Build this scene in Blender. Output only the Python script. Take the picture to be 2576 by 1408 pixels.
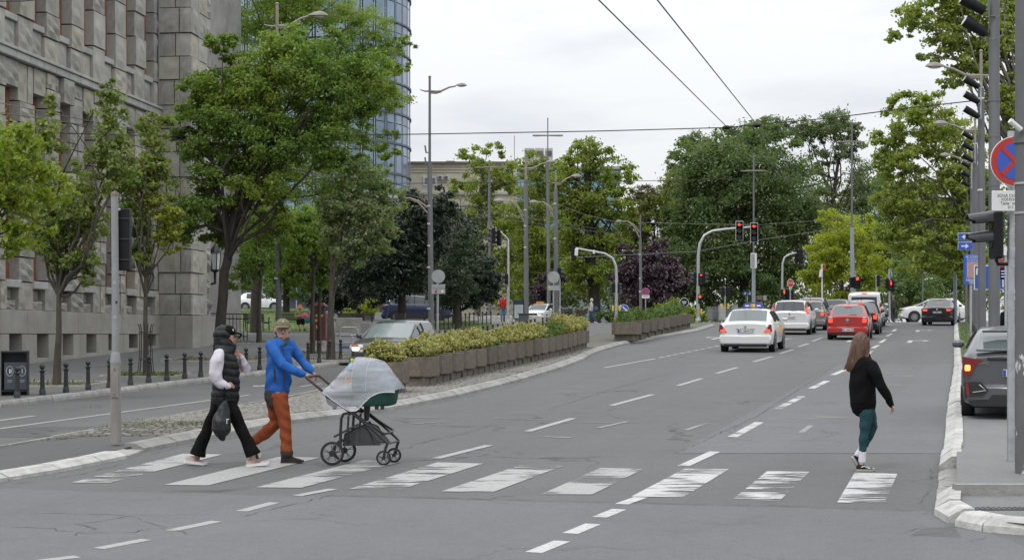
import bpy, bmesh, math, random
import numpy as np
from mathutils import Vector, Matrix, Euler
random.seed(7)
for o in list(bpy.data.objects):
 bpy.data.objects.remove(o)
SC = bpy.context.scene
COL = SC.collection
PI = math.pi
# ------------------------------------------------------------------ camera
F = 4300.0            # focal length in pixels of a 2576 px wide picture
CX, HY, EYE = 1288.0, 845.0, 2.2
cam = bpy.data.cameras.new('camera')
cam.sensor_width = 36.0
cam.lens = 36.0 * F / 2576.0
cam.shift_y = (HY - 704.0) / 2576.0
cam.clip_start = 0.5
cam.clip_end = 3000
cam_ob = bpy.data.objects.new('camera', cam)
COL.objects.link(cam_ob)
cam_ob.location = (0, 0, EYE)
cam_ob.rotation_euler = (PI / 2, 0, 0)
SC.camera = cam_ob
# ------------------------------------------------------------------ sky and sun
SUN_EL, SUN_ROT = math.radians(55), math.radians(215)
world = bpy.data.worlds.new('World')
SC.world = world
world.use_nodes = True
nt = world.node_tree
nt.nodes.clear()
def N(tree, typ, **kw):
 n = tree.nodes.new(typ)
 for k, v in kw.items():
  setattr(n, k, v)
 return n
out = N(nt, 'ShaderNodeOutputWorld')
bg = N(nt, 'ShaderNodeBackground')
bg.inputs['Strength'].default_value = 0.1
sky = N(nt, 'ShaderNodeTexSky', sky_type='NISHITA')
sky.sun_disc = False
sky.sun_elevation = SUN_EL
sky.sun_rotation = SUN_ROT
tc = N(nt, 'ShaderNodeTexCoord')
sep = N(nt, 'ShaderNodeSeparateXYZ')
nt.links.new(tc.outputs['Generated'], sep.inputs[0])
mx = N(nt, 'ShaderNodeMath', operation='MAXIMUM'); mx.inputs[1].default_value = 0.0
nt.links.new(sep.outputs['Z'], mx.inputs[0])
grad = N(nt, 'ShaderNodeMath', operation='MULTIPLY_ADD')
grad.inputs[1].default_value = 1.35
grad.inputs[2].default_value = 0.80
nt.links.new(mx.outputs[0], grad.inputs[0])
mp = N(nt, 'ShaderNodeMapping')
mp.inputs['Scale'].default_value = (1.6, 1.6, 7.0)
nt.links.new(tc.outputs['Generated'], mp.inputs[0])
cn = N(nt, 'ShaderNodeTexNoise')
cn.inputs['Scale'].default_value = 3.1
cn.inputs['Detail'].default_value = 5
cn.inputs['Roughness'].default_value = 0.5
nt.links.new(mp.outputs[0], cn.inputs['Vector'])
cr = N(nt, 'ShaderNodeValToRGB')
cr.color_ramp.elements[0].position = 0.40
cr.color_ramp.elements[0].color = (8.35, 8.7, 9.2, 1)
cr.color_ramp.elements[1].position = 0.56
cr.color_ramp.elements[1].color = (9.95, 10.1, 10.3, 1)
nt.links.new(cn.outputs['Fac'], cr.inputs[0])
mul = N(nt, 'ShaderNodeMix', data_type='RGBA', blend_type='MULTIPLY')
mul.inputs[0].default_value = 1.0
nt.links.new(cr.outputs[0], mul.inputs[6])
nt.links.new(grad.outputs[0], mul.inputs[7])
mix = N(nt, 'ShaderNodeMix', data_type='RGBA')
mix.inputs[0].default_value = 0.94
nt.links.new(sky.outputs[0], mix.inputs[6])
nt.links.new(mul.outputs[2], mix.inputs[7])
nt.links.new(mix.outputs[2], bg.inputs['Color'])
nt.links.new(bg.outputs[0], out.inputs[0])
sun = bpy.data.lights.new('sun', 'SUN')
sun.energy = 1.15
sun.angle = math.radians(14)
sun.color = (1.0, 0.965, 0.91)
sun_ob = bpy.data.objects.new('sun', sun)
COL.objects.link(sun_ob)
sun_ob.rotation_euler = (PI / 2 - SUN_EL, 0, PI - SUN_ROT + PI)
_d = Vector((math.sin(SUN_ROT) * math.cos(SUN_EL), math.cos(SUN_ROT) * math.cos(SUN_EL), math.sin(SUN_EL)))
sun_ob.rotation_euler = _d.to_track_quat('Z', 'Y').to_euler()
sun_ob.location = (0, 0, 60)
SC.view_settings.view_transform = 'Standard'
SC.view_settings.look = 'None'
SC.view_settings.exposure = 0.0
SC.view_settings.gamma = 1.0
SC.view_settings.use_curve_mapping = False
SC.render.engine = 'CYCLES'
SC.cycles.max_bounces = 6
SC.cycles.transparent_max_bounces = 12
# ------------------------------------------------------------------ terrain
def smooth(a, b, x):
 t = np.clip((x - a) / (b - a), 0, 1)
 return t * t * (3 - 2 * t)
def zg(x, y):
 x = np.asarray(x, float); y = np.asarray(y, float)
 t = np.clip(y - 100, 0, 22)
 z = 0.0286 * np.minimum(y, 100) + 0.0286 * (t - t * t / 44.0)
 xm = -5.2 + 0.19 * (y - 29.6)
 drop = 0.36 * np.clip((xm - x) / 2.6, 0, 1) * (1 - 0.85 * smooth(60, 100, y))
 bank = 1.05 * smooth(98, 135, y) * smooth(3, 12, -x)
 return z - drop + bank
def zgf(x, y):
 return float(zg(x, y))
def W(px, py, dz=0.0):
 """ground point under a picture position (2576 px wide), dz above the ground"""
 dirx = (px - CX) / F
 slz = -(py - HY) / F
 lo, hi = 3.0, 3.0
 f = lambda Y: (EYE + slz * Y) - (zgf(dirx * Y, Y) + dz)
 step = 0.5
 Y = 3.0
 while Y < 400:
  if f(Y) < 0:
   lo, hi = Y - step, Y
   break
  Y += step
 else:
  lo = hi = 120.0
 for _ in range(30):
  m = (lo + hi) / 2
  if f(m) < 0: hi = m
  else: lo = m
 Y = (lo + hi) / 2
 return Vector((dirx * Y, Y, EYE + slz * Y))
def at(px, py, Y):
 return Vector(((px - CX) * Y / F, Y, EYE - (py - HY) * Y / F))
def xat(px, Y):
 return (px - CX) * Y / F
def ground(px, Y, dz=0.0):
 x = xat(px, Y)
 return Vector((x, Y, zgf(x, Y) + dz))
# ------------------------------------------------------------------ materials
MATS = {}
def mat(name, col=(0.5, 0.5, 0.5), rough=0.6, metal=0.0, var=0.0, vscale=3.0, bump=0.0, bscale=40.0,
  emit=None, estr=0.0, spec=0.5, coat=0.0, alpha=1.0, stretch=None, streak=0.0, col2=None, island=0.0):
 if name in MATS: return MATS[name]
 m = bpy.data.materials.new(name)
 MATS[name] = m
 m.use_nodes = True
 t = m.node_tree
 b = t.nodes['Principled BSDF']
 b.inputs['Roughness'].default_value = rough
 b.inputs['Metallic'].default_value = metal
 b.inputs['Specular IOR Level'].default_value = spec
 b.inputs['Coat Weight'].default_value = coat
 b.inputs['Coat Roughness'].default_value = 0.06
 b.inputs['Alpha'].default_value = alpha
 b.inputs['Base Color'].default_value = (*col, 1)
 if var > 0 or bump > 0 or streak > 0 or island > 0:
  tcn = N(t, 'ShaderNodeTexCoord')
  mpn = N(t, 'ShaderNodeMapping')
  if stretch: mpn.inputs['Scale'].default_value = stretch
  t.links.new(tcn.outputs['Object'], mpn.inputs[0])
  vec = mpn.outputs[0]
 if var > 0 or streak > 0 or island > 0:
  nz = N(t, 'ShaderNodeTexNoise')
  nz.inputs['Scale'].default_value = vscale
  nz.inputs['Detail'].default_value = 6
  nz.inputs['Roughness'].default_value = 0.65
  t.links.new(vec, nz.inputs['Vector'])
  r = N(t, 'ShaderNodeValToRGB')
  r.color_ramp.elements[0].position = 0.3
  r.color_ramp.elements[1].position = 0.7
  c2 = col2 or col
  r.color_ramp.elements[0].color = (*[c * (1 - var) for c in col], 1)
  r.color_ramp.elements[1].color = (*[min(1, c * (1 + var)) for c in c2], 1)
  t.links.new(nz.outputs['Fac'], r.inputs[0])
  colout = r.outputs[0]
  if island > 0:
   g = N(t, 'ShaderNodeObjectInfo')
   hs = N(t, 'ShaderNodeMapRange')
   hs.inputs['To Min'].default_value = 1 - island
   hs.inputs['To Max'].default_value = 1 + island
   t.links.new(g.outputs['Random'], hs.inputs[0])
   mm = N(t, 'ShaderNodeMix', data_type='RGBA', blend_type='MULTIPLY')
   mm.inputs[0].default_value = 1
   t.links.new(colout, mm.inputs[6]); t.links.new(hs.outputs[0], mm.inputs[7])
   colout = mm.outputs[2]
  t.links.new(colout, b.inputs['Base Color'])
 if bump > 0:
  bz = N(t, 'ShaderNodeTexNoise')
  bz.inputs['Scale'].default_value = bscale
  bz.inputs['Detail'].default_value = 5
  t.links.new(vec, bz.inputs['Vector'])
  bn = N(t, 'ShaderNodeBump')
  bn.inputs['Strength'].default_value = bump
  bn.inputs['Distance'].default_value = 0.02
  t.links.new(bz.outputs['Fac'], bn.inputs['Height'])
  t.links.new(bn.outputs[0], b.inputs['Normal'])
 if emit:
  b.inputs['Emission Color'].default_value = (*emit, 1)
  b.inputs['Emission Strength'].default_value = estr
 return m
def leaf_mat(name, c1, c2, trans=0.25, rough=0.48):
 if name in MATS: return MATS[name]
 m = bpy.data.materials.new(name); MATS[name] = m
 m.use_nodes = True
 t = m.node_tree
 t.nodes.clear()
 o = N(t, 'ShaderNodeOutputMaterial')
 b = N(t, 'ShaderNodeBsdfPrincipled')
 b.inputs['Roughness'].default_value = rough
 b.inputs['Specular IOR Level'].default_value = 0.55
 tr = N(t, 'ShaderNodeBsdfTranslucent')
 mxs = N(t, 'ShaderNodeMixShader'); mxs.inputs[0].default_value = trans
 g = N(t, 'ShaderNodeNewGeometry')
 tcn = N(t, 'ShaderNodeTexCoord')
 nz = N(t, 'ShaderNodeTexNoise'); nz.inputs['Scale'].default_value = 0.55; nz.inputs['Detail'].default_value = 2
 t.links.new(tcn.outputs['Object'], nz.inputs['Vector'])
 ad = N(t, 'ShaderNodeMath', operation='ADD')
 sc_ = N(t, 'ShaderNodeMath', operation='MULTIPLY_ADD'); sc_.inputs[1].default_value = 0.6; sc_.inputs[2].default_value = -0.1
 t.links.new(g.outputs['Random Per Island'], sc_.inputs[0])
 sc2 = N(t, 'ShaderNodeMath', operation='MULTIPLY_ADD'); sc2.inputs[1].default_value = 1.4; sc2.inputs[2].default_value = -0.5
 t.links.new(nz.outputs['Fac'], sc2.inputs[0])
 t.links.new(sc_.outputs[0], ad.inputs[0]); t.links.new(sc2.outputs[0], ad.inputs[1])
 r = N(t, 'ShaderNodeValToRGB')
 r.color_ramp.elements[0].color = (*c1, 1)
 r.color_ramp.elements[1].color = (*c2, 1)
 t.links.new(ad.outputs[0], r.inputs[0])
 t.links.new(r.outputs[0], b.inputs['Base Color'])
 br = N(t, 'ShaderNodeMix', data_type='RGBA', blend_type='MULTIPLY'); br.inputs[0].default_value = 1
 br.inputs[7].default_value = (1.5, 1.6, 0.7, 1)
 t.links.new(r.outputs[0], br.inputs[6])
 t.links.new(br.outputs[2], tr.inputs['Color'])
 t.links.new(b.outputs[0], mxs.inputs[1]); t.links.new(tr.outputs[0], mxs.inputs[2])
 t.links.new(mxs.outputs[0], o.inputs[0])
 return m
# ------------------------------------------------------------------ mesh builder
class MB:
 def __init__(s):
  s.v = []; s.f = []; s.m = []; s.cur = 0
 def add(s, verts, faces):
  n = len(s.v)
  s.v += [tuple(p) for p in verts]
  s.f += [tuple(i + n for i in f) for f in faces]
  s.m += [s.cur] * len(faces)
 def box(s, c, size, rot=None, bev=0.0):
  hx, hy, hz = size[0] / 2, size[1] / 2, size[2] / 2
  b = min(bev, hx * .9, hy * .9, hz * .9)
  if b <= 0:
   vs = [Vector((x * hx, y * hy, z * hz)) for z in (-1, 1) for y in (-1, 1) for x in (-1, 1)]
   fs = [(0, 2, 3, 1), (4, 5, 7, 6), (0, 1, 5, 4), (2, 6, 7, 3), (0, 4, 6, 2), (1, 3, 7, 5)]
  else:
   bm = bmesh.new()
   bmesh.ops.create_cube(bm, size=1)
   for v in bm.verts: v.co = Vector((v.co.x * 2 * hx, v.co.y * 2 * hy, v.co.z * 2 * hz))
   bmesh.ops.bevel(bm, geom=bm.edges[:], offset=b, segments=1, affect='EDGES')
   bm.verts.index_update()
   vs = [v.co.copy() for v in bm.verts]; fs = [[v.index for v in f.verts] for f in bm.faces]
   bm.free()
  if rot is not None:
   R = rot.to_matrix() if hasattr(rot, 'to_matrix') else rot
   vs = [R @ v for v in vs]
  c = Vector(c)
  s.add([v + c for v in vs], fs)
  return s
 def tube(s, pts, radii, n=8, caps=True, flat=None):
  """pts polyline; radii scalar or list (or (ra, rb) pairs with flat = reference axis)"""
  pts = [Vector(p) for p in pts]
  if not isinstance(radii, (list, tuple)): radii = [radii] * len(pts)
  rings = []
  prev = None
  for i, p in enumerate(pts):
   a = pts[max(i - 1, 0)]; b = pts[min(i + 1, len(pts) - 1)]
   d = (b - a)
   d = d.normalized() if d.length > 1e-9 else Vector((0, 0, 1))
   if flat is not None:
    ref = Vector(flat)
    u = (ref - d * ref.dot(d))
    u = u.normalized() if u.length > 1e-4 else d.orthogonal().normalized()
   elif prev is None:
    u = d.orthogonal().normalized()
   else:
    u = prev - d * prev.dot(d)
    u = u.normalized() if u.length > 1e-6 else d.orthogonal().normalized()
   prev = u
   w = d.cross(u)
   r = radii[i]
   ra, rb = r if isinstance(r, (list, tuple)) else (r, r)
   rings.append([p + u * (math.cos(2 * PI * k / n) * ra) + w * (math.sin(2 * PI * k / n) * rb) for k in range(n)])
  vs = [v for r in rings for v in r]
  fs = []
  for i in range(len(rings) - 1):
   for k in range(n):
    k2 = (k + 1) % n
    fs.append((i * n + k, i * n + k2, (i + 1) * n + k2, (i + 1) * n + k))
  if caps:
   fs.append(tuple(range(n - 1, -1, -1)))
   fs.append(tuple((len(rings) - 1) * n + k for k in range(n)))
  s.add(vs, fs)
  return s
 def cyl(s, p0, p1, r0, r1=None, n=10):
  return s.tube([p0, p1], [r0, r0 if r1 is None else r1], n)
 def lathe(s, prof, n=12, c=(0, 0, 0)):
  c = Vector(c)
  vs = []
  for r, z in prof:
   for k in range(n):
    a = 2 * PI * k / n
    vs.append(c + Vector((r * math.cos(a), r * math.sin(a), z)))
  fs = []
  for i in range(len(prof) - 1):
   for k in range(n):
    k2 = (k + 1) % n
    fs.append((i * n + k, i * n + k2, (i + 1) * n + k2, (i + 1) * n + k))
  fs.append(tuple(range(n - 1, -1, -1)))
  fs.append(tuple((len(prof) - 1) * n + k for k in range(n)))
  s.add(vs, fs)
  return s
 def ball(s, c, r, n=12, m=8, rot=None):
  if not isinstance(r, (tuple, list)): r = (r, r, r)
  c = Vector(c)
  vs = [Vector((0, 0, -r[2]))]
  for i in range(1, m):
   th = -PI / 2 + PI * i / m
   for k in range(n):
    a = 2 * PI * k / n
    vs.append(Vector((r[0] * math.cos(th) * math.cos(a), r[1] * math.cos(th) * math.sin(a), r[2] * math.sin(th))))
  vs.append(Vector((0, 0, r[2])))
  if rot is not None:
   R = rot.to_matrix() if hasattr(rot, 'to_matrix') else rot
   vs = [R @ v for v in vs]
  fs = []
  for k in range(n):
   fs.append((0, 1 + (k + 1) % n, 1 + k))
   fs.append((len(vs) - 1, 1 + (m - 2) * n + k, 1 + (m - 2) * n + (k + 1) % n))
  for i in range(m - 2):
   for k in range(n):
    a = 1 + i * n
    fs.append((a + k, a + (k + 1) % n, a + n + (k + 1) % n, a + n + k))
  s.add([v + c for v in vs], fs)
  return s
 def prism(s, poly, h0, h1, M=None):
  """poly list of 2D (x,y), extruded along z from h0 to h1, then transformed by M"""
  n = len(poly)
  vs = [Vector((x, y, h0)) for x, y in poly] + [Vector((x, y, h1)) for x, y in poly]
  if M is not None: vs = [M @ v for v in vs]
  fs = [tuple(range(n - 1, -1, -1)), tuple(range(n, 2 * n))]
  for i in range(n):
   j = (i + 1) % n
   fs.append((i, j, n + j, n + i))
  s.add(vs, fs)
  return s
 def disc(s, c, r, axis, n=16, th=0.01):
  c = Vector(c); a = Vector(axis).normalized()
  return s.tube([c - a * th / 2, c + a * th / 2], r, n)
 def build(s, name, mats, parent=None, smooth_=False, loc=None):
  me = bpy.data.meshes.new(name)
  me.from_pydata(s.v, [], s.f)
  if not isinstance(mats, (list, tuple)): mats = [mats]
  for m in mats: me.materials.append(m)
  if len(mats) > 1: me.polygons.foreach_set('material_index', s.m)
  if smooth_:
   me.polygons.foreach_set('use_smooth', [True] * len(me.polygons))
   try: me.set_sharp_from_angle(angle=math.radians(smooth_ if smooth_ is not True else 40))
   except Exception: pass
  me.update()
  return link(name, me, parent, loc)
def link(name, me, parent=None, loc=None):
 o = bpy.data.objects.new(name, me)
 COL.objects.link(o)
 if parent is not None: o.parent = parent
 if loc is not None: o.location = loc
 return o
def tag(o, label=None, cat=None, group=None, kind=None):
 if label: o['label'] = label
 if cat: o['category'] = cat
 if group: o['group'] = group
 if kind: o['kind'] = kind
 return o
def empty(name, loc=(0, 0, 0), rz=0.0, label=None, cat=None, group=None, scale=None):
 o = bpy.data.objects.new(name, None)
 COL.objects.link(o)
 o.location = loc
 o.rotation_euler = (0, 0, rz)
 if scale: o.scale = (scale, scale, scale)
 o.empty_display_size = 0.2
 return tag(o, label, cat, group)
def copy_tree(o, parent=None):
 c = o.copy()
 COL.objects.link(c)
 if parent is not None: c.parent = parent
 for ch in list(o.children): copy_tree(ch, c)
 return c
def npmesh(name, V, Fq, mats, parent=None, smooth_=False):
 """fast mesh from numpy arrays of vertices and quads (or tris)"""
 me = bpy.data.meshes.new(name)
 k = Fq.shape[1]
 me.vertices.add(len(V)); me.vertices.foreach_set('co', V.astype(np.float32).ravel())
 me.loops.add(Fq.size); me.loops.foreach_set('vertex_index', Fq.astype(np.int32).ravel())
 me.polygons.add(len(Fq))
 me.polygons.foreach_set('loop_start', np.arange(0, Fq.size, k, dtype=np.int32))
 me.polygons.foreach_set('loop_total', np.full(len(Fq), k, dtype=np.int32))
 if smooth_: me.polygons.foreach_set('use_smooth', np.ones(len(Fq), bool))
 if not isinstance(mats, (list, tuple)): mats = [mats]
 for m in mats: me.materials.append(m)
 me.update(calc_edges=True)
 me.validate()
 return link(name, me, parent)
def grid_mesh(name, P, mats, parent=None, smooth_=True):
 """P: array (r, c, 3)"""
 r, c = P.shape[:2]
 idx = np.arange(r * c).reshape(r, c)
 Fq = np.stack([idx[:-1, :-1], idx[:-1, 1:], idx[1:, 1:], idx[1:, :-1]], -1).reshape(-1, 4)
 return npmesh(name, P.reshape(-1, 3), Fq, mats, parent, smooth_)
def text(name, s, size, m, M, parent=None, align='CENTER', depth=0.0, bold=0.0, cut=None, xs=1.0):
 cu = bpy.data.curves.new(name, 'FONT')
 cu.body = s; cu.size = size; cu.align_x = align; cu.align_y = 'CENTER'
 cu.extrude = depth; cu.offset = bold; cu.resolution_u = 2
 o = bpy.data.objects.new(name, cu)
 COL.objects.link(o)
 dg = bpy.context.evaluated_depsgraph_get()
 me = bpy.data.meshes.new_from_object(o.evaluated_get(dg))
 bpy.data.objects.remove(o)
 me.name = name
 me.transform(Matrix.Diagonal((xs, 1, 1, 1)))
 me.transform(M)
 me.materials.clear(); me.materials.append(m)
 return link(name, me, parent)
def frameM(o, xdir, ydir):
 """matrix with local x,y mapped to the given directions, at point o"""
 x = Vector(xdir).normalized(); y = Vector(ydir); y = (y - x * x.dot(y)).normalized(); z = x.cross(y)
 M = Matrix((x, y, z)).transposed().to_4x4()
 M.translation = Vector(o)
 return M
def evaluate(o):
 dg = bpy.context.evaluated_depsgraph_get()
 me = bpy.data.meshes.new_from_object(o.evaluated_get(dg))
 return me
def fuse(mb, name, mats, parent=None, voxel=0.012, it=4, fn=None, loc=None, dec=None):
 """join overlapping closed shapes into one continuous skin"""
 me = bpy.data.meshes.new(name)
 me.from_pydata(mb.v, [], mb.f)
 o = bpy.data.objects.new(name, me)
 COL.objects.link(o)
 r = o.modifiers.new('r', 'REMESH'); r.mode = 'VOXEL'; r.voxel_size = voxel; r.adaptivity = 0
 if it:
  s = o.modifiers.new('s', 'SMOOTH'); s.factor = 0.5; s.iterations = it
 m2 = evaluate(o)
 bpy.data.objects.remove(o); bpy.data.meshes.remove(me)
 m2.name = name
 if fn is not None:
  n = len(m2.vertices)
  co = np.empty(n * 3, np.float32); m2.vertices.foreach_get('co', co); co = co.reshape(-1, 3)
  no = np.empty(n * 3, np.float32); m2.vertices.foreach_get('normal', no); no = no.reshape(-1, 3)
  co = fn(co.astype(float), no.astype(float))
  m2.vertices.foreach_set('co', co.astype(np.float32).ravel())
 if not isinstance(mats, (list, tuple)): mats = [mats]
 m2.materials.clear()
 for m in mats: m2.materials.append(m)
 m2.polygons.foreach_set('use_smooth', [True] * len(m2.polygons))
 m2.update()
 return link(name, m2, parent, loc)
def interp(pts):
 """piecewise-linear function from (y, x) samples, y ascending"""
 ys = np.array([p[0] for p in pts]); xs = np.array([p[1] for p in pts])
 return lambda y: np.interp(y, ys, xs)
# ------------------------------------------------------------------ ground materials
def asphalt_mat(name, base, streak_dir=14.6, crack=1.0, tint=(1, 0.995, 0.985)):
 m = bpy.data.materials.new(name); MATS[name] = m
 m.use_nodes = True
 t = m.node_tree
 b = t.nodes['Principled BSDF']
 b.inputs['Roughness'].default_value = 0.72
 b.inputs['Specular IOR Level'].default_value = 0.30
 tcn = N(t, 'ShaderNodeTexCoord')
 rot = N(t, 'ShaderNodeMapping'); rot.inputs['Rotation'].default_value = (0, 0, math.radians(streak_dir))
 t.links.new(tcn.outputs['Object'], rot.inputs[0])
 def noise(scale, det, vec, sx=1, sy=1, dist=0.0, rg=0.6):
  mp_ = N(t, 'ShaderNodeMapping'); mp_.inputs['Scale'].default_value = (sx, sy, 1)
  t.links.new(vec, mp_.inputs[0])
  n_ = N(t, 'ShaderNodeTexNoise'); n_.inputs['Scale'].default_value = scale; n_.inputs['Detail'].default_value = det
  n_.inputs['Distortion'].default_value = dist; n_.inputs['Roughness'].default_value = rg
  t.links.new(mp_.outputs[0], n_.inputs['Vector'])
  return n_.outputs['Fac']
 big = noise(0.16, 4, rot.outputs[0], 1.0, 0.35)
 strk = noise(1.1, 4, rot.outputs[0], 1.0, 0.05)
 blot = noise(0.9, 7, rot.outputs[0], 0.55, 1.0, 0.6)
 fine = noise(38, 3, tcn.outputs['Object'])
 grit = noise(110, 2, tcn.outputs['Object'])
 def madd(x, a, c):
  n_ = N(t, 'ShaderNodeMath', operation='MULTIPLY_ADD'); n_.inputs[1].default_value = a
  t.links.new(x, n_.inputs[0])
  if isinstance(c, (int, float)): n_.inputs[2].default_value = c
  else: t.links.new(c, n_.inputs[2])
  return n_.outputs[0]
 v = madd(big, 0.85, -0.64)
 v = madd(strk, 0.42, v)
 v = madd(blot, 0.42, v)
 mid = noise(7.5, 4, tcn.outputs['Object'])
 v = madd(mid, 0.40, v)
 v = madd(fine, 0.42, v)
 agg = noise(9.0, 5, rot.outputs[0], 6.5, 1.3, 0, .8)
 v = madd(agg, 1.1, v)
 v = madd(grit, 0.60, v)          # mean about 1.36
 vor = N(t, 'ShaderNodeTexVoronoi', feature='DISTANCE_TO_EDGE'); vor.inputs['Scale'].default_value = 0.42
 wob = N(t, 'ShaderNodeTexNoise'); wob.inputs['Scale'].default_value = 1.3; wob.inputs['Detail'].default_value = 6
 t.links.new(tcn.outputs['Object'], wob.inputs['Vector'])
 vm = N(t, 'ShaderNodeVectorMath', operation='MULTIPLY_ADD'); vm.inputs[1].default_value = (1.3, 1.3, 0)
 t.links.new(wob.outputs['Color'], vm.inputs[0]); t.links.new(tcn.outputs['Object'], vm.inputs[2])
 t.links.new(vm.outputs[0], vor.inputs['Vector'])
 lt = N(t, 'ShaderNodeMapRange'); lt.inputs['From Min'].default_value = 0.004; lt.inputs['From Max'].default_value = 0.016
 t.links.new(vor.outputs['Distance'], lt.inputs[0])
 msk = noise(0.22, 3, tcn.outputs['Object'])
 mr = N(t, 'ShaderNodeMapRange'); mr.inputs['From Min'].default_value = 0.50; mr.inputs['From Max'].default_value = 0.60
 t.links.new(msk, mr.inputs[0])
 iv = N(t, 'ShaderNodeMath', operation='SUBTRACT'); iv.inputs[0].default_value = 1
 t.links.new(lt.outputs[0], iv.inputs[1])
 ck = N(t, 'ShaderNodeMath', operation='MULTIPLY')
 t.links.new(iv.outputs[0], ck.inputs[0]); t.links.new(mr.outputs[0], ck.inputs[1])
 v = madd(ck.outputs[0], -0.75 * crack, v)
 bc = N(t, 'ShaderNodeMix', data_type='RGBA', blend_type='MULTIPLY'); bc.inputs[0].default_value = 1
 k = base / 1.36
 bc.inputs[6].default_value = (k * tint[0], k * tint[1], k * tint[2], 1)
 t.links.new(v, bc.inputs[7])
 t.links.new(bc.outputs[2], b.inputs['Base Color'])
 bn = N(t, 'ShaderNodeBump'); bn.inputs['Strength'].default_value = 0.35; bn.inputs['Distance'].default_value = 0.01
 t.links.new(grit, bn.inputs['Height']); t.links.new(bn.outputs[0], b.inputs['Normal'])
 rr = N(t, 'ShaderNodeMapRange'); rr.inputs['To Min'].default_value = 0.58; rr.inputs['To Max'].default_value = 0.86
 t.links.new(big, rr.inputs[0]); t.links.new(rr.outputs[0], b.inputs['Roughness'])
 return m
M_ASPH = asphalt_mat('asphalt', 0.097)
M_ASPH_L = asphalt_mat('asphalt_light', 0.112, crack=0.7, tint=(0.985, 1.0, 1.03))
M_ASPH_D = asphalt_mat('asphalt_dark', 0.075)
M_ASPH_C = asphalt_mat('asphalt_cracked', 0.084, crack=1.6)
M_PAVE = asphalt_mat('pavement_asphalt', 0.12, crack=0.3, tint=(1, 0.99, 0.97))
M_PAVE_R = asphalt_mat('pavement_right', 0.15, crack=0.3, tint=(1, 1, 1.01))
def paint_mat(name, wear, col=(0.32, 0.32, 0.31), seed=0.0):
 m = bpy.data.materials.new(name); MATS[name] = m
 m.use_nodes = True
 t = m.node_tree
 b = t.nodes['Principled BSDF']; b.inputs['Roughness'].default_value = 0.6
 o = t.nodes['Material Output']
 tcn = N(t, 'ShaderNodeTexCoord')
 mp_ = N(t, 'ShaderNodeMapping'); mp_.inputs['Rotation'].default_value = (0, 0, math.radians(-15)); mp_.inputs['Scale'].default_value = (0.55, 4.5, 1)
 mp_.inputs['Location'].default_value = (seed * 3.1, seed * 1.7, 0)
 t.links.new(tcn.outputs['Object'], mp_.inputs[0])
 n1 = N(t, 'ShaderNodeTexNoise'); n1.inputs['Scale'].default_value = 2.2; n1.inputs['Detail'].default_value = 9; n1.inputs['Roughness'].default_value = 0.72
 t.links.new(mp_.outputs[0], n1.inputs['Vector'])
 n2 = N(t, 'ShaderNodeTexNoise'); n2.inputs['Scale'].default_value = 0.9; n2.inputs['Detail'].default_value = 3
 t.links.new(tcn.outputs['Object'], n2.inputs['Vector'])
 ad = N(t, 'ShaderNodeMath', operation='MULTIPLY_ADD'); ad.inputs[1].default_value = 0.9
 t.links.new(n2.outputs['Fac'], ad.inputs[0]); t.links.new(n1.outputs['Fac'], ad.inputs[2])
 mr = N(t, 'ShaderNodeMapRange'); mr.inputs['From Min'].default_value = 0.72 + wear * 0.4; mr.inputs['From Max'].default_value = 0.80 + wear * 0.4
 t.links.new(ad.outputs[0], mr.inputs[0])
 g = N(t, 'ShaderNodeTexNoise'); g.inputs['Scale'].default_value = 25; g.inputs['Detail'].default_value = 4
 t.links.new(tcn.outputs['Object'], g.inputs['Vector'])
 r = N(t, 'ShaderNodeValToRGB'); r.color_ramp.elements[0].position = 0.3; r.color_ramp.elements[1].position = 0.7
 r.color_ramp.elements[0].color = (*[c * 0.78 for c in col], 1); r.color_ramp.elements[1].color = (*[min(1, c * 1.1) for c in col], 1)
 t.links.new(g.outputs['Fac'], r.inputs[0]); t.links.new(r.outputs[0], b.inputs['Base Color'])
 tr = N(t, 'ShaderNodeBsdfTransparent'); ms = N(t, 'ShaderNodeMixShader')
 t.links.new(mr.outputs[0], ms.inputs[0]); t.links.new(tr.outputs[0], ms.inputs[1]); t.links.new(b.outputs[0], ms.inputs[2])
 t.links.new(ms.outputs[0], o.inputs[0])
 return m
M_PAINT = paint_mat('road_paint', -0.10)
M_PAINT2 = paint_mat('road_paint_worn', 0.30, (0.34, 0.34, 0.33))
M_PAINT3 = paint_mat('road_paint_very_worn', 0.52)
M_PAINTB = paint_mat('road_paint_fresh', 0.20, (0.46, 0.46, 0.45), 3)
M_PAINTBW = paint_mat('road_paint_fresh_worn', 0.46, (0.50, 0.50, 0.49), 5)
M_GHOST = paint_mat('road_paint_ghost', 0.30, (0.22, 0.22, 0.215))
M_YEL = paint_mat('road_paint_yellow', 0.30, (0.25, 0.235, 0.17))
M_KERB = mat('kerb_concrete', (0.25, 0.245, 0.23), 0.8, var=0.28, vscale=3.5, bump=0.4, bscale=30, island=0.12)
M_KERBW = mat('kerb_whitewashed', (0.40, 0.395, 0.375), 0.8, var=0.30, vscale=5, bump=0.4, bscale=30, island=0.10)
M_KERBG = mat('kerb_granite', (0.27, 0.265, 0.25), 0.8, var=0.25, vscale=4, bump=0.4, bscale=30, island=0.12)
M_COB = mat('cobble_granite', (0.19, 0.18, 0.16), 0.85, var=0.4, vscale=9, bump=0.4, bscale=40, island=0.15)
M_DIRT = mat('cobble_joint_earth', (0.11, 0.105, 0.085), 0.95, var=0.35, vscale=3, bump=0.5, bscale=40)
M_SOIL = mat('soil', (0.12, 0.10, 0.07), 0.95, var=0.3, vscale=6, bump=0.5, bscale=30)
M_LAWN = mat('lawn_ground', (0.085, 0.12, 0.030), 0.95, var=0.35, vscale=1.2, bump=0.6, bscale=25)
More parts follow.
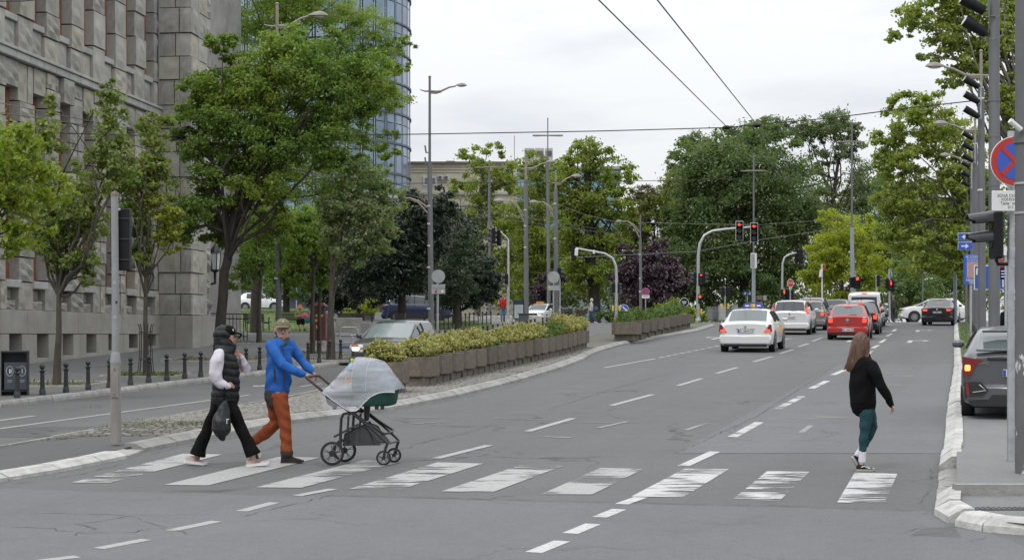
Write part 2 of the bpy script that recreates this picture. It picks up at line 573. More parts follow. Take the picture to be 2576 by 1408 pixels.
M_GRASS = leaf_mat('grass_blade', (0.05, 0.085, 0.015), (0.14, 0.19, 0.04), 0.2)
# ------------------------------------------------------------------ ground sheets
xs = np.concatenate([np.linspace(-400, -60, 12), np.linspace(-55, -28, 10), np.arange(-27, 36.1, 0.65), np.linspace(38, 70, 12), np.linspace(80, 400, 10)])
ys = np.concatenate([np.linspace(-60, 8, 10), np.arange(9, 136, 0.65), np.linspace(138, 200, 20), np.linspace(220, 1400, 14)])
XX, YY = np.meshgrid(xs, ys)
P = np.stack([XX, YY, zg(XX, YY)], -1)
road = grid_mesh('road', P, M_ASPH)
tag(road, kind='structure')
def sheet(name, pts, dz, m, parent=None, seg=0.6):
 """flat polygon strip (4 corners) following the ground"""
 a, b, c, d = [Vector(p) for p in pts]
 L = max((b - a).length, (c - d).length); Wd = max((d - a).length, (c - b).length)
 n = max(1, min(60, int(L / seg))); k = max(1, min(20, int(Wd / seg)))
 P = np.zeros((n + 1, k + 1, 3))
 for i in range(n + 1):
  for j in range(k + 1):
   u, v = i / n, j / k
   p = (a * (1 - u) + b * u) * (1 - v) + (d * (1 - u) + c * u) * v
   P[i, j] = (p.x, p.y, zgf(p.x, p.y) + dz)
 o = grid_mesh(name, P, m, parent, False)
 return o
def loft_sheet(name, fl, fr, y0, y1, dz, m, step=0.7, n=14, parent=None):
 Ys = np.linspace(y0, y1, max(2, int((y1 - y0) / step)))
 P = []
 for y in Ys:
  a, b = float(fl(y)), float(fr(y))
  u = np.linspace(0, 1, n) ** 1.0
  x = a + (b - a) * u
  P.append(np.stack([x, np.full(n, y), zg(x, np.full(n, y)) + (dz(y) if callable(dz) else dz)], -1))
 return grid_mesh(name, np.array(P), m, parent, False)
def line_from(pix, dz=0.0):
 L = [W(px, py, dz) for px, py in pix]
 return sorted([(p.y, p.x) for p in L])
BOLL_PX = [(43, 1000), (107, 993), (166, 987), (222, 980), (275, 975), (328, 968), (374, 962), (420, 957), (465, 952), (505, 948), (578, 939), (620, 935), (653, 930), (690, 926), (727, 921), (775, 915), (803, 912), (829, 908), (857, 905)]
BOLL = [W(px, py, 0.13) for px, py in BOLL_PX]
_kb = sorted([(p.y, p.x + 0.36) for p in BOLL])
_kc = np.polyfit([p[0] for p in _kb], [p[1] for p in _kb], 2)
KLX = [(10, -17.2)] + [(y_, float(np.polyval(_kc, y_))) for y_ in np.linspace(34, 56, 10)]
KLX += [(60, -4.62), (67, -2.7), (71, -1.6), (78, 0.2), (85, 1.75), (94, 3.35), (99, 3.75), (104, 3.6), (110, 3.0)]
f_kl = interp(KLX)
MR = line_from([(-120, 1232), (0, 1212), (100, 1198), (200, 1178), (315, 1155), (370, 1135), (560, 1098), (700, 1070), (780, 1058), (900, 1045), (990, 1030),
    (1150, 1000), (1250, 975), (1340, 950), (1420, 925), (1470, 905), (1490, 893), (1510, 885), (1560, 870), (1650, 852), (1760, 833), (1800, 820)])
f_mr = interp(MR)
ML = [(17, -9.3), (21, -8.2), (22.6, -7.7), (24.2, -7.05), (26.1, -6.24), (27.4, -5.75), (29.6, -5.15), (31.1, -4.6), (36, -3.75), (44, -2.35), (60, 0.55), (74, 3.25), (78, 4.3), (84, 6.3), (88, 7.6), (94, 8.9), (99, 10.3)]
f_ml = interp(ML)
RK = line_from([(2347, 1305), (2351, 1282), (2360, 1184), (2370, 1143), (2383, 1022), (2399, 929), (2400, 820)])
RK = [(14.92, 4.75), (15.1, 4.40), (15.4, 4.15)] + [p for p in RK if p[0] > 15.6] + [(112, 29.2)]
f_rk = interp(RK)
KD = 0.13
left_pav = loft_sheet('left_pavement', lambda y: -60, lambda y: f_kl(y) - 0.16, 10, 109, KD, M_PAVE, n=60)
tag(left_pav, kind='structure')
def med_top(y): return .075 + .035 * float(smooth(24, 27, y))
median = loft_sheet('median_pavement', lambda y: f_ml(y) + 0.10, lambda y: f_mr(y) - 0.22, 17.5, 24.2, med_top, M_ASPH_D, n=6)
tag(median, kind='structure')
median2 = loft_sheet('cobbled_median', lambda y: f_ml(y) + 0.10, lambda y: f_mr(y) - 0.22, 24.2, 98.5, med_top, M_DIRT, n=8)
tag(median2, kind='structure')
def f_rd(y): return .20 - .09 * float(smooth(20.5, 23, y))
right_pav = loft_sheet('right_pavement', lambda y: float(f_rk(y)) + 0.22, lambda y: 60, 17.25, 110, f_rd, M_PAVE_R, n=40)
tag(right_pav, kind='structure')
right_ap = loft_sheet('right_apron', lambda y: float(f_rk(y)) + 0.2, lambda y: 40, 15.05, 17.25, 0.10, M_PAVE_R, n=30, step=0.2)
tag(right_ap, kind='structure')
sb = MB()
for k in range(9):
 x0, x1 = 4.48 + k * 1.2, 4.48 + (k + 1) * 1.2 - 0.012
 z = zgf(x0, 17.25)
 sb.box(((x0 + x1) / 2, 17.32, z + 0.145), (x1 - x0, 0.16, 0.13))
sb.build('step_slab', M_KERBG, right_pav)
def kerb_run(fx, y0, y1, side, h, w, length, m, parent, gaps=(), face=0.035, lenfar=None):
 """stones along x = fx(y); side=+1 when the pavement lies at larger x"""
 y = y0
 rnd = random.Random(int(y0 * 10) + int(side * 3 + 5))
 i = 0
 while y < y1:
  L = length * (lenfar if (lenfar and y > 60) else 1)
  dx = float(fx(y + 0.5) - fx(y))
  dy = L / math.hypot(1, dx / 0.5)
  ya, yb = y, min(y + dy, y1)
  y = yb
  if any(a < (ya + yb) / 2 < b for a, b in gaps): continue
  mb = MB()
  vs = []
  jit = rnd.uniform(-0.008, 0.008); hj = rnd.uniform(-0.008, 0.006)
  for yy, s_ in ((ya + 0.012, 0), (yb - 0.012, 0)):
   x = float(fx(yy)) + jit
   z = zgf(x, yy)
   g = side
   vs += [(x, yy, z - 0.08), (x + g * 0.012, yy, z + h * 0.45), (x + g * (face + 0.02), yy, z + h - 0.02 + hj), (x + g * (face + 0.05), yy, z + h + hj), (x + g * w, yy, z + h + hj), (x + g * w, yy, z - 0.08)]
  k = 6
  fs = [tuple(range(k)), tuple(range(2 * k - 1, k - 1, -1))]
  for q in range(k):
   q2 = (q + 1) % k
   fs.append((q, k + q, k + q2, q2))
  mb.add(vs, fs)
  mb.build('kerb_stone', m, parent)
  i += 1
kerb_run(lambda y: f_kl(y), 17, 108, -1, KD + 0.004, 0.17, 1.0, M_KERBG, left_pav, face=0.02, lenfar=2)
kerb_run(lambda y: f_mr(y), 18.5, W(330, 1152).y, -1, .092, 0.30, 1.0, M_KERBW, median, face=0.06)
kerb_run(lambda y: f_mr(y), W(368, 1137).y, 97, -1, KD - .006, 0.28, 1.0, M_KERB, median2, face=0.08, lenfar=1.6)
kerb_run(lambda y: f_ml(y), 23.0, 98, 1, KD + 0.0, 0.12, 1.0, M_KERBG, median2, face=0.02, lenfar=2)
kerb_run(lambda y: f_rk(y), 15.9, 17.6, 1, 0.15, 0.26, 0.62, M_KERBW, right_pav, face=0.10)
kerb_run(lambda y: f_rk(y), 22.3, 46, 1, 0.135, 0.27, 1.0, M_KERBW, right_pav, face=0.11)
kerb_run(lambda y: f_rk(y), 46, 108, 1, 0.13, 0.22, 1.0, M_KERBW, right_pav, face=0.06, lenfar=2)
kerb_run(lambda y: f_rk(y), 20.3, 22.3, 1, 0.19, 0.27, 1.0, M_KERBW, right_pav, face=0.11)
kerb_run(lambda y: f_mr(y), W(328, 1152).y, W(369, 1137).y, -1, .078, .30, .6, M_KERBG, median, face=.18)
kerb_run(lambda y: f_rk(y), 17.65, 20.25, 1, 0.05, 0.24, 0.85, M_KERBG, right_pav, face=0.04)
cpts = [(4.06, 15.75), (4.22, 15.38), (4.60, 15.12), (5.05, 15.02), (5.6, 14.98), (6.3, 14.95), (7.1, 14.92), (8.1, 14.9), (9.1, 14.88), (10.1, 14.86)]
for a, b in zip(cpts[:-1], cpts[1:]):
 a = Vector((*a, 0)); b = Vector((*b, 0)); d = (b - a).normalized(); nrm = Vector((-d.y, d.x, 0))
 mb = MB(); vs = []
 for p in (a + d * 0.015, b - d * 0.015):
  z = zgf(p.x, p.y)
  for off, h in ((0, -0.08), (0.02, 0.06), (0.09, 0.12), (0.13, 0.135), (0.30, 0.135), (0.30, -0.08)):
   q = p + nrm * off
   vs.append((q.x, q.y, z + h))
 k = 6
 fs = [tuple(range(k)), tuple(range(2 * k - 1, k - 1, -1))] + [(q, k + q, k + (q + 1) % k, (q + 1) % k) for q in range(k)]
 mb.add(vs, fs)
 mb.build('kerb_stone', M_KERBW, right_pav)
gp = W(2428, 1283, 0.10)
gr = MB()
for k in range(26):
 gr.box((gp.x + 0.03 + k * 0.05, gp.y + 0.11, gp.z + 0.008), (0.022, 0.20, 0.016))
for k in (0, 0.5, 1):
 gr.box((gp.x + 0.65, gp.y + 0.01 + k * 0.2, gp.z + 0.006), (1.34, 0.018, 0.014))
M_STEEL_D = mat('grate_steel', (0.16, 0.16, 0.165), 0.5, 0.6, var=0.3, vscale=8)
drain = empty('drain_grate', gp, 0, 'steel slotted drain grate set in the pavement by the corner kerb', 'drain grate')
go = gr.build('grating', M_STEEL_D, drain); go.location = -gp
gb = MB(); gb.box((gp.x + 0.65, gp.y + 0.11, gp.z - 0.003), (1.34, 0.24, 0.008))
g2 = gb.build('pit', mat('pit_dark', (0.03, 0.03, 0.03), 0.9), drain); g2.location = -gp
# ------------------------------------------------------------------ tone patches and markings (parts of the road)
PD = 0.006
def quad(name, px4, m, dz=PD, parent=None):
 return sheet(name, [W(*p) for p in px4], dz, m, parent or road)
quad('asphalt_patch', [(1700, 1140), (2372, 1140), (2396, 915), (2105, 918)], M_ASPH_L, 0.003)
quad('asphalt_patch', [(-300, 1470), (2700, 1420), (2345, 1286), (-300, 1222)], M_ASPH_L, 0.003)
quad('asphalt_patch', [(2290, 1346), (2420, 1352), (2400, 1322), (2320, 1330)], M_ASPH_C, 0.004)
quad('asphalt_patch', [(-200, 1098), (560, 1048), (660, 1020), (0, 1074)], M_ASPH_D, 0.003)
CW = [([(180, 1214), (278, 1214), (560, 1143), (460, 1141)], M_PAINT2),
 ([(412, 1220), (524, 1221), (806, 1151), (702, 1149)], M_PAINT),
 ([(642, 1226), (758, 1227), (1018, 1159), (916, 1157)], M_PAINT3),
 ([(878, 1230), (1008, 1231), (1216, 1166), (1100, 1163)], M_PAINT2),
 ([(1110, 1236), (1240, 1238), (1416, 1172), (1310, 1170)], M_PAINT2),
 ([(1362, 1243), (1490, 1244), (1620, 1179), (1510, 1177)], M_PAINT3),
 ([(1588, 1249), (1718, 1251), (1834, 1180), (1722, 1179)], M_PAINTB),
 ([(1842, 1257), (1962, 1259), (2036, 1187), (1930, 1185)], M_PAINTBW),
 ([(2106, 1264), (2226, 1266), (2258, 1191), (2150, 1189)], M_PAINTB)]
for q, m_ in CW: quad('crosswalk_stripe', q, m_)
def dash(name, p0, p1, width, m, dz=PD):
 a = W(*p0); b = W(*p1)
 d = (b - a); d.z = 0; d.normalize()
 n = Vector((-d.y, d.x, 0)) * width / 2
 return sheet(name, [a - n, b - n, b + n, a + n], dz, m, road)
for p in [((95, 1412), (195, 1400)), ((248, 1380), (368, 1357)), ((428, 1335), (545, 1311)), ((607, 1286), (690, 1264)), ((747, 1247), (838, 1230)),
  ((1097, 1153), (1230, 1120)), ((1327, 1085), (1442, 1052)), ((1538, 1020), (1642, 992)), ((1705, 970), (1765, 952)), ((1803, 939), (1855, 924)),
  ((1895, 910), (1942, 897)), ((1962, 889), (1996, 879)), ((2009, 872), (2034, 864)), ((2044, 858), (2068, 849)), ((2083, 844), (2100, 838))]:
 dash('lane_dash', p[0], p[1], 0.13, M_PAINT)
for p in [((1342, 1390), (1414, 1361)), ((1434, 1342), (1492, 1318)), ((1508, 1301), (1558, 1281)), ((1564, 1268), (1612, 1251)), ((1717, 1173), (1798, 1136)),
  ((1842, 1099), (1910, 1062)), ((1957, 1028), (2017, 997)), ((2041, 977), (2081, 958)), ((2095, 943), (2126, 930)), ((2132, 860), (2140, 856)),
  ((2183, 890), (2193, 883)), ((2195, 876), (2210, 868)), ((2214, 862), (2228, 853)), ((2232, 845), (2243, 839)), ((2246, 833), (2254, 828))]:
 dash('lane_dash', p[0], p[1], 0.15, M_PAINTB)
dash('solid_line', (1520, 925), (1648, 902), 0.12, M_PAINT)
for k in range(9):
 u = k / 8
 x0, y0 = 1658 + u * 138, 900 - u * 28
 dash('line_dot', (x0, y0), (x0 + 13, y0 - 2.6), 0.12, M_PAINT)
dash('solid_line', (-60, 1086), (628, 993), 0.13, M_PAINT)
for p in [((755, 972), (812, 964)), ((870, 955), (905, 949)), ((1500, 846), (1526, 840)), ((1540, 832), (1580, 825))]:
 dash('lane_dash', p[0], p[1], 0.13, M_PAINT)
def arrow(px0, py0, px1, py1, kind, w=0.16, m=M_PAINT):
 """lane arrow, straight shaft from p0 to p1; kind gives the head"""
 a = W(px0, py0); b = W(px1, py1)
 a.z = b.z = 0
 d = (b - a).normalized(); n = Vector((-d.y, d.x, 0)); L = (b - a).length
 mb = MB()
 def P(u, v):
  q = a + d * (u * L) + n * v
  return (q.x, q.y, zgf(q.x, q.y) + PD)
 mb.add([P(0, -w / 2), P(.62, -w / 2), P(.62, w / 2), P(0, w / 2)], [(0, 1, 2, 3)])
 mb.add([P(.62, -w * 1.6), P(1, 0), P(.62, w * 1.6)], [(0, 1, 2)])
 if kind == 'bend':
  mb.add([P(.05, w / 2), P(.05 + .9 / L, w / 2), P(.05 + .9 / L, w / 2 + .02), P(.05, w / 2 + .02)], [(0, 1, 2, 3)])
 mb.build('lane_arrow', m, road)
arrow(500, 1040, 262, 1074, 's', 0.16)
arrow(85, 1046, -140, 1076, 's', 0.16)
arrow(700, 964, 636, 973, 's', 0.16)
dash('lane_dash', (-60, 1156), (44, 1142), 0.14, M_PAINT)
def turn_arrow(px, py, wpx, side, m=M_PAINTB):
 c = W(px, py); s = wpx * c.y / F
 ang = math.radians(-14.6)
 ux = Vector((math.cos(ang), math.sin(ang), 0)) * side; uy = Vector((-math.sin(ang), math.cos(ang), 0))
 mb = MB()
 def P(u, v):
  q = c + ux * u + uy * v
  return (q.x, q.y, zgf(q.x, q.y) + PD)
 t_ = 0.42
 mb.add([P(0, -2.6), P(.18, -2.6), P(.18, 0), P(0, 0)], [(0, 1, 2, 3)])
 mb.add([P(0, 0), P(s * .66, 0), P(s * .66, t_), P(0, t_)], [(0, 1, 2, 3)])
 mb.add([P(s * .66, -.55), P(s, t_ / 2), P(s * .66, t_ + .55)], [(0, 1, 2)])
 mb.build('lane_arrow', m, road)
turn_arrow(2285, 857, 55, 1)
turn_arrow(2305, 831, 42, 1)
turn_arrow(1817, 849, 46, -1)
turn_arrow(1945, 852, 48, 1)
turn_arrow(2215, 817, 30, 1)
for p in [((1000, 1049), (1420, 1056), .07), ((1340, 1097), (1436, 1101), .13), ((1505, 1076), (1578, 1060), .09), ((1725, 1082), (1778, 1064), .09),
  ((1470, 1062), (1760, 1066), .05), ((1040, 1066), (1260, 1050), .07), ((2015, 1088), (2040, 1070), .09), ((1960, 1050), (2160, 1055), .09)]:
 dash('old_paint_line', p[0], p[1], p[2], M_GHOST)
for p in [((2215, 945), (2300, 946), .30), ((2225, 938), (2310, 939), .12), ((2230, 968), (2268, 969), .35), ((2240, 984), (2290, 985), .2), ((2050, 1048), (2160, 1052), .12), ((2200, 1050), (2290, 1054), .12)]:
 dash('old_bus_letter', p[0], p[1], p[2], M_YEL)
M_CRACK = mat('crack_dark', (.052, .052, .051), .95)
def crack(pix, w, seed, br=0):
 g = np.random.default_rng(seed)
 P_ = [W(*p) for p in pix]; pts = []
 for a, b in zip(P_[:-1], P_[1:]):
  n = max(2, int((b - a).length / .12))
  for i in range(n): pts.append(a.lerp(b, i / n) + Vector((*g.normal(0, .022, 2), 0)))
 mb = MB(); vs = []
 for i, p in enumerate(pts):
  q = pts[min(i + 1, len(pts) - 1)] - pts[max(i - 1, 0)]; nn = Vector((-q.y, q.x, 0)).normalized() * w * .55 * g.uniform(.1, 1.3)
  for s_ in (-1, 1): v = p + nn * s_; vs.append((v.x, v.y, zgf(v.x, v.y) + .0075))
 mb.add(vs, [(2 * i, 2 * i + 1, 2 * i + 3, 2 * i + 2) for i in range(len(pts) - 1)]); mb.build('asphalt_crack', M_CRACK, road)
for i, (pix, w) in enumerate([([(-40, 1296), (150, 1290), (330, 1297), (460, 1294), (600, 1292)], .012), ([(190, 1345), (240, 1330), (205, 1318), (300, 1302), (360, 1292)], .010), ([(0, 1325), (120, 1330), (215, 1342), (330, 1340), (430, 1322)], .009), ([(330, 1297), (420, 1330), (500, 1348)], .007),
 ([(840, 1246), (1200, 1255), (1600, 1264), (2000, 1274), (2340, 1286)], .012), ([(600, 1300), (740, 1268), (850, 1243)], .010), ([(1010, 1130), (1080, 1108), (1160, 1092), (1260, 1062), (1330, 1050)], .010), ([(1180, 1128), (1240, 1134), (1330, 1142)], .012),
 ([(1380, 1030), (1520, 985), (1640, 950), (1700, 935)], .010), ([(1700, 1140), (1900, 1050), (2105, 918)], .010), ([(1700, 1141), (2050, 1139), (2370, 1141)], .009), ([(2340, 1180), (2348, 1215), (2320, 1260), (2330, 1300)], .004), ([(2270, 1340), (2330, 1325), (2380, 1332), (2430, 1345)], .006), ([(2290, 1352), (2350, 1340), (2400, 1350)], .005), ([(1640, 900), (1700, 905), (1740, 890)], .012), ([(2105, 905), (2250, 903), (2395, 905)], .010), ([(-40, 1225), (60, 1214), (200, 1194), (315, 1163)], .012), ([(380, 1140), (560, 1105), (780, 1064), (990, 1036), (1240, 985), (1430, 926)], .014)]):
 crack(pix, w, 300 + i)
# ------------------------------------------------------------------ cobbles of the median: near ones single, rest one mass
def cobble_variant(seed):
 r = random.Random(seed)
 bm = bmesh.new(); bmesh.ops.create_cube(bm, size=1)
 for v in bm.verts:
  v.co += Vector((r.uniform(-.07, .07), r.uniform(-.07, .07), r.uniform(-.06, .06) if v.co.z > 0 else 0))
  if v.co.z > 0: v.co.x *= 0.86; v.co.y *= 0.86
 me = bpy.data.meshes.new('cobble'); bm.to_mesh(me); bm.free()
 me.materials.append(M_COB)
 return me
cobs = []
rng = np.random.default_rng(5)
y = 24.35
while y < 60:
 a, b = float(f_ml(y)) + 0.26, float(f_mr(y)) - 0.36
 x = a + rng.uniform(0, .1)
 while x < b:
  cobs.append((x + rng.normal(0, .008), y + rng.normal(0, .01), rng.uniform(.088, .112), rng.uniform(.085, .105)))
  x += 0.118
 y += 0.112
var = [cobble_variant(k) for k in range(5)]
for k, (x, yy, sx, sy) in enumerate(cobs[:290]):
 o = link('cobble', var[k % 5], median2)
 z = zgf(x, yy) + med_top(yy)
 o.location = (x, yy, z + 0.004); o.scale = (sx, sy, 0.05); o.rotation_euler = (rng.normal(0, .05), rng.normal(0, .05), rng.normal(0, .08))
rest = np.array(cobs[290:])
if len(rest):
 n = len(rest)
 base = np.array([[-.5, -.5, -.3], [.5, -.5, -.3], [.5, .5, -.3], [-.5, .5, -.3], [-.42, -.42, .5], [.42, -.42, .5], [.42, .42, .5], [-.42, .42, .5]])
 V = base[None] * np.stack([rest[:, 2], rest[:, 3], np.full(n, .05)], -1)[:, None, :]
 V[:, 4:, 2] += rng.normal(0, .004, (n, 4))
 V[:, :, 0] += rest[:, 0:1]; V[:, :, 1] += rest[:, 1:2]
 V[:, :, 2] += (zg(rest[:, 0], rest[:, 1]) + KD - 0.02 + .004 + rng.normal(0, .003, n))[:, None]
 fq = np.array([[4, 5, 6, 7], [0, 1, 5, 4], [1, 2, 6, 5], [2, 3, 7, 6], [3, 0, 4, 7]])
 FQ = (fq[None] + (np.arange(n) * 8)[:, None, None]).reshape(-1, 4)
 tag(npmesh('cobbles', V.reshape(-1, 3), FQ, M_COB, median2), kind='stuff')
# ------------------------------------------------------------------ stone building on the left
M_ST = [mat('ashlar_grey', (0.345, 0.335, 0.305), 0.9, var=0.2, vscale=1.8, bump=0.35, bscale=22, island=0.075),
  mat('ashlar_warm', (0.36, 0.34, 0.29), 0.9, var=0.2, vscale=1.9, bump=0.35, bscale=22, island=0.075),
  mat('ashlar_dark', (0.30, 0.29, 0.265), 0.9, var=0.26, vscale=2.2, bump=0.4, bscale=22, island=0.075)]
M_STW = mat('building_back_wall', (0.26, 0.255, 0.24), 0.9, var=0.3, vscale=0.8, bump=0.6, bscale=8)
M_STP = mat('plinth_stone', (0.30, 0.288, 0.26), 0.85, var=0.2, vscale=0.9, bump=0.3, bscale=20, island=0.06)
M_STL = mat('ledge_stone', (0.36, 0.36, 0.345), 0.8, var=0.2, vscale=1.5, bump=0.3, bscale=20, island=0.08)
M_COP = mat('rusty_window_frame', (0.22, 0.085, 0.045), 0.6, var=0.3, vscale=6)
M_WGL = mat('window_glass_dark', (0.03, 0.035, 0.04), 0.12, spec=0.6)
c0 = W(398, 875, KD)
FT = Vector((0.115, 1, 0)).normalized()          # along the facade, away from the camera
FN = Vector((FT.y, -FT.x, 0))                    # out to the street
bld = empty('stone_building', (c0.x, c0.y, c0.z), 0, 'grey rusticated stone building with tall windows and a projecting corner pier', 'building')
def fp(u, n, z):
 """facade point: u metres back towards the camera from the pier, n out to the street, z absolute height"""
 p = Vector((c0.x, c0.y, 0)) - FT * u + FN * n
 return Vector((p.x, p.y, z))
FR = Matrix((-FT, FN, Vector((0, 0, 1)))).transposed()     # local x = u, y = n, z = up
INV = Matrix.Translation(-Vector(c0))
def fbox(mb, u0, u1, n0, n1, z0, z1, bev=0.0):
 c = fp((u0 + u1) / 2, (n0 + n1) / 2, (z0 + z1) / 2) - Vector(c0)
 mb.box(c, (u1 - u0, n1 - n0, z1 - z0), FR, bev)
def block_variant(seed, rough):
 r = random.Random(seed)
 n = 4
 vs, fs = [], []
 for i in range(n + 1):
  for j in range(n + 1):
   x, z = i / n - .5, j / n - .5
   edge = (i in (0, n)) or (j in (0, n))
   y = 0.5 - (0.05 if edge else 0) + (0 if edge else r.uniform(-.13, .09) * rough)
   vs.append((x * (0.985), y, z * 0.985))
 for i in range(n):
  for j in range(n):
   a = i * (n + 1) + j
   fs.append((a, a + 1, a + n + 2, a + n + 1))
 b0 = len(vs)
 vs += [(-.49, -.5, -.49), (-.49, -.5, .49), (.49, -.5, .49), (.49, -.5, -.49)]
 L = [i for i in range(n + 1)]; 
 fs.append(tuple([b0] + [j for j in range(0, n + 1)] + [b0 + 1])[::-1])
 fs.append(tuple([b0 + 3] + [n * (n + 1) + j for j in range(0, n + 1)] + [b0 + 2]))
 fs.append(tuple([b0] + [i * (n + 1) for i in range(n + 1)] + [b0 + 3]))
 fs.append(tuple([b0 + 1] + [i * (n + 1) + n for i in range(n + 1)] + [b0 + 2])[::-1])
 me = bpy.data.meshes.new('stone_block')
 me.from_pydata(vs, [], fs)
 me.update()
 return me
BV = []
for k in range(9):
 me = block_variant(k + 3, 1.0 if k % 3 else 0.55)
 me.materials.append(M_ST[k % 3])
 BV.append(me)
rs = random.Random(11)
nblocks = 0
def block(u0, u1, n0, n1, z0, z1, face='n', dark=False):
 """one stone; face: which side is rough - n street, c camera side"""
 global nblocks
 k = rs.randrange(9)
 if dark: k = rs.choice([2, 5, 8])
 o = link('stone_block', BV[k], bld)
 c = fp((u0 + u1) / 2, (n0 + n1) / 2, (z0 + z1) / 2) - Vector(c0)
 if face == 'n':
  M = FR.to_4x4(); o.matrix_local = Matrix.Translation(c) @ M @ Matrix.Diagonal((u1 - u0 - .03, n1 - n0, z1 - z0 - .03, 1))
 else:
  R2 = Matrix((FN, -FT, Vector((0, 0, 1)))).transposed()
  o.matrix_local = Matrix.Translation(c) @ R2.to_4x4() @ Matrix.Diagonal((n1 - n0 - .03, u1 - u0, z1 - z0 - .03, 1))
 nblocks += 1
BAY = 2.2
U0 = 0.25          # first window centre offset
ZP, ZL0, ZL1, ZTOP = 3.02, 10.85, 11.2, 19.0
zb = lambda u: zgf(*fp(u, .3, 0).xy) + KD - 0.05
NB = 8
mb = MB(); fbox(mb, -14, 26, -1.2, -0.55, 1.0, ZTOP)
mb.build('wall', M_STW, bld)
mb = MB()
wins, frames_ = [], []
for i in range(NB):
 uc = 1.0 + BAY * i
 a, b = uc + 0.5, uc + BAY - 0.5       # the pier towards the camera
 if i == 0: piers = [(0.0, 0.5), (a, b)]
 else: piers = [(a, b)]
 for a, b in piers:
  z = ZP
  while z < ZL0 - .05:
   h = min(rs.choice([.66, .78, .9, .98]), ZL0 - z)
   if ZL0 - z - h < .35: h = ZL0 - z
   if b - a > .9 and rs.random() < .55:
    m_ = a + (b - a) * rs.uniform(.35, .65)
    block(a, m_, -.5, rs.uniform(-.03, .07), z, z + h); block(m_, b, -.5, rs.uniform(-.03, .07), z, z + h)
   else: block(a, b, -.5, rs.uniform(-.03, .08), z, z + h)
   z += h
  z = ZL1 + .02
  while z < ZTOP - .1:
   h = min(rs.choice([.8, .95, 1.1, 1.25]), ZTOP - z)
   block(a, b, -.5, rs.uniform(-.04, .06), z, z + h)
   z += h
 w0, w1 = uc - .5, uc + .5
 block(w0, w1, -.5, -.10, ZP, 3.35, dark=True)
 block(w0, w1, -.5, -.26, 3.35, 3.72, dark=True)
 m2 = MB(); fbox(m2, w0 - .06, w1 + .06, -.45, .06, 3.72, 3.96, .02); m2.build('window_sill', M_STL, bld)
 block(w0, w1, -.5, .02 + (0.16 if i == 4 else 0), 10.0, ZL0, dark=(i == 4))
 block(w0, w1, -.5, -.13, 11.22, 12.1)
 m2 = MB(); fbox(m2, w0, w1, -.45, -.04, 12.1, 12.3, .015); m2.build('window_sill', M_STL, bld)
 for (z0, z1) in ((3.96, 10.0), (12.3, ZTOP)):
  fr = MB()
  for (p, q) in ((w0, w0 + .22), (w1 - .09, w1), (uc - .04, uc + .04)):
   fbox(fr, p, q, -.44, -.335, z0, z1)
  zz = z0
  while zz < z1:
   fbox(fr, w0 + .09, w1 - .09, -.43, -.345, zz, zz + .07); zz += 1.5
  f_ = fr.build('window', M_COP, bld)
  g = MB(); fbox(g, w0 + .08, w1 - .08, -.49, -.455, z0, z1)
  g.build('pane', M_WGL, f_)
 if i < 7:
  m2 = MB()
  zlo = zb(uc) + .18
  fbox(m2, w0, w1, -.5, -.42, zlo, 2.22)
  m2.build('basement_opening', mat('opening_dark', (0.035, 0.035, 0.035), 0.95), bld)
for i in range(NB):
 uc = 1.0 + BAY * i
 up = 0.0 if i == 0 else uc - BAY + .5
 a, b = uc + .5, uc + BAY - .5
 for (p, q) in ([(0, uc - .5)] if i == 0 else []) + [(a, (a + b) / 2 - .004), ((a + b) / 2 + .004, b)]:
  m2 = MB(); fbox(m2, p, q, -.5, .10, zb(q) - .25, 2.26, .012); m2.build('plinth_slab', M_STP, bld)
 m2 = MB(); fbox(m2, uc - .5, uc + .5, -.5, .10, zb(uc) - .25, zb(uc) + .18, .012); m2.build('plinth_slab', M_STP, bld)
 for k in range(1):
  m2 = MB(); fbox(m2, uc - .9 if i else 0, uc + BAY - .9 - .012, -.5, .105, 2.275, ZP, .012); m2.build('plinth_slab', M_STP, bld)
for i in range(NB * 2):
 a = i * BAY / 2
 m2 = MB(); fbox(m2, a, a + BAY / 2 - .012, -.5, .16, ZL0 + .012, ZL1 - .1, .02); fbox(m2, a, a + BAY / 2 - .008, -.5, .22, ZL1 - .098, ZL1, .015)
 m2.build('ledge_stone', M_STL, bld)
PR, PL = 1.30, 2.25
m2 = MB(); fbox(m2, -PL + .15, -.12, -.5, PR - .15, 1.0, ZTOP); m2.build('pier_core', M_STW, bld)
z = ZP
row = 0
while z < ZTOP - .1:
 h = rs.choice([.84, .92, 1.0])
 sp = rs.uniform(.45, .6) if row % 2 else rs.uniform(.6, .75)
 pj = .06 if row % 2 == 0 else 0
 block(-.14, .0 + pj, 0.0, PR * sp, z, z + h, 'c', dark=(row % 4 == 0)); block(-.14, .02 + pj, PR * sp, PR + .02 + pj, z, z + h, 'c', dark=(row % 2 == 0))
 block(-1.0, -.02, PR - .2, PR + .03 + pj, z, z + h); block(-PL, -1.0, PR - .2, PR + .03, z, z + h)
 z += h; row += 1
for (p, q, n0, n1) in ((-.15, .1, .0, .7), (-.15, .1, .712, PR + .14), (-1.2, -.16, PR - .3, PR + .13), (-PL - .1, -1.21, PR - .3, PR + .13)):
 m2 = MB(); fbox(m2, p, q, n0, n1, zb(0) - .25, ZP - .01, .015); m2.build('plinth_slab', M_STP, bld)
z = ZP
while z < ZTOP:
 h = rs.choice([.85, .95, 1.05])
 block(-PL - 1.2, -PL - .02, -.3, PR - .12, z, z + h); block(-PL - 2.4, -PL - 1.2, -.3, PR - .5, z, z + h)
 z += h
m2 = MB(); fbox(m2, -PL - 2.5, -PL - .11, -.4, PR - .1, zb(-PL) - .3, ZP - .01, .015); m2.build('plinth_slab', M_STP, bld)
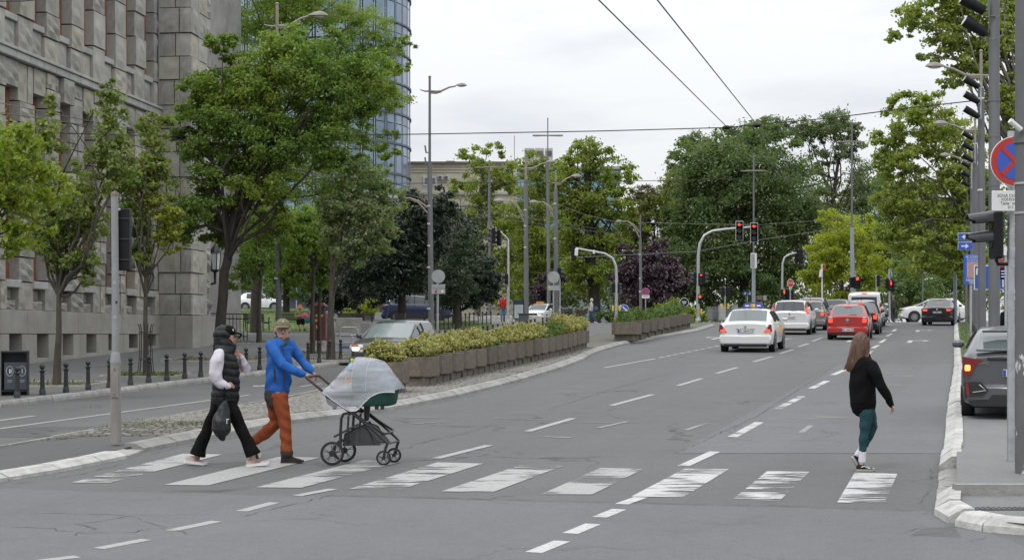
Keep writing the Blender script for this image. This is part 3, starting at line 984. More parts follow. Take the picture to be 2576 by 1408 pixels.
m2 = MB(); m2.cyl(fp(.10, .06, 10.9) - Vector(c0), fp(.10, .06, ZTOP) - Vector(c0), .025, n=6); m2.build('down_cable', mat('cable_grey', (.25, .25, .25), .6), bld)
# ------------------------------------------------------------------ curved blue glass tower
M_BLUE = mat('tower_glass', (0.20, 0.265, 0.345), 0.10, metal=0.5, var=0.35, vscale=0.4, island=0.25)
M_MUL = mat('tower_mullion', (0.10, 0.12, 0.15), 0.5, 0.3)
M_MULW = mat('tower_floor_band', (0.30, 0.36, 0.43), 0.5, 0.2)
TY = 172.0
tcx, tR = xat(1028, TY) - 11.5, 11.5
tc_ = Vector((tcx, TY + 2, 2.0))
tower = empty('glass_tower', tc_, 0, 'curved blue glass office tower rising behind the big tree', 'building')
NF, H0 = 15, 3.0
core = MB(); core.lathe([(tR - .25, 0), (tR - .25, NF * H0 + 3)], 40); core.build('core', mat('tower_core', (.05, .06, .08), .6), tower)
pane_meshes = []
nseg = 44
for j in range(NF):
 zf = j * H0 + 1.2
 for (za, zb_) in ((zf + .14, zf + 1.95), (zf + 2.03, zf + H0 - .1)):
  for k in range(-11, 10):
   a0 = -PI / 2 + (k * 2 * PI / nseg) + .018 + .55; a1 = a0 + 2 * PI / nseg - .036
   if a1 > .35: continue
   if zf + tc_.z < 8: continue
   g = MB()
   g.add([(tR * math.cos(a0), tR * math.sin(a0), za), (tR * math.cos(a1), tR * math.sin(a1), za), (tR * math.cos(a1), tR * math.sin(a1), zb_), (tR * math.cos(a0), tR * math.sin(a0), zb_),
    ((tR - .08) * math.cos(a0), (tR - .08) * math.sin(a0), za), ((tR - .08) * math.cos(a1), (tR - .08) * math.sin(a1), za), ((tR - .08) * math.cos(a1), (tR - .08) * math.sin(a1), zb_), ((tR - .08) * math.cos(a0), (tR - .08) * math.sin(a0), zb_)],
    [(0, 1, 2, 3), (1, 0, 4, 5), (2, 1, 5, 6), (3, 2, 6, 7), (0, 3, 7, 4)])
   pane_meshes.append(g)
pane_meshes.sort(key=lambda g: -g.v[0][0])
for g in pane_meshes[:290]: g.build('pane', M_BLUE, tower)
if len(pane_meshes) > 290:
 j_ = MB()
 for g in pane_meshes[290:]: j_.add(g.v, g.f)
 tag(j_.build('panes', M_BLUE, tower), kind='stuff')
for j in range(NF + 1):
 zf = j * H0 + 1.2
 b_ = MB(); b_.lathe([(tR - .1, zf - .09), (tR + .16, zf - .09), (tR + .16, zf + .09), (tR - .1, zf + .09)], 56)
 b_.build('floor_band', M_MUL, tower)
mu = MB()
for k in range(nseg):
 a = -PI / 2 + k * 2 * PI / nseg + .55
 mu.cyl((tR * math.cos(a), tR * math.sin(a), 1), (tR * math.cos(a), tR * math.sin(a), NF * H0 + 2), .07, n=4)
mu.build('mullion_frame', M_MULW, tower)
# ------------------------------------------------------------------ beige block with air conditioners, blue office behind
M_BEI = mat('beige_render', (0.64, 0.59, 0.47), 0.85, var=0.14, vscale=0.5)
M_BEI2 = mat('beige_band', (0.50, 0.47, 0.40), 0.85, var=0.12, vscale=0.8)
M_WHT = mat('white_frame', (0.70, 0.70, 0.70), 0.5)
M_WIN = mat('curtained_pane', (0.22, 0.24, 0.26), 0.2, spec=0.6)
BY = 190.0
def bx_px(mb, x0, y0, x1, y1, Y, depth, off=0.0, org=None, bev=0):
 a, b = at(x0, y1, Y), at(x1, y0, Y)
 c = Vector(((a.x + b.x) / 2, Y + off + depth / 2, (a.z + b.z) / 2))
 if org is not None: c -= org
 mb.box(c, (abs(b.x - a.x), depth, abs(b.z - a.z)), None, bev)
o_ = ground(1150, BY)
bei = empty('apartment_building', o_, 0, 'beige flat-roofed building with air conditioners between tower and trees', 'building')
m_ = MB(); bx_px(m_, 1005, 412, 1300, 860, BY, 14, 0, o_); m_.build('wall', M_BEI, bei)
m_ = MB(); bx_px(m_, 1003, 407, 1302, 413, BY, 14.4, -.3, o_); m_.build('roof_edge', mat('roof_edge_dark', (.2, .17, .13), .8), bei)
for yy in (420, 427, 434): 
 m_ = MB(); bx_px(m_, 1010, yy, 1290, yy + 1.2, BY, .1, -.06, o_); m_.build('plaster_joint', mat('joint', (.27, .23, .16), .9), bei)
m_ = MB(); bx_px(m_, 1004, 484, 1300, 490, BY, .5, -.35, o_); m_.build('string_course', M_BEI2, bei)
m_ = MB(); bx_px(m_, 1004, 513, 1300, 518, BY, .4, -.3, o_); m_.build('string_course', M_BEI2, bei)
for x0, y0, x1, y1 in ((1065, 445, 1098, 467), (1100, 520, 1118, 545), (1200, 446, 1232, 467), (1150, 522, 1175, 550)):
 w_ = MB()
 bx_px(w_, x0, y0, x0 + 3, y1, BY, .2, -.15, o_); bx_px(w_, x1 - 3, y0, x1, y1, BY, .2, -.15, o_); bx_px(w_, x0 + 3, y0, x1 - 3, y0 + 3, BY, .2, -.15, o_); bx_px(w_, x0 + 3, y1 - 3, x1 - 3, y1, BY, .2, -.15, o_)
 f_ = w_.build('window', M_WHT, bei)
 p_ = MB(); bx_px(p_, x0 + 2.5, y0 + 2.5, x1 - 2.5, y1 - 2.5, BY, .1, -.08, o_); p_.build('pane', M_WIN, f_)
for x0 in (1102, 1117):
 a_ = MB(); bx_px(a_, x0, 442, x0 + 12.5, 453, BY, .4, -.45, o_, .04)
 u_ = a_.build('air_conditioner', mat('ac_white', (.6, .6, .58), .5), bei)
 c_ = at(x0 + 5.5, 447.5, BY) - Vector(o_); fan = MB(); fan.disc((c_.x, -.48, c_.z), .19, (0, 1, 0), 14, .03); fan.build('fan', mat('ac_fan', (.12, .12, .12), .6), u_)
m_ = MB(); bx_px(m_, 1120, 400, 1143, 412, BY, 3, 2, o_); m_.build('roof_hut', mat('hut', (.25, .23, .2), .9), bei)
OY = 215.0
o_ = ground(1400, OY)
off = empty('glass_office', o_, 0, 'pale blue glass office block with rooftop units glimpsed behind the park trees', 'building')
m_ = MB(); bx_px(m_, 1285, 425, 1560, 860, OY, 20, 0, o_); m_.build('wall', mat('office_wall', (.30, .35, .38), .6), off)
for j in range(9):
 for k in range(13):
  x0 = 1290 + k * 20.5; y0 = 432 + j * 22
  p_ = MB(); bx_px(p_, x0, y0, x0 + 18.5, y0 + 18, OY, .2, -.15, o_)
  p_.build('pane', mat('office_glass', (0.20, 0.33, 0.42), .15, metal=.35, island=.25, var=.2), off)
m_ = MB(); bx_px(m_, 1280, 419, 1565, 426, OY, 20.6, -.4, o_); m_.build('roof_edge', mat('office_edge', (.35, .35, .33), .7), off)
for x0, x1 in ((1320, 1345), (1347, 1370), (1373, 1392)):
 m_ = MB(); bx_px(m_, x0, 366, x1, 420, OY, 3, 3, o_)
 u_ = m_.build('rooftop_unit', mat('unit_grey', (.42, .41, .38), .7, var=.15), off)
 for q in range(5):
  s_ = MB(); xx = x0 + 3 + q * (x1 - x0 - 5) / 5; bx_px(s_, xx, 373, xx + 2, 386, OY, .2, 2.85, o_); s_.build('louvre', mat('louvre_dark', (.1, .1, .1), .7), u_)
m_ = MB(); c_ = at(1294, 425, OY) - Vector(o_); d_ = at(1294, 337, OY) - Vector(o_); m_.cyl((c_.x, 2, c_.z), (d_.x, 2, d_.z), .05, n=6); m_.build('antenna', mat('ant', (.3, .3, .3), .5), off)
# ------------------------------------------------------------------ trees
def leaves(name, pts, rad, size, m, parent=None, seed=0, up=0.35, aspect=0.55, droop=0.0):
 """pts (n,3) leaf positions, rad outward directions (n,3)"""
 g = np.random.default_rng(seed)
 n = len(pts)
 nrm = g.normal(0, 1, (n, 3)); nrm /= np.linalg.norm(nrm, axis=1)[:, None]
 nrm = nrm * 0.9 + rad * 0.45 + np.array([0, 0, up])
 nrm /= np.linalg.norm(nrm, axis=1)[:, None]
 ax = g.normal(0, 1, (n, 3)); ax[:, 2] -= droop
 ax -= nrm * (ax * nrm).sum(1)[:, None]; ax /= np.linalg.norm(ax, axis=1)[:, None] + 1e-9
 bx = np.cross(nrm, ax)
 s = size * g.uniform(.65, 1.35, n)[:, None]
 V = np.stack([pts - ax * s * .5, pts + bx * s * aspect * .5 - ax * s * .05, pts + ax * s * .5, pts - bx * s * aspect * .5 - ax * s * .05], 1).reshape(-1, 3)
 Fq = np.arange(n * 4).reshape(n, 4)
 return npmesh(name, V, Fq, m, parent)
def sample_crown(blobs, n, seed, clump=0.22, per=60, inner=0.25, shell=0.62):
 """blobs: (cx,cy,cz,rx,ry,rz[,density]); returns points, outward dirs, clump centres"""
 g = np.random.default_rng(seed)
 vol = np.array([(b[3] * b[4] * b[5]) ** (2 / 3) * (b[6] if len(b) > 6 else 1) for b in blobs]); vol = vol / vol.sum()
 P, R, C = [], [], []
 for b, v in zip(blobs, vol):
  c = np.array(b[:3]); r = np.array(b[3:6])
  nb = int(n * v)
  if nb < 4: continue
  k = max(3, nb // per)
  d = g.normal(0, 1, (k, 3)); d /= np.linalg.norm(d, axis=1)[:, None]
  f = np.where(g.random(k) < inner, g.uniform(.1, shell, k), g.uniform(shell, 1.0, k))
  cc = c + d * r * f[:, None]
  cr = (r.prod() ** (1 / 3)) * clump * g.uniform(.6, 1.4, k)
  idx = g.integers(0, k, nb)
  q = g.normal(0, 1, (nb, 3)) * np.array([1, 1, .62]) * .55
  p = cc[idx] + q * cr[idx][:, None]
  P.append(p); 
  out = (p - c) / r; out /= np.linalg.norm(out, axis=1)[:, None] + 1e-9
  R.append(out); C.append(cc)
 return np.concatenate(P), np.concatenate(R), np.concatenate(C)
M_BARK = mat('bark_dark', (0.036, 0.031, 0.025), 0.95, var=0.4, vscale=5, bump=0.8, bscale=18, stretch=(1, 1, .3))
M_BARKL = mat('bark_grey', (0.065, 0.056, 0.044), 0.95, var=0.35, vscale=5, bump=0.7, bscale=18, stretch=(1, 1, .3))
M_BARKP = mat('bark_plane', (0.12, 0.11, 0.085), 0.9, var=0.45, vscale=2.5, bump=0.3, bscale=10)
G = {
'front':  leaf_mat('leaf_front', (0.125, 0.183, 0.021), (0.297, 0.354, 0.041), 0.47),
'young':  leaf_mat('leaf_young', (0.102, 0.154, 0.041), (0.273, 0.313, 0.088), 0.45),
'acacia': leaf_mat('leaf_acacia', (0.068, 0.143, 0.028), (0.241, 0.322, 0.061), 0.42),
'acaciaL': leaf_mat('leaf_acacia_light', (0.143, 0.219, 0.030), (0.259, 0.314, 0.060), 0.47),
'ash':    leaf_mat('leaf_ash', (0.120, 0.175, 0.067), (0.239, 0.277, 0.139), 0.45),
'lime':   leaf_mat('leaf_lime', (0.110, 0.189, 0.029), (0.268, 0.355, 0.076), 0.45),
'yew':    leaf_mat('leaf_yew', (0.011, 0.021, 0.011), (0.032, 0.060, 0.025), 0.10),
'yewL':   leaf_mat('leaf_yew_light', (0.016, 0.034, 0.011), (0.055, 0.090, 0.028), 0.15),
'plane':  leaf_mat('leaf_plane', (0.158, 0.207, 0.038), (0.312, 0.363, 0.084), 0.45),
'olive':  leaf_mat('leaf_olive', (0.126, 0.162, 0.023), (0.257, 0.305, 0.053), 0.47),
'purple': leaf_mat('leaf_purple', (0.032, 0.019, 0.027), (0.104, 0.064, 0.083), 0.15),
'sophora': leaf_mat('leaf_sophora', (0.069, 0.116, 0.036), (0.170, 0.222, 0.085), 0.47),
'far':    leaf_mat('leaf_far', (0.096, 0.133, 0.060), (0.183, 0.226, 0.110), 0.47),
'yellow': leaf_mat('leaf_yellow', (0.220, 0.267, 0.023), (0.404, 0.426, 0.060), 0.49),
'gold':   leaf_mat('leaf_gold', (0.142, 0.172, 0.013), (0.255, 0.269, 0.037), 0.35),
'mint':   leaf_mat('leaf_mint', (0.119, 0.186, 0.064), (0.270, 0.346, 0.125), 0.42),
'wood':   leaf_mat('leaf_wood', (0.051, 0.082, 0.020), (0.174, 0.220, 0.053), 0.37),
'bronze': leaf_mat('leaf_bronze', (0.079, 0.066, 0.042), (0.128, 0.103, 0.062), 0.32),
'hedge':  leaf_mat('leaf_hedge', (0.110, 0.176, 0.025), (0.302, 0.333, 0.055), 0.37),
'eony':   leaf_mat('leaf_euonymus', (0.170, 0.182, 0.040), (0.514, 0.462, 0.165), 0.20),
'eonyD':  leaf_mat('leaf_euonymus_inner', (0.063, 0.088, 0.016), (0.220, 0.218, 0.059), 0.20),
'box':    leaf_mat('leaf_box', (0.051, 0.099, 0.016), (0.146, 0.215, 0.036), 0.29),
}
def limb(mb, a, b, r0, r1, rng_, wob=0.12, n=6, seg=5):
 a = np.array(a, float); b = np.array(b, float)
 L = np.linalg.norm(b - a)
 pts = []
 bend = rng_.normal(0, 1, 3) * L * wob
 for k in range(seg + 1):
  t = k / seg
  p = a + (b - a) * t + bend * math.sin(PI * t) * (1 - .3 * t) + np.array([0, 0, L * .10 * math.sin(PI * t)])
  if 0 < k < seg: p = p + rng_.normal(0, 1, 3) * L * .022
  pts.append(p)
 rr = [r0 + (r1 - r0) * (k / seg) for k in range(seg + 1)]
 mb.tube(pts, rr, n, True)
 return pts
def tree(name, label, Y, trunk_px, blobs_px, n, size, leafm, barkm=M_BARK, seed=0, r0=0.2, fork=None, limbs=14, group=None, clump=0.22, per=60,
  inner=0.25, extra=None, dz=0.0, twig=2, cat='tree', limb_r=None, up=.35, droop=0.0, aspect=.55, shell=.62, squash=1.0):
 """trunk_px: polyline from the base up [(px,py)...]; blobs_px: (px,py,rx,ry[,dY,density]) in picture pixels at depth Y"""
 rng_ = np.random.default_rng(seed + 100)
 k = Y / F
 tp = [at(p[0], p[1], Y + (p[2] if len(p) > 2 else 0)) for p in trunk_px]
 base = Vector((tp[0].x, tp[0].y, zgf(tp[0].x, tp[0].y) + dz))
 if tp[0].z > base.z + .05 or tp[0].z < base.z - .05: tp = [base - Vector((0, 0, .1))] + [p for p in tp if p.z > base.z + .3]
 root = empty(name, base, 0, label, cat, group)
 mb = MB()
 L = len(tp)
 rr = [r0 * (1.25 if i == 0 else 1 - .5 * i / max(1, L - 1)) for i in range(L)]
 pts, rs_ = [], []
 for i in range(L - 1):
  for t in (0, .5):
   pts.append(tp[i].lerp(tp[i + 1], t) + Vector(rng_.normal(0, r0 * .12, 3)) * (1 if i or t else 0)); rs_.append(rr[i] * (1 - t) + rr[i + 1] * t)
 pts.append(tp[-1]); rs_.append(rr[-1])
 mb.tube([p - base for p in pts], rs_, 10)
 mb.build('trunk', barkm, root, 60)
 blobs = []
 for b in blobs_px:
  c = at(b[0], b[1], Y)
  dy = (b[4] if len(b) > 4 else 0) * k
  dens = b[5] if len(b) > 5 else 1
  rx, rz = b[2] * k, b[3] * k
  blobs.append((c.x - base.x, c.y + dy - base.y, c.z - base.z, rx, (rx + rz) * .5 * squash, rz, dens))
 P, R, C = sample_crown(blobs, n, seed, clump, per, inner, shell)
 lm = leafm if isinstance(leafm, list) else [leafm]
 if len(lm) == 1:
  leaves('crown', P, R, size, lm[0], root, seed, up, aspect, droop)['kind'] = 'stuff'
 else:
  g = np.random.default_rng(seed + 5)
  sel = (np.sin(P[:, 0] * 1.3 + seed) + np.sin(P[:, 2] * 1.7 + seed * 2) + g.normal(0, .7, len(P))) > 0.5
  leaves('crown', P[~sel], R[~sel], size, lm[0], root, seed, up, aspect, droop)['kind'] = 'stuff'
  leaves('crown', P[sel], R[sel], size, lm[1], root, seed + 1, up, aspect, droop)['kind'] = 'stuff'
 if limbs:
  lb = MB()
  tips = C[rng_.permutation(len(C))[:limbs]]
  up_pts = [np.array(p - base) for p in pts]
  f0 = fork if fork is not None else .55
  for t in tips:
   u = rng_.uniform(f0, 1.0)
   i = min(len(up_pts) - 1, int(u * (len(up_pts) - 1)))
   a = up_pts[i]
   rl = (limb_r or r0 * .45) * rng_.uniform(.6, 1.1)
   q = limb(lb, a, t, rl, rl * .22, rng_, .10, 6, 5)
   for _ in range(twig):
    s_ = q[rng_.integers(2, 5)]
    e = C[np.argsort(((C - s_) ** 2).sum(1))[rng_.integers(0, min(6, len(C)))]]
    limb(lb, s_, e, rl * .4, rl * .1, rng_, .12, 4, 3)
  lb.build('limbs', barkm, root, 60)
 if extra: extra(root, base)
 return root, base, P, C
Y_ = W(-40, 1003, KD).y
r_, b_, P_, C_ = tree('maple_tree', 'bright green large-leaved tree reaching in at the left picture edge', Y_, [(-70, 1003), (-68, 800), (-62, 640), (-55, 500)],
 [(-20, 420, 120, 120), (35, 395, 80, 75), (90, 400, 55, 60), (20, 510, 95, 70), (130, 455, 45, 40), (70, 590, 60, 50), (-40, 560, 130, 100), (30, 620, 40, 50), (175, 490, 28, 18), (105, 500, 50, 40), (60, 340, 60, 35)],
 5200, .16, G['front'], M_BARKL, 3, .12, .5, 26, clump=.34, per=26, inner=.3, limb_r=.03, dz=KD, up=.15, droop=.5, aspect=.42)
lmesh = []
for k in range(4):
 rr = random.Random(k); lf = MB()
 w_ = .24 + .05 * rr.random()
 lf.add([(-.5, 0, 0), (-.1, w_, .06), (.25, w_ * .7, .03), (.55, 0, -.10), (.25, -w_ * .7, .03), (-.1, -w_, .06), (0, 0, 0)], [(0, 6, 1), (1, 6, 2), (2, 6, 3), (3, 6, 4), (4, 6, 5), (5, 6, 0)])
 me = bpy.data.meshes.new('leaf'); me.from_pydata(lf.v, [], lf.f); me.materials.append(G['front']); me.update(); lmesh.append(me)
rg = np.random.default_rng(8)
front = np.argsort(P_[:, 1] + rg.normal(0, .25, len(P_)))
front = [i for i in front if (P_[i][0] + b_.x) / (P_[i][1] + b_.y) > -.30][:260]
for i in front:
 o = link('leaf', lmesh[i % 4], r_)
 o.location = P_[i]; o.rotation_euler = (rg.uniform(-.8, .8), rg.uniform(.1, 1.1), rg.uniform(0, 6.28)); s_ = rg.uniform(.13, .21); o.scale = (s_, s_, s_)
g_y = 'young street trees on the left pavement'
p_ = W(143, 968, KD)
tree('young_tree', 'young forked street tree between the bin and the pole, light green', p_.y, [(143, 968), (147, 850), (150, 745), (150, 700)],
 [(150, 520, 85, 90), (120, 360, 40, 80, 0, .8), (210, 560, 70, 60), (250, 430, 65, 70), (280, 300, 45, 75, 0, .9), (180, 650, 70, 45), (120, 600, 50, 60), (310, 400, 40, 60), (130, 250, 22, 60, 0, .6), (270, 225, 22, 40, 0, .6), (215, 700, 30, 28)],
 14000, .115, G['young'], M_BARKL, 21, .09, .75, 26, g_y, .26, 40, .25, None, KD, 2, limb_r=.05)
p_ = W(367, 945, KD)
tree('young_tree', 'young street tree inside an iron guard with yellowing lower crown', p_.y, [(367, 945), (366, 800), (366, 700), (372, 620)],
 [(390, 330, 45, 60, 0, .8), (350, 450, 65, 70), (330, 560, 50, 60), (395, 400, 40, 60), (345, 640, 45, 40)],
 7500, .13, [G['young'], G['acacia']], M_BARKL, 22, .07, .6, 18, g_y, .26, 40, .25, None, KD, 2, limb_r=.035)
yw = [o for o in bpy.data.objects if o.name.startswith('young_tree')][-1]
k_ = p_.y / F
bl = []
for b in [(400, 500, 40, 50), (415, 560, 50, 45), (430, 605, 35, 35), (385, 450, 25, 40), (350, 480, 30, 50)]:
 c = at(b[0], b[1], p_.y - .2) - yw.location
 bl.append((c.x, c.y, c.z, b[2] * k_, b[2] * k_, b[3] * k_))
P2, R2, _c = sample_crown(bl, 2600, 77, .26, 40)
leaves('crown', P2, R2, .12, G['gold'], yw, 78)['kind'] = 'stuff'
p_ = W(552, 905, KD)
tree('large_acacia_tree', 'large tree with dark leaning trunk beside the stone building corner', p_.y, [(552, 905), (556, 800), (566, 690), (574, 620), (582, 560), (600, 470), (640, 360)],
 [(600, 250, 120, 110), (700, 190, 130, 100), (830, 230, 120, 100), (520, 380, 80, 90), (660, 370, 130, 90), (790, 350, 110, 70), (500, 240, 60, 80), (460, 310, 45, 60), (640, 470, 120, 60), (480, 520, 70, 90), (760, 110, 110, 60, 0, .8), (920, 200, 90, 75), (560, 130, 60, 50), (440, 560, 50, 70), (540, 560, 60, 70, 60), (930, 290, 60, 40), (850, 400, 70, 40), (700, 560, 80, 50, 60)],
 92000, .122, [G['acacia'], G['acaciaL']], M_BARK, 31, .19, .42, 32, None, .22, 150, .25, None, KD, 3, limb_r=.075)
tree('tall_acacia_tree', 'tall airy tree behind the big dark-trunked one, boughs across the glass tower', 84, [(640, 840), (648, 600), (660, 400), (690, 200), (700, 60)],
 [(660, 60, 110, 70), (780, 20, 120, 60), (900, 60, 90, 50), (960, 120, 70, 40), (1010, 110, 38, 24), (960, 250, 75, 45), (1000, 170, 40, 28), (900, 180, 90, 60), (850, 300, 90, 60), (560, 60, 60, 60), (700, -40, 160, 60), (920, 350, 70, 35, 0, .7), (740, 420, 110, 90), (620, 520, 90, 80), (860, 470, 80, 60), (980, 340, 30, 28, 0, .6), (990, 400, 22, 30, 0, .6), (960, 390, 45, 30, 0, .7), (850, 150, 80, 60), (930, 430, 55, 30)],
 78000, .125, [G['acaciaL'], G['acacia']], M_BARK, 33, .2, .4, 40, None, .22, 60, .25, None, 0, 3, limb_r=.08)
g_l = 'small trees in a row on the left pavement'
for (px, py, top, bl_, leaf_, sd, lab, n_, r0_) in [
 (652, 862, 700, [(640, 640, 60, 60), (690, 600, 60, 60), (610, 700, 45, 40), (660, 560, 50, 50)], 'lime', 41, 'small leaning tree left of the tall lamp post, in front of a bench', 8500, .10),
 (786, 890, 690, [(760, 620, 55, 65), (790, 570, 50, 55), (740, 690, 40, 35)], 'lime', 42, 'thin-trunked tree just left of the maroon cabinet', 7500, .085),
 (803, 888, 690, [(815, 640, 40, 60), (800, 700, 45, 35), (770, 560, 45, 40)], 'lime', 43, 'thin-trunked tree in front of the maroon cabinet', 6000, .075),
 (832, 905, 700, [(880, 540, 70, 60), (940, 520, 70, 65), (900, 450, 65, 55), (980, 500, 40, 50), (870, 630, 60, 45), (950, 600, 55, 45), (840, 500, 50, 50), (830, 580, 40, 50)], 'ash', 44, 'pale grey-green tree in front of the dark yews', 14000, .13)]:
 p_ = W(px, py, KD)
 tree('street_tree', lab, p_.y, [(px, py), (px, (py + top) / 2), (px + 4, top), (px + 8, top - 60)], bl_, n_, .125, G[leaf_], M_BARKL, sd, r0_, .6, 14, g_l, .25, 50, .25, None, KD, 2, limb_r=.045)
g_w = 'dark yews in the left park'
yb_ = [('dense black-green yew nearest the tall lamp post', 92, 1010, [(1000, 620, 110, 130), (940, 690, 100, 90), (1030, 530, 50, 60), (1070, 600, 70, 100), (1055, 515, 42, 50), (1105, 525, 45, 55)], 51, 'yew'),
 ('spreading dark yew whose boughs hang low over the fenced lawn', 97, 1150, [(1130, 640, 100, 120), (1180, 690, 80, 90), (1100, 540, 45, 50), (1220, 720, 45, 55), (1140, 740, 110, 35)], 52, 'yew'),
 ('dark yew at the back left, behind the pale street tree', 106, 905, [(880, 680, 110, 80), (930, 600, 80, 80), (860, 740, 100, 45)], 53, 'yew')]
for lab, Yy, bx, bl_, sd, lf in yb_:
 tree('yew_tree', lab, Yy, [(bx, 830), (bx, 740), (bx - 4, 640)], bl_, 26000, .24, G[lf], M_BARK, sd, .25, .3, 14, g_w, .22, 70, .35, None, 0, 1, limb_r=.09, aspect=.4, droop=.8)
tree('young_yew', 'lighter green yew in front of the dark yews, right of the lamp post', 88, [(1150, 835), (1150, 700), (1150, 600)], [(1150, 690, 75, 70), (1160, 610, 55, 45), (1120, 730, 60, 45)], 11000, .14, G['yewL'], M_BARK, 57, .12, .3, 8, None, .2, 60, .3, None, 0, 1, 'tree', .05, aspect=.4, droop=.8)
tree('gold_shrub', 'bright yellow-green shrub glowing in the gap of the yews', 104, [(935, 800), (935, 770)], [(930, 770, 25, 28), (880, 785, 20, 12)], 1500, .16, G['yellow'], M_BARKL, 58, .05, .2, 4, None, .3, 40, cat='shrub')
tree('plane_tree', 'slender pale plane tree left of the middle lamp masts', 150, [(1200, 815), (1205, 650), (1210, 500), (1215, 400)],
 [(1175, 400, 40, 40, 0, .7), (1240, 380, 38, 35, 0, .8), (1210, 460, 70, 55), (1280, 450, 55, 60), (1190, 540, 60, 50), (1260, 560, 80, 60), (1225, 640, 60, 60), (1160, 470, 35, 40), (1300, 640, 60, 70), (1240, 720, 60, 50)],
 22000, .26, G['plane'], M_BARKP, 61, .25, .3, 22, None, .24, 110, .3, limb_r=.07)
tree('light_green_tree', 'light green tree in the gap between the middle lamp masts', 146, [(1360, 815), (1362, 650), (1360, 500)],
 [(1350, 500, 60, 60), (1370, 620, 70, 80), (1320, 580, 50, 70), (1380, 720, 50, 50), (1340, 420, 40, 40, 0, .7), (1400, 440, 40, 50, 0, .8), (1330, 700, 50, 60)],
 20000, .26, G['olive'], M_BARKP, 62, .25, .3, 18, None, .26, 45, .3, limb_r=.08)
tree('honey_locust_tree', 'yellow-green spreading tree with a thick dark trunk behind the arched traffic light', 135, [(1496, 812), (1490, 720), (1484, 620), (1475, 520), (1478, 420)],
 [(1480, 400, 70, 50), (1545, 440, 60, 50, 0, .7), (1430, 440, 55, 60), (1490, 500, 90, 50), (1560, 530, 60, 40, 0, .8), (1450, 570, 80, 60), (1520, 620, 80, 55), (1440, 660, 60, 50), (1500, 700, 90, 45), (1585, 460, 30, 25, 0, .4), (1600, 560, 40, 40, 0, .6), (1420, 520, 40, 50)],
 32000, .25, [G['olive'], G['acaciaL']], M_BARK, 63, .42, .35, 34, None, .24, 80, .3, limb_r=.13)
tree('purple_plum_tree', 'dark purple-leaved plum tree left of the round hedge', 128, [(1625, 812), (1625, 760), (1625, 700)],
 [(1600, 690, 55, 55), (1650, 670, 55, 60), (1690, 710, 45, 45), (1630, 740, 80, 45), (1575, 640, 25, 30), (1655, 620, 32, 28), (1560, 700, 30, 30)],
 20000, .23, G['purple'], M_BARK, 64, .15, .2, 14, 'purple-leaved plum trees', .22, 50, .3, limb_r=.06)
tree('purple_plum_tree', 'small purple-leaved tree between the lamp masts', 132, [(1378, 812), (1378, 770), (1378, 730)],
 [(1375, 730, 35, 40), (1400, 700, 25, 25), (1350, 740, 30, 30), (1390, 765, 30, 20)],
 5000, .2, G['purple'], M_BARK, 65, .1, .2, 8, 'purple-leaved plum trees', .24, 50, .3, limb_r=.05)
tree('thin_olive_tree', 'thin brownish-olive tree left of the big rounded tree', 148, [(1650, 812), (1650, 700), (1645, 560)],
 [(1640, 500, 50, 40, 0, .7), (1690, 560, 45, 50), (1620, 560, 40, 45, 0, .7), (1670, 640, 60, 50), (1600, 620, 40, 40, 0, .6), (1700, 480, 45, 55), (1615, 520, 50, 50), (1590, 570, 45, 45)],
 22000, .22, [G['olive'], G['bronze']], M_BARK, 66, .15, .3, 16, None, .25, 45, .25, limb_r=.06)
tree('sophora_tree', 'huge dome-shaped dark green tree behind the red signal heads', 140, [(1870, 815), (1872, 720), (1880, 600)],
 [(1870, 430, 160, 110), (1780, 520, 100, 110), (1970, 500, 110, 110), (1730, 640, 80, 110), (1870, 560, 160, 110), (2000, 620, 90, 90), (1830, 680, 130, 90), (1950, 710, 110, 70), (1760, 420, 70, 70), (1900, 360, 110, 50), (2030, 560, 50, 70), (1700, 560, 35, 60), (1760, 740, 70, 40)],
 92000, .26, G['sophora'], M_BARK, 71, .5, .4, 24, None, .25, 170, .38, limb_r=.12, shell=.75)
tree('poplar_tree', 'tall grey-green tree with open dark boughs behind the dome-shaped tree', 165, [(2060, 815), (2070, 640), (2095, 500), (2110, 400)],
 [(2100, 320, 70, 45), (2020, 330, 60, 35), (1930, 330, 70, 35), (2140, 380, 50, 40, 0, .6), (2070, 400, 50, 40, 0, .6), (2150, 320, 30, 25, 0, .7), (1850, 345, 50, 25), (1740, 370, 50, 40), (2080, 540, 60, 70), (1700, 430, 25, 50), (2180, 480, 55, 80), (2160, 570, 60, 60), (1690, 520, 45, 70)],
 42000, .25, G['far'], M_BARK, 72, .3, .35, 30, None, .24, 70, .3, limb_r=.10)
tree('yellow_green_tree', 'yellow-green tree above the queue of cars', 118, [(2120, 812), (2120, 740), (2118, 640)],
 [(2120, 600, 70, 75), (2180, 640, 60, 60), (2070, 640, 55, 55), (2120, 690, 100, 45), (2050, 700, 45, 40), (2190, 570, 30, 35), (2090, 550, 30, 35), (2200, 710, 40, 40), (2130, 745, 90, 25)],
 22000, .2, G['yellow'], M_BARKL, 73, .14, .3, 16, None, .22, 45, .25, limb_r=.05)
tree('mint_tree', 'pale mint-green tree right of the van and pedestrian signal', 122, [(2285, 812), (2285, 740), (2285, 680)],
 [(2270, 650, 40, 50), (2310, 690, 50, 50), (2260, 720, 50, 45), (2330, 740, 45, 35), (2285, 760, 60, 30), (2355, 715, 25, 18, 0, .6)],
 12000, .17, G['mint'], M_BARKL, 74, .13, .3, 12, None, .24, 45, .25, limb_r=.05)
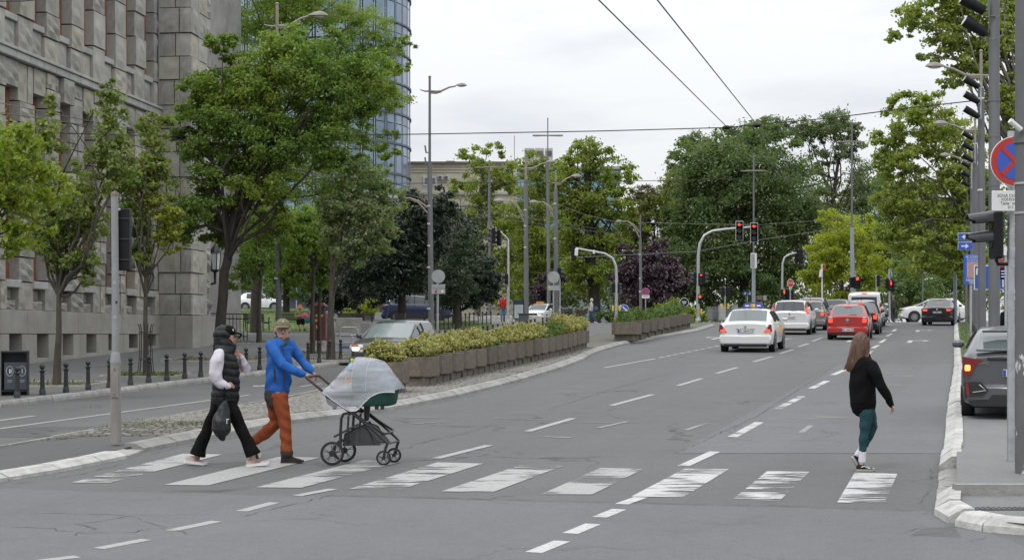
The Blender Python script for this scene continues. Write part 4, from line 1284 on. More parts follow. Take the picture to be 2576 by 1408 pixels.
tree('street_plane_tree', 'broad bright plane tree behind the row of right-hand lamp posts', 96, [(2440, 830), (2442, 700), (2430, 560), (2400, 450)],
 [(2300, 300, 80, 60, 0, .8), (2370, 330, 80, 70), (2280, 400, 80, 60), (2380, 450, 80, 70), (2250, 500, 55, 60), (2320, 530, 80, 60), (2420, 560, 60, 80), (2250, 250, 40, 30, 0, .7), (2330, 250, 50, 35, 0, .7), (2220, 440, 35, 40, 0, .7), (2450, 400, 50, 80), (2260, 590, 60, 60), (2330, 640, 80, 60), (2420, 660, 70, 70), (2230, 360, 45, 50, 0, .7)],
 46000, .20, G['plane'], M_BARKP, 75, .2, .4, 30, None, .24, 120, .25, limb_r=.10)
tree('overhanging_plane_tree', 'plane tree with sparse boughs hanging in at the top right corner', 60, [(2580, 870), (2578, 600), (2565, 400), (2560, 250), (2570, 60)],
 [(2300, 40, 60, 40, 0, .55), (2380, 90, 70, 40, 0, .6), (2260, 90, 35, 25, 0, .4), (2420, 30, 70, 50, 0, .8), (2440, 170, 60, 50, 0, .6), (2500, 100, 60, 70, 0, .8), (2350, 140, 50, 25, 0, .35), (2530, 250, 50, 80, 0, .7), (2560, 30, 60, 60), (2370, 230, 30, 18, 0, .25), (2400, 200, 40, 30, 0, .4), (2540, 400, 40, 70, 0, .7), (2380, -20, 80, 40)],
 22000, .15, G['plane'], M_BARKP, 76, .17, .45, 36, None, .26, 40, .3, limb_r=.075)
tree('background_tree', 'deep green tree filling the gap behind the row of thin-trunked trees', 118, [(720, 800), (720, 650), (715, 560)], [(640, 600, 90, 90), (760, 600, 90, 90), (700, 690, 110, 60), (860, 560, 80, 80), (560, 640, 60, 80), (780, 720, 80, 40)], 26000, .22, G['acacia'], M_BARK, 77, .2, .3, 12, None, .24, 60, .35, limb_r=.06)
tree('dark_park_tree', 'tall shaded park tree behind the mint-green tree', 145, [(2300, 812), (2300, 600), (2290, 450)], [(2290, 560, 80, 80), (2220, 600, 60, 80), (2350, 600, 70, 90), (2280, 680, 90, 70), (2240, 480, 50, 50)], 24000, .26, G['sophora'], M_BARK, 78, .25, .3, 14, None, .24, 60, .35, limb_r=.08)
tree('dark_park_tree', 'tall shaded park tree behind the short pale pole at the right', 135, [(2410, 812), (2410, 600), (2400, 450)], [(2400, 560, 70, 90), (2450, 640, 60, 90), (2390, 700, 70, 70), (2350, 500, 50, 60), (2480, 520, 60, 80)], 22000, .26, G['sophora'], M_BARK, 79, .25, .3, 14, None, .24, 60, .35, limb_r=.08)
for lab, Yy, bl_, lf, n_, sd in [
 ('round clipped hedge bush at the second planter row', 106, [(1690, 790, 52, 38), (1660, 800, 30, 25), (1725, 800, 28, 25)], 'hedge', 9000, 81),
 ('low bronze shrubs left of the white hooded walker', 130, [(1440, 795, 50, 18), (1400, 800, 40, 15)], 'bronze', 3500, 82),
 ('low dark green shrubs right of the white hooded walker', 130, [(1540, 795, 45, 18), (1590, 790, 45, 22)], 'box', 4000, 83),
 ('dark shrub bed behind the electrical cabinets', 126, [(1800, 790, 50, 22), (1880, 790, 60, 25), (1960, 790, 50, 22)], 'box', 5000, 84),
 ('brownish hedge in the shade behind the queue of cars', 126, [(2010, 770, 60, 30), (1960, 780, 40, 25)], 'bronze', 3500, 85),
 ('bright low shrub by the red signal post', 124, [(1765, 800, 30, 18)], 'hedge', 1400, 86),
 ('dark shrubs right of the mint-green tree', 122, [(2380, 780, 50, 35), (2430, 760, 40, 40)], 'box', 4000, 87)]:
 bx = bl_[0][0]
 tree('shrub', lab, Yy, [(bx, 815), (bx, 800)], bl_, n_, .15, G[lf], M_BARK, sd, .05, .1, 5, None, .22, 50, .3, cat='shrub', limb_r=.02)
wb = []
gw = np.random.default_rng(99)
for px in range(560, 2640, 36):
 Yw = 185 + 25 * gw.random()
 if px < 1040: top = 600
 elif px < 1700: top = 640
 elif px < 2000: top = 560
 else: top = 470 + (px - 2000) * .05
 for _ in range(3):
  py = gw.uniform(top, 800)
  c = at(px + gw.uniform(-20, 20), py, Yw)
  wb.append((c.x, c.y, c.z, 4.2, 3.0, 4.2))
Pw, Rw, Cw = sample_crown(wb, 76000, 98, .42, 50, .4)
tag(leaves('far_wood', Pw, Rw, .45, G['wood'], None, 97), 'dark far wood closing the view behind the park', None, None, 'stuff')
# ------------------------------------------------------------------ street furniture
M_POLE = mat('pole_grey_paint', (0.135, 0.14, 0.145), 0.55, 0.2, var=0.18, vscale=4, stretch=(1, 1, .2))
M_POLEL = mat('pole_light_paint', (0.27, 0.30, 0.335), 0.5, 0.2, var=0.12, vscale=4, stretch=(1, 1, .2))
M_POLEB = mat('pole_beige_paint', (0.25, 0.225, 0.18), 0.55, 0.1, var=0.12, vscale=4)
M_GALV = mat('galvanised_steel', (0.40, 0.42, 0.43), 0.45, 0.6, var=0.2, vscale=6)
M_BAND = mat('band_white', (0.62, 0.62, 0.60), 0.6, var=.2, vscale=20)
M_BLK = mat('black_plastic', (0.009, 0.009, 0.010), 0.5, spec=.25)
M_IRON = mat('cast_iron_paint', (0.020, 0.020, 0.023), 0.48, var=0.25, vscale=10, bump=.15, bscale=40)
M_LAMPH = mat('lamp_housing', (0.22, 0.205, 0.18), 0.5, 0.1)
M_LAMPG = mat('lamp_glass', (0.5, 0.5, 0.48), 0.3)
M_VIS = mat('visor_black', (0.03, 0.03, 0.033), 0.3)
M_LOFF = {'r': mat('lens_red_off', (0.06, 0.008, 0.008), 0.25), 'y': mat('lens_amber_off', (0.06, 0.035, 0.006), 0.25), 'g': mat('lens_green_off', (0.008, 0.05, 0.03), 0.25)}
M_RON = mat('lens_red_lit', (0.4, 0.02, 0.01), 0.3, emit=(1.0, 0.05, 0.03), estr=2.6)
M_SWH = mat('sign_white', (0.66, 0.66, 0.65), 0.45)
M_SBL = mat('sign_blue', (0.03, 0.09, 0.42), 0.4)
M_SRD = mat('sign_red', (0.42, 0.025, 0.02), 0.4)
M_SGR = mat('sign_back_grey', (0.33, 0.34, 0.34), 0.5, .3, var=.1)
M_SBK = mat('sign_black', (0.01, 0.01, 0.01), 0.5)
M_SYE = mat('sign_yellow', (0.65, 0.45, 0.02), 0.5)
M_CONC = mat('planter_concrete', (0.125, 0.105, 0.082), 0.92, var=0.32, vscale=7, bump=0.7, bscale=45, island=.16)
M_CONCB = mat('planter_foot', (0.14, 0.125, 0.10), 0.92, var=0.3, vscale=6, bump=0.6, bscale=40, island=.12)
class PX:
 """local picture-aligned coordinates of something standing at depth Y"""
 def __init__(s, px, py, Y=None, dz=0.0):
  if Y is None:
   b = W(px, py, dz)
  else:
   b = ground(px, Y, dz)
  s.b = b; s.Y = b.y; s.k = b.y / F
 def __call__(s, px, py, dy=0.0):
  p = at(px, py, s.Y)
  return Vector((p.x - s.b.x, dy, p.z - s.b.z))
def lamp_head(root, c, dx, size, name='lamp_head', flat=False):
 """cobra style head hanging off an arm end; c local centre, dx +1/-1 direction it points"""
 mb = MB()
 L = size
 if flat:
  prof = [(-.5, .02), (-.35, .10), (.2, .13), (.45, .10), (.5, .05)]
  vs = []
  for sy in (-1, 1):
   for u, h in prof:
    vs += [(u * L * dx, sy * .16, -h * L * .5), (u * L * dx, sy * .16, h * L * .35)]
  n = len(prof)
  fs = []
  for i in range(n - 1):
   a = 2 * i
   o = 2 * n
   fs += [(a, a + 2, a + 3, a + 1), (o + a, o + a + 1, o + a + 3, o + a + 2), (a + 1, a + 3, o + a + 3, o + a + 1), (a, o + a, o + a + 2, a + 2)]
  fs += [(0, 1, 2 * n + 1, 2 * n), (2 * n - 2, 4 * n - 2, 4 * n - 1, 2 * n - 1)]
  mb.add([Vector(v) + c for v in vs], fs)
  h = mb.build(name, M_LAMPH, root)
 else:
  n = 12
  secs = [(-.5, .05, .04), (-.40, .13, .10), (-.2, .20, .19), (.05, .24, .25), (.28, .20, .20), (.42, .12, .12), (.5, .05, .05)]
  rings = []
  for u, w, hh in secs:
   rings.append([Vector((u * L * dx, math.cos(2 * PI * k / n) * w * L, max(-.04, math.sin(2 * PI * k / n)) * hh * L)) + c for k in range(n)])
  vs = [v for r in rings for v in r]
  fs = [(i * n + k, i * n + (k + 1) % n, (i + 1) * n + (k + 1) % n, (i + 1) * n + k) for i in range(len(secs) - 1) for k in range(n)]
  fs += [tuple(range(n)), tuple((len(secs) - 1) * n + k for k in range(n))]
  mb.add(vs, fs)
  h = mb.build(name, M_LAMPH, root, True)
  g = MB(); g.ball(c + Vector((.05 * L * dx, 0, -.035 * L)), (.32 * L, .17 * L, .07 * L), 10, 6); g.build('lamp_glass', M_LAMPG, h, True)
 return h
def street_lamp(label, px, Y, top, split, w_hi, w_lo, upper=None, lower=None, flat=None, bands=(), dz=KD, group='street lamp posts', hi=M_POLEB, lo=M_POLE, lo2=None, extra=None, lean=0):
 q = PX(px, 0, Y, dz)
 root = empty('street_lamp', q.b, 0, label, 'lamp post', group)
 k = q.k
 m = MB(); m.cyl((0, 0, 0), q(px + lean, split), w_lo * k / 2 * 1.12, w_lo * k / 2 * .9, 14)
 m.lathe([(w_lo * k * .75, 0), (w_lo * k * .75, .12), (w_lo * k * .6, .2), (w_lo * k * .56, .3)], 12)
 m.build('pole', lo, root, 40)
 m = MB(); m.cyl(q(px + lean, split), q(px + lean, top), w_hi * k / 2, w_hi * k / 2 * .85, 10)
 m.lathe([(w_hi * k * .55, 0), (w_hi * k * .62, .03), (w_hi * k * .2, .08)], 8, q(px + lean, top))
 m.build('upper_pole', hi, root, 40)
 if bands:
  for y in bands:
   c = q(px + lean, y); z0 = q(px + lean, split).z
   f_ = max(0, min(1, c.z / z0))
   m = MB(); m.cyl(c - Vector((0, 0, .03)), c + Vector((0, 0, .03)), w_lo * k / 2 * (1.13 - .22 * f_), None, 14); m.build('band', M_BAND, root)
 if upper:
  y, hx, hy, size, d, sx = upper      # arm height on the pole, head centre, head size px, direction, stub end px
  m = MB()
  a = q(px + lean, y); e = q(hx - d * size * .45, hy + 3)
  mid = a.lerp(e, .45) + Vector((0, 0, -.10))
  m.tube([a, a.lerp(mid, .6) + Vector((0, 0, -.03)), mid, mid.lerp(e, .55) + Vector((0, 0, .05)), e], [.05, .055, .05, .045, .035], 8)
  a2 = q(px + lean, y + 5 * (1 if size > 20 else .6))
  m.tube([a2, a2.lerp(mid, .55) + Vector((0, 0, -.06)), mid - Vector((0, 0, .05))], [.04, .05, .03], 6)
  if sx: m.tube([a, q((px + sx) / 2, y + 1), q(sx, y - 3)], [.045, .04, .02], 6)
  m.build('arm', M_POLEB, root, True)
  lamp_head(root, q(hx, hy + 2), d, size * k)
 if lower:
  y, hx, hy, size, d = lower
  m = MB()
  a = q(px + lean + d * w_lo * .4, y); e = q(hx - d * size * .45, hy + 2)
  for dy_ in (0, 14):
   aa = q(px + lean + d * w_lo * .4, y + dy_)
   m1 = aa.lerp(e, .35); m1.z = e.z - (e.z - aa.z) * .30
   m.tube([aa, m1, aa.lerp(e, .7) * Vector((1, 1, 0)).to_track_quat('Z', 'Y').to_matrix().col[2].length if False else Vector((aa.lerp(e, .7).x, 0, e.z + .02)), e], [.045, .045, .04, .035], 8)
  m.build('arm', M_POLEB, root, True)
  lamp_head(root, q(hx, hy + 2), d, size * k)
 if flat:
  y, half, size = flat
  m = MB(); m.box(q(px + lean, y), (2 * half * k * .7, .14, .10), None, .02); m.build('arm', M_LAMPH, root)
  for d in (-1, 1):
   lamp_head(root, q(px + lean + d * (half - size * .42), y), d, size * k, flat=True)
 if extra: extra(root, q)
 return root, q
def brackets(root, q):
 for y in (372, 402):
  m = MB(); m.cyl(q(1080, y + 12), q(1072, y + 12), .025, n=6); m.cyl(q(1072, y + 13), q(1069, y - 6), .04, n=6); m.build('bracket', M_POLE, root)
street_lamp('tall lamp post rising through the big tree, head above the leaves', 703, 62, 12, 445, 9.5, 14, (66, 800, 38, 50, 1, 664), (470, 672, 447, 34, -1), None, (565, 700), lean=-6)
street_lamp('tall lamp post left of the dark yews beside the grey sign back', 1085, 82, 195, 412, 7, 13, (229, 1160, 214, 30, 1, 1056), (522, 993, 497, 38, -1), None, (518, 563, 618, 672, 776), extra=brackets, lean=-4, hi=M_POLE)
street_lamp('lamp post behind the info board, curved arm high on its right', 1324, 108, 393, 452, 6, 11.5, (424, 1386, 406, 26, 1, 1303), (545, 1257, 504, 32, -1), None, (528, 568, 622), lean=-1)
street_lamp('lamp post just left of the arched signal, nearest of the middle masts', 1400, 101, 433, 476, 5, 11, (460, 1449, 442, 28, 1, 1381), (534, 1343, 507, 26, -1), None, (512, 600), lean=-2)
street_lamp('tall mast with two flat lamps between the two curved-arm posts', 1381, 128, 299, 400, 3, 9, None, None, (341, 36, 30), (), hi=M_POLE, lean=-3, group='masts with twin flat lamps')
street_lamp('mast with twin flat lamps behind the slender plane tree', 1232, 132, 405, 440, 4, 7.5, None, None, (421, 36, 30), (), hi=M_POLE, lean=-1, group='masts with twin flat lamps')
street_lamp('mast with twin flat lamps right of the two red signal heads', 1896, 112, 396, 655, 5, 9.5, None, None, (430, 31, 26), (), hi=M_POLE, lo=M_POLEL, group='masts with twin flat lamps')
street_lamp('tallest twin-lamp mast, in front of the yellow-green tree', 2146, 108, 310, 572, 5.5, 10.5, None, None, (357, 30, 28), (), hi=M_POLE, lo=M_POLEL, lean=-3, group='masts with twin flat lamps')
def side_left(root, q): pass
street_lamp('slim lamp post in front of the purple plum tree, head to the left', 1612, 113, 545, 600, 4, 7, None, (583, 1558, 555, 18, -1), None, (640, 700, 733), lean=-1, hi=M_POLE)
street_lamp('front lamp post of the right-hand row, domed head above the signs', 2471, 57, 131, 222, 8.5, 18, (190, 2353, 166, 50, -1, 2490), None, None, (248, 478), dz=.1, lean=-3, group='right-hand row of lamp posts')
street_lamp('second lamp post of the right-hand row', 2455, 73, 300, 350, 6.5, 12.5, (327, 2368, 310, 40, -1, 2470), None, None, (362,), dz=.1, lean=-2, group='right-hand row of lamp posts')
street_lamp('third and farthest lamp post of the right-hand row', 2447, 90, 385, 430, 5, 10, (405, 2379, 389, 30, -1, None), None, None, (), dz=.1, lean=-2, group='right-hand row of lamp posts')
def plain_pole(label, px, Y, top, w, m, dz=.1, lean=0, name='pole', base=None, extra=None, cat='pole', splits=(), n=16):
 q = PX(px, 0, Y, dz)
 root = empty(name, q.b, 0, label, cat)
 mb = MB(); k = q.k
 mb.cyl((0, 0, 0), q(px + lean, top), w * k / 2, w * k / 2 * .92, n)
 for y, f_ in splits:
  c = q(px + lean, y); mb.cyl(c - Vector((0, 0, .04)), c + Vector((0, 0, .04)), w * k / 2 * f_, None, n)
 mb.build('shaft', m, root, 40)
 if extra: extra(root, q)
 return root, q
M_PEEL = mat('pole_peeling_paint', (0.115, 0.118, 0.122), 0.6, 0.1, var=0.15, vscale=3)
_t = M_PEEL.node_tree; _b = _t.nodes['Principled BSDF']
_tc = N(_t, 'ShaderNodeTexCoord'); _n = N(_t, 'ShaderNodeTexNoise'); _n.inputs['Scale'].default_value = 3.4; _n.inputs['Detail'].default_value = 7
_mp = N(_t, 'ShaderNodeMapping'); _mp.inputs['Scale'].default_value = (1, 1, .55); _t.links.new(_tc.outputs['Object'], _mp.inputs[0]); _t.links.new(_mp.outputs[0], _n.inputs['Vector'])
_sx = N(_t, 'ShaderNodeSeparateXYZ'); _t.links.new(_tc.outputs['Object'], _sx.inputs[0])
_h = N(_t, 'ShaderNodeMapRange'); _h.inputs['From Min'].default_value = 1.1; _h.inputs['From Max'].default_value = 2.0; _h.inputs['To Min'].default_value = 0.04; _h.inputs['To Max'].default_value = -0.12
_t.links.new(_sx.outputs['Z'], _h.inputs[0])
_a = N(_t, 'ShaderNodeMath', operation='ADD'); _t.links.new(_n.outputs['Fac'], _a.inputs[0]); _t.links.new(_h.outputs[0], _a.inputs[1])
_r = N(_t, 'ShaderNodeMapRange'); _r.inputs['From Min'].default_value = .60; _r.inputs['From Max'].default_value = .61; _t.links.new(_a.outputs[0], _r.inputs[0])
_m = N(_t, 'ShaderNodeMix', data_type='RGBA'); _t.links.new(_r.outputs[0], _m.inputs[0])
_src = _b.inputs['Base Color'].links[0].from_socket; _t.links.new(_src, _m.inputs[6]); _m.inputs[7].default_value = (.50, .50, .50, 1); _t.links.new(_m.outputs[2], _b.inputs['Base Color'])
def bands_E(root, q):
 for y in (462, 536):
  m = MB(); c = q(2579, y); m.cyl(c - Vector((0, 0, .012)), c + Vector((0, 0, .012)), 27 * q.k * 1.03, None, 20); m.build('steel_strap', M_GALV, root)
 m = MB()
 m.cyl(q(2560, 330, -.12), q(2530, 308, -.15), .03, n=8); m.build('camera_bracket', M_SWH, root)
plain_pole('thick dark pole with peeling paint and poster scraps at the right picture edge', 2582, 18.4, -60, 56, M_PEEL, lean=-2, extra=bands_E, dz=.2, splits=((352, 1.08),))
def spot(root, q, c, e, r):
 m = MB(); a = q(*c); b = q(*e)
 m.tube([a, a.lerp(b, .5), a.lerp(b, .52), b], [r * .8, r * .9, r * 1.0, r], 10); h = m.build('spotlight', M_BLK, root, 40)
 g = MB(); d = (b - a).normalized(); g.disc(b + d * .005, r * .85, d, 10, .01); g.build('lens', M_LAMPG, h)
def spots_D(root, q):
 m = MB(); m.tube([q(2499, 44, -.15), q(2482, 44, -.2), q(2482, -8, -.2)], [.03, .03, .03], 6)
 m.tube([q(2502, 47, -.2), q(2518, 40, -.25), q(2522, 66, -.25), q(2512, 96, -.25), q(2490, 104, -.22), q(2472, 96, -.2)], .012, 5); m.build('bracket', M_POLE, root)
 spot(root, q, (2476, 28), (2420, -4), .16); spot(root, q, (2480, 84), (2426, 52), .16)
plain_pole('broad grey pole carrying two large spotlights behind the grey car', 2501, 44, -60, 29, M_POLE, extra=spots_D, splits=((252, 1.05), (342, 1.02), (465, 1.02)))
for lab, px, Y, ys, off, r in (('front group of three spotlights on the right-hand lamp posts', 2464, 56.6, (212, 250, 287), 40, .12), ('middle group of three spotlights on the right-hand lamp posts', 2450, 72.7, (344, 372, 400), 30, .11), ('far group of three spotlights on the right-hand lamp posts', 2442, 89.7, (416, 440, 464), 24, .11)):
 q = PX(px, 0, Y, .1)
 root = empty('spotlight_bracket', q(px, ys[1]) + q.b, 0, lab, 'spotlights', 'spotlight groups on the lamp posts')
 b0 = q(px, ys[1])
 for y in ys:
  a = q(px - 4, y + off * .22, -.12) - b0; b = q(px - off, y - off * .32, -.12) - b0
  m = MB(); m.tube([a, a.lerp(b, .5), b], [r * .75, r, r], 10); h = m.build('spotlight', M_BLK, root, 40)
  d = (b - a).normalized(); g = MB(); g.disc(b + d * .005, r * .85, d, 10, .01); g.build('lens', M_LAMPG, h)
 m = MB(); m.cyl(q(px + 1, ys[0] - 4, -.1) - b0, q(px + 1, ys[2] + 12, -.1) - b0, .025, n=6)
 for y in ys: m.cyl(q(px + 3, y + off * .3, -.1) - b0, q(px - 6, y + off * .3, -.12) - b0, .025, n=6)
 m.build('bracket', M_GALV, root)
plain_pole('short pale blue-grey pole at the far end of the right kerb', 2403, 98, 586, 9, M_POLEL, splits=((660, 1.25), (745, 1.2)))
plain_pole('thin pole with white camera box in front of the yellow-green tree', 2068, 112, 664, 3.5, M_SWH, dz=0, extra=lambda r, q: (MB().box(q(2064, 688, -.1), (.16, .3, .5), Euler((0, .15, 0)), .03).build('camera_box', M_SWH, r), MB().box(q(2074, 672, -.1), (.1, .1, .3), None, .02).build('marker', M_SRD, r)))
q = PX(2321, 0, 118, .1); r_ = empty('park_lamp', q.b, 0, 'slim park lamp with cone top before the mint-green tree', 'lamp post')
MB().cyl((0, 0, 0), q(2321, 694), .06, .05, 8).build('pole', M_POLE, r_)
MB().lathe([(.08, 0), (.26, .22), (.30, .26), (.05, .36)], 12, q(2321, 696)).build('lamp_head', M_LAMPH, r_, 40)
q = PX(1895, 0, 111.6, .1); r_ = empty('control_box', q(1895, 656) + q.b, 0, 'white-edged control box on the twin-lamp mast right of the arched signal', 'control box')
MB().box((0, -.18, 0), (15 * q.k, .16, 38 * q.k), None, .01).build('casing', M_SWH, r_); MB().box((-.06, -.265, 0), (9 * q.k, .02, 34 * q.k)).build('door', M_SGR, r_)
# ------------------------------------------------------------------ traffic lights
def signal(root, c, face, h, lit=None, board=False, w=None, n=3, shape=None):
 """signal head centred at c, facing angle 'face' (0 towards the viewer, + to the right), height h"""
 w = w or h * .34
 R = Matrix.Rotation(face, 4, 'Z'); T = Matrix.Translation(c)
 M = T @ R
 m = MB()
 m.box((0, .10, 0), (w, .20, h), None, .025)
 m.v = [tuple(M @ Vector(v)) for v in m.v]
 head = m.build('signal_head', M_BLK, root)
 if board:
  b = MB(); b.box((0, .03, 0), (w * 1.22, .02, h * 1.06), None, .008); b.v = [tuple(M @ Vector(v)) for v in b.v]; b.build('backing_board', M_SWH, head)
  b = MB(); b.box((0, .015, 0), (w * 1.10, .03, h * 1.02), None, .008); b.v = [tuple(M @ Vector(v)) for v in b.v]; b.build('board_face', M_BLK, head)
 r = min(w * .40, h / n * .42)
 for i in range(n):
  z = h / 2 - h / n * (i + .5)
  colr = 'ryg'[i] if n == 3 else 'rg'[i]
  on = lit == i
  l = MB(); l.disc((0, -.012, z), r * (.95 if not (on and shape) else .95), (0, 1, 0), 16, .03)
  l.v = [tuple(M @ Vector(v)) for v in l.v]
  l.build('lens', (M_RON if not shape else M_LOFF['r']) if on else M_LOFF[colr], head)
  if on and shape:
   s_ = MB()
   if shape == 'arrow': s_.box((r * .12, -.035, z), (r * 1.2, .02, r * .3)); s_.prism([(-r * .8, 0), (-r * .05, r * .62), (-r * .05, -r * .62)], -.01, .01, Matrix.Translation((0, -.035, z)) @ Matrix.Rotation(PI / 2, 4, 'X'))
   else: s_.ball((0, -.03, z + r * .6), (r * .26, .02, r * .26), 8, 5); s_.box((0, -.035, z - r * .15), (r * .62, .02, r * 1.05)); s_.box((0, -.035, z - r * .75), (r * .4, .02, r * .5))
   s_.v = [tuple(M @ Vector(v)) for v in s_.v]
   s_.build('lit_symbol', M_RON, head)
  vs = []; k = 9
  for yy, rr in ((-.0, r * 1.12), (-r * 1.9, r * 1.02)):
   for a in range(k):
    t_ = -.35 + (PI + .7) * a / (k - 1)
    vs.append(M @ Vector((rr * math.cos(t_), yy * (1.0 if .2 < t_ < PI - .2 else .6), z + rr * math.sin(t_))))
  for yy, rr in ((-.0, r * 1.06), (-r * 1.9, r * .97)):
   for a in range(k):
    t_ = -.35 + (PI + .7) * a / (k - 1)
    vs.append(M @ Vector((rr * math.cos(t_), yy * (1.0 if .2 < t_ < PI - .2 else .6), z + rr * math.sin(t_))))
  fs = [(a, a + 1, k + a + 1, k + a) for a in range(k - 1)] + [(2 * k + a + 1, 2 * k + a, 3 * k + a, 3 * k + a + 1) for a in range(k - 1)] + [(k + a, k + a + 1, 3 * k + a + 1, 3 * k + a) for a in range(k - 1)]
  v_ = MB(); v_.add(vs, fs); v_.build('visor', M_VIS, head)
 return head
def tl_post(label, px, Y, path, w, dz=0.12, group='traffic lights', m=M_GALV, buttons=None):
 q = PX(px, 0, Y, dz)
 root = empty('traffic_light', q.b, 0, label, 'traffic light', group)
 pts = [Vector((0, 0, 0))] + [q(*p) for p in path]
 k = q.k * w / 2
 mb = MB(); mb.tube(pts, [k * 1.15] + [k * (1 - .35 * i / len(path)) for i in range(len(path))], 10)
 mb.cyl((0, 0, 0), (0, 0, .25), k * 1.8, k * 1.3, 10)
 mb.build('post', m, root, True)
 if buttons:
  for s_ in (-1, 1):
   b = MB(); b.box(q(px + s_ * 8, buttons), (.12, .12, .34), None, .02); b.build('push_button_box', M_SYE, root)
 return root, q
r_, q = tl_post('arched signal mast with two red-lit heads hanging over the left lanes', 1756, 108, [(1756, 700), (1757, 640), (1761, 612), (1772, 592), (1792, 581), (1830, 576), (1897, 571)], 8.5, buttons=783)
signal(r_, q(1859, 581, -.25), 0, 46 * q.k, 0, True, shape='arrow'); signal(r_, q(1896, 585, -.25), 0, 46 * q.k, 0, True, shape='arrow')
signal(r_, q(1763, 702, -.2), 0, 30 * q.k, 0, w=.36, shape='arrow'); signal(r_, q(1745, 700, .1), -PI / 2, 30 * q.k, n=3, w=.3); signal(r_, q(1774, 700, .1), PI / 2, 30 * q.k, n=3, w=.3)
signal(r_, q(1760, 752, -.15), 0, 24 * q.k, 0, w=.22, n=2)
r_, q = tl_post('arched signal mast seen from behind, left of the purple plum tree', 1550, 110, [(1551, 700), (1549, 668), (1541, 650), (1522, 638), (1490, 632), (1447, 624)], 7.5, buttons=775)
signal(r_, q(1443, 637, .1), PI, 36 * q.k); signal(r_, q(1539, 724, .1), -PI / 2, 24 * q.k, w=.34); signal(r_, q(1558, 724, .1), PI / 2, 24 * q.k, w=.34)
for x in (1450, 1494): MB().box(q(x, 634, -.1), (.22 if x < 1460 else .14, .1, .5 if x < 1460 else .25), Euler((0, .08, 0)), .03).build('detector', M_SWH, r_)
r_, q = tl_post('signal post with bent arm above the person in red', 1278, 104, [(1279, 700), (1278, 602), (1258, 582)], 6.5)
signal(r_, q(1237, 594, -.3), -PI / 2 + .25, 40 * q.k, w=.36); signal(r_, q(1252, 598, .1), -PI / 2 - .3, 40 * q.k, w=.36); signal(r_, q(1270, 702, 0), -PI / 2, 26 * q.k, w=.36, n=2)
r_, q = tl_post('far arched signal mast facing right in front of the dome-shaped tree', 1968, 117, [(1968, 700), (1969, 662), (1974, 647), (1986, 640), (2004, 636)], 6)
signal(r_, q(2008, 643, .15), PI / 2, 36 * q.k, w=.34); signal(r_, q(2017, 645, -.2), PI / 2, 38 * q.k, w=.34)
r_, q = tl_post('low pedestrian signal with red man beside the red stop sign', 1976, 114, [(1976, 728)], 4)
signal(r_, q(1972, 740, -.15), 0, 26 * q.k, 0, n=2, w=.4, shape='man'); signal(r_, q(1985, 742, 0), PI / 2, 28 * q.k, w=.34); signal(r_, q(1996, 742, .1), PI / 2, 28 * q.k, w=.34)
r_, q = tl_post('round red signal mounted at the tallest twin-lamp mast', 2152, 107, [(2152, 690)], 4)
signal(r_, q(2155, 711, -.2), 0, 30 * q.k, 0, w=.42); signal(r_, q(2139, 710, .1), -PI / 2, 26 * q.k, w=.34)
r_, q = tl_post('pedestrian signal post with red man next to the man on the kerb', 2238, 110, [(2237, 676)], 4.5)
signal(r_, q(2240, 718, -.15), 0, 26 * q.k, 0, n=2, w=.4, shape='man'); signal(r_, q(2229, 713, .1), -PI / 2, 26 * q.k, w=.34); signal(r_, q(2250, 718, .1), PI / 2, 30 * q.k, w=.34)
MB().disc(q(2240, 692, .1), .28, (1, .25, 0), 16, .03).build('sign_disc', M_SGR, r_)
r_, q = tl_post('slim signal post facing right behind the white van', 2205, 114, [(2205, 690)], 4.5)
signal(r_, q(2212, 706, 0), PI / 2, 28 * q.k, w=.36)
r_, q = tl_post('two dark signal boxes on a slim post before the cabinets', 1824, 112, [(1824, 720)], 4, buttons=770)
signal(r_, q(1815, 733, 0), -PI / 2, 22 * q.k, w=.36); signal(r_, q(1832, 733, .1), PI, 22 * q.k, w=.36)
r_, q = tl_post('dark signal head facing right on the nearest middle mast', 1409, 100.5, [(1408, 672)], 3.5)
signal(r_, q(1411, 687, 0), PI / 2, 28 * q.k, w=.36)
pF = W(2541, 1158, .2)
r_, q = plain_pole('light grey signal and sign post in front of the grey car', 2543, pF.y, 330, 19, M_GALV, cat='sign post', dz=.2, splits=((640, 1.04),))
r2, q2 = empty('traffic_light', q.b, 0, 'large near traffic light at the right edge, facing left with two black visors', 'traffic light', 'traffic lights'), q
k = q.k
m = MB(); m.tube([q(2541, 664), q(2510, 664), q(2506, 652)], .022, 8); m.build('bracket', M_BLK, r2)
h_ = MB(); h_.box(q(2506, 592), (24 * k, .26, 118 * k), None, .02); hd = h_.build('signal_head', M_BLK, r2)
for yc in (553, 601):
 c = q(2494, yc)
 vs = []; kk = 13
 for rr, off in ((.105, 0), (.098, 0)):
  for u, sc_ in ((0, 1.0), (.28, .80)):
   for a in range(kk):
    t_ = -.25 + (PI + .5) * a / (kk - 1)
    uu = u * (1 if .3 < t_ < PI - .3 else .72)
    vs.append(c + Vector((-uu, rr * sc_ * math.cos(t_), rr * sc_ * math.sin(t_) - (.02 if u else 0))))
 fs = []
 for a in range(kk - 1):
  fs += [(a, a + 1, kk + a + 1, kk + a), (2 * kk + a + 1, 2 * kk + a, 3 * kk + a, 3 * kk + a + 1), (kk + a, kk + a + 1, 3 * kk + a + 1, 3 * kk + a)]
 v_ = MB(); v_.add(vs, fs); v_.build('visor', mat('visor_gloss', (.035, .035, .038), .25), hd, True)
 l = MB(); l.disc(c + Vector((.0, 0, -.01)), .095, (1, 0, 0), 18, .02); l.build('lens', M_LOFF['y' if yc < 580 else 'g'], hd)
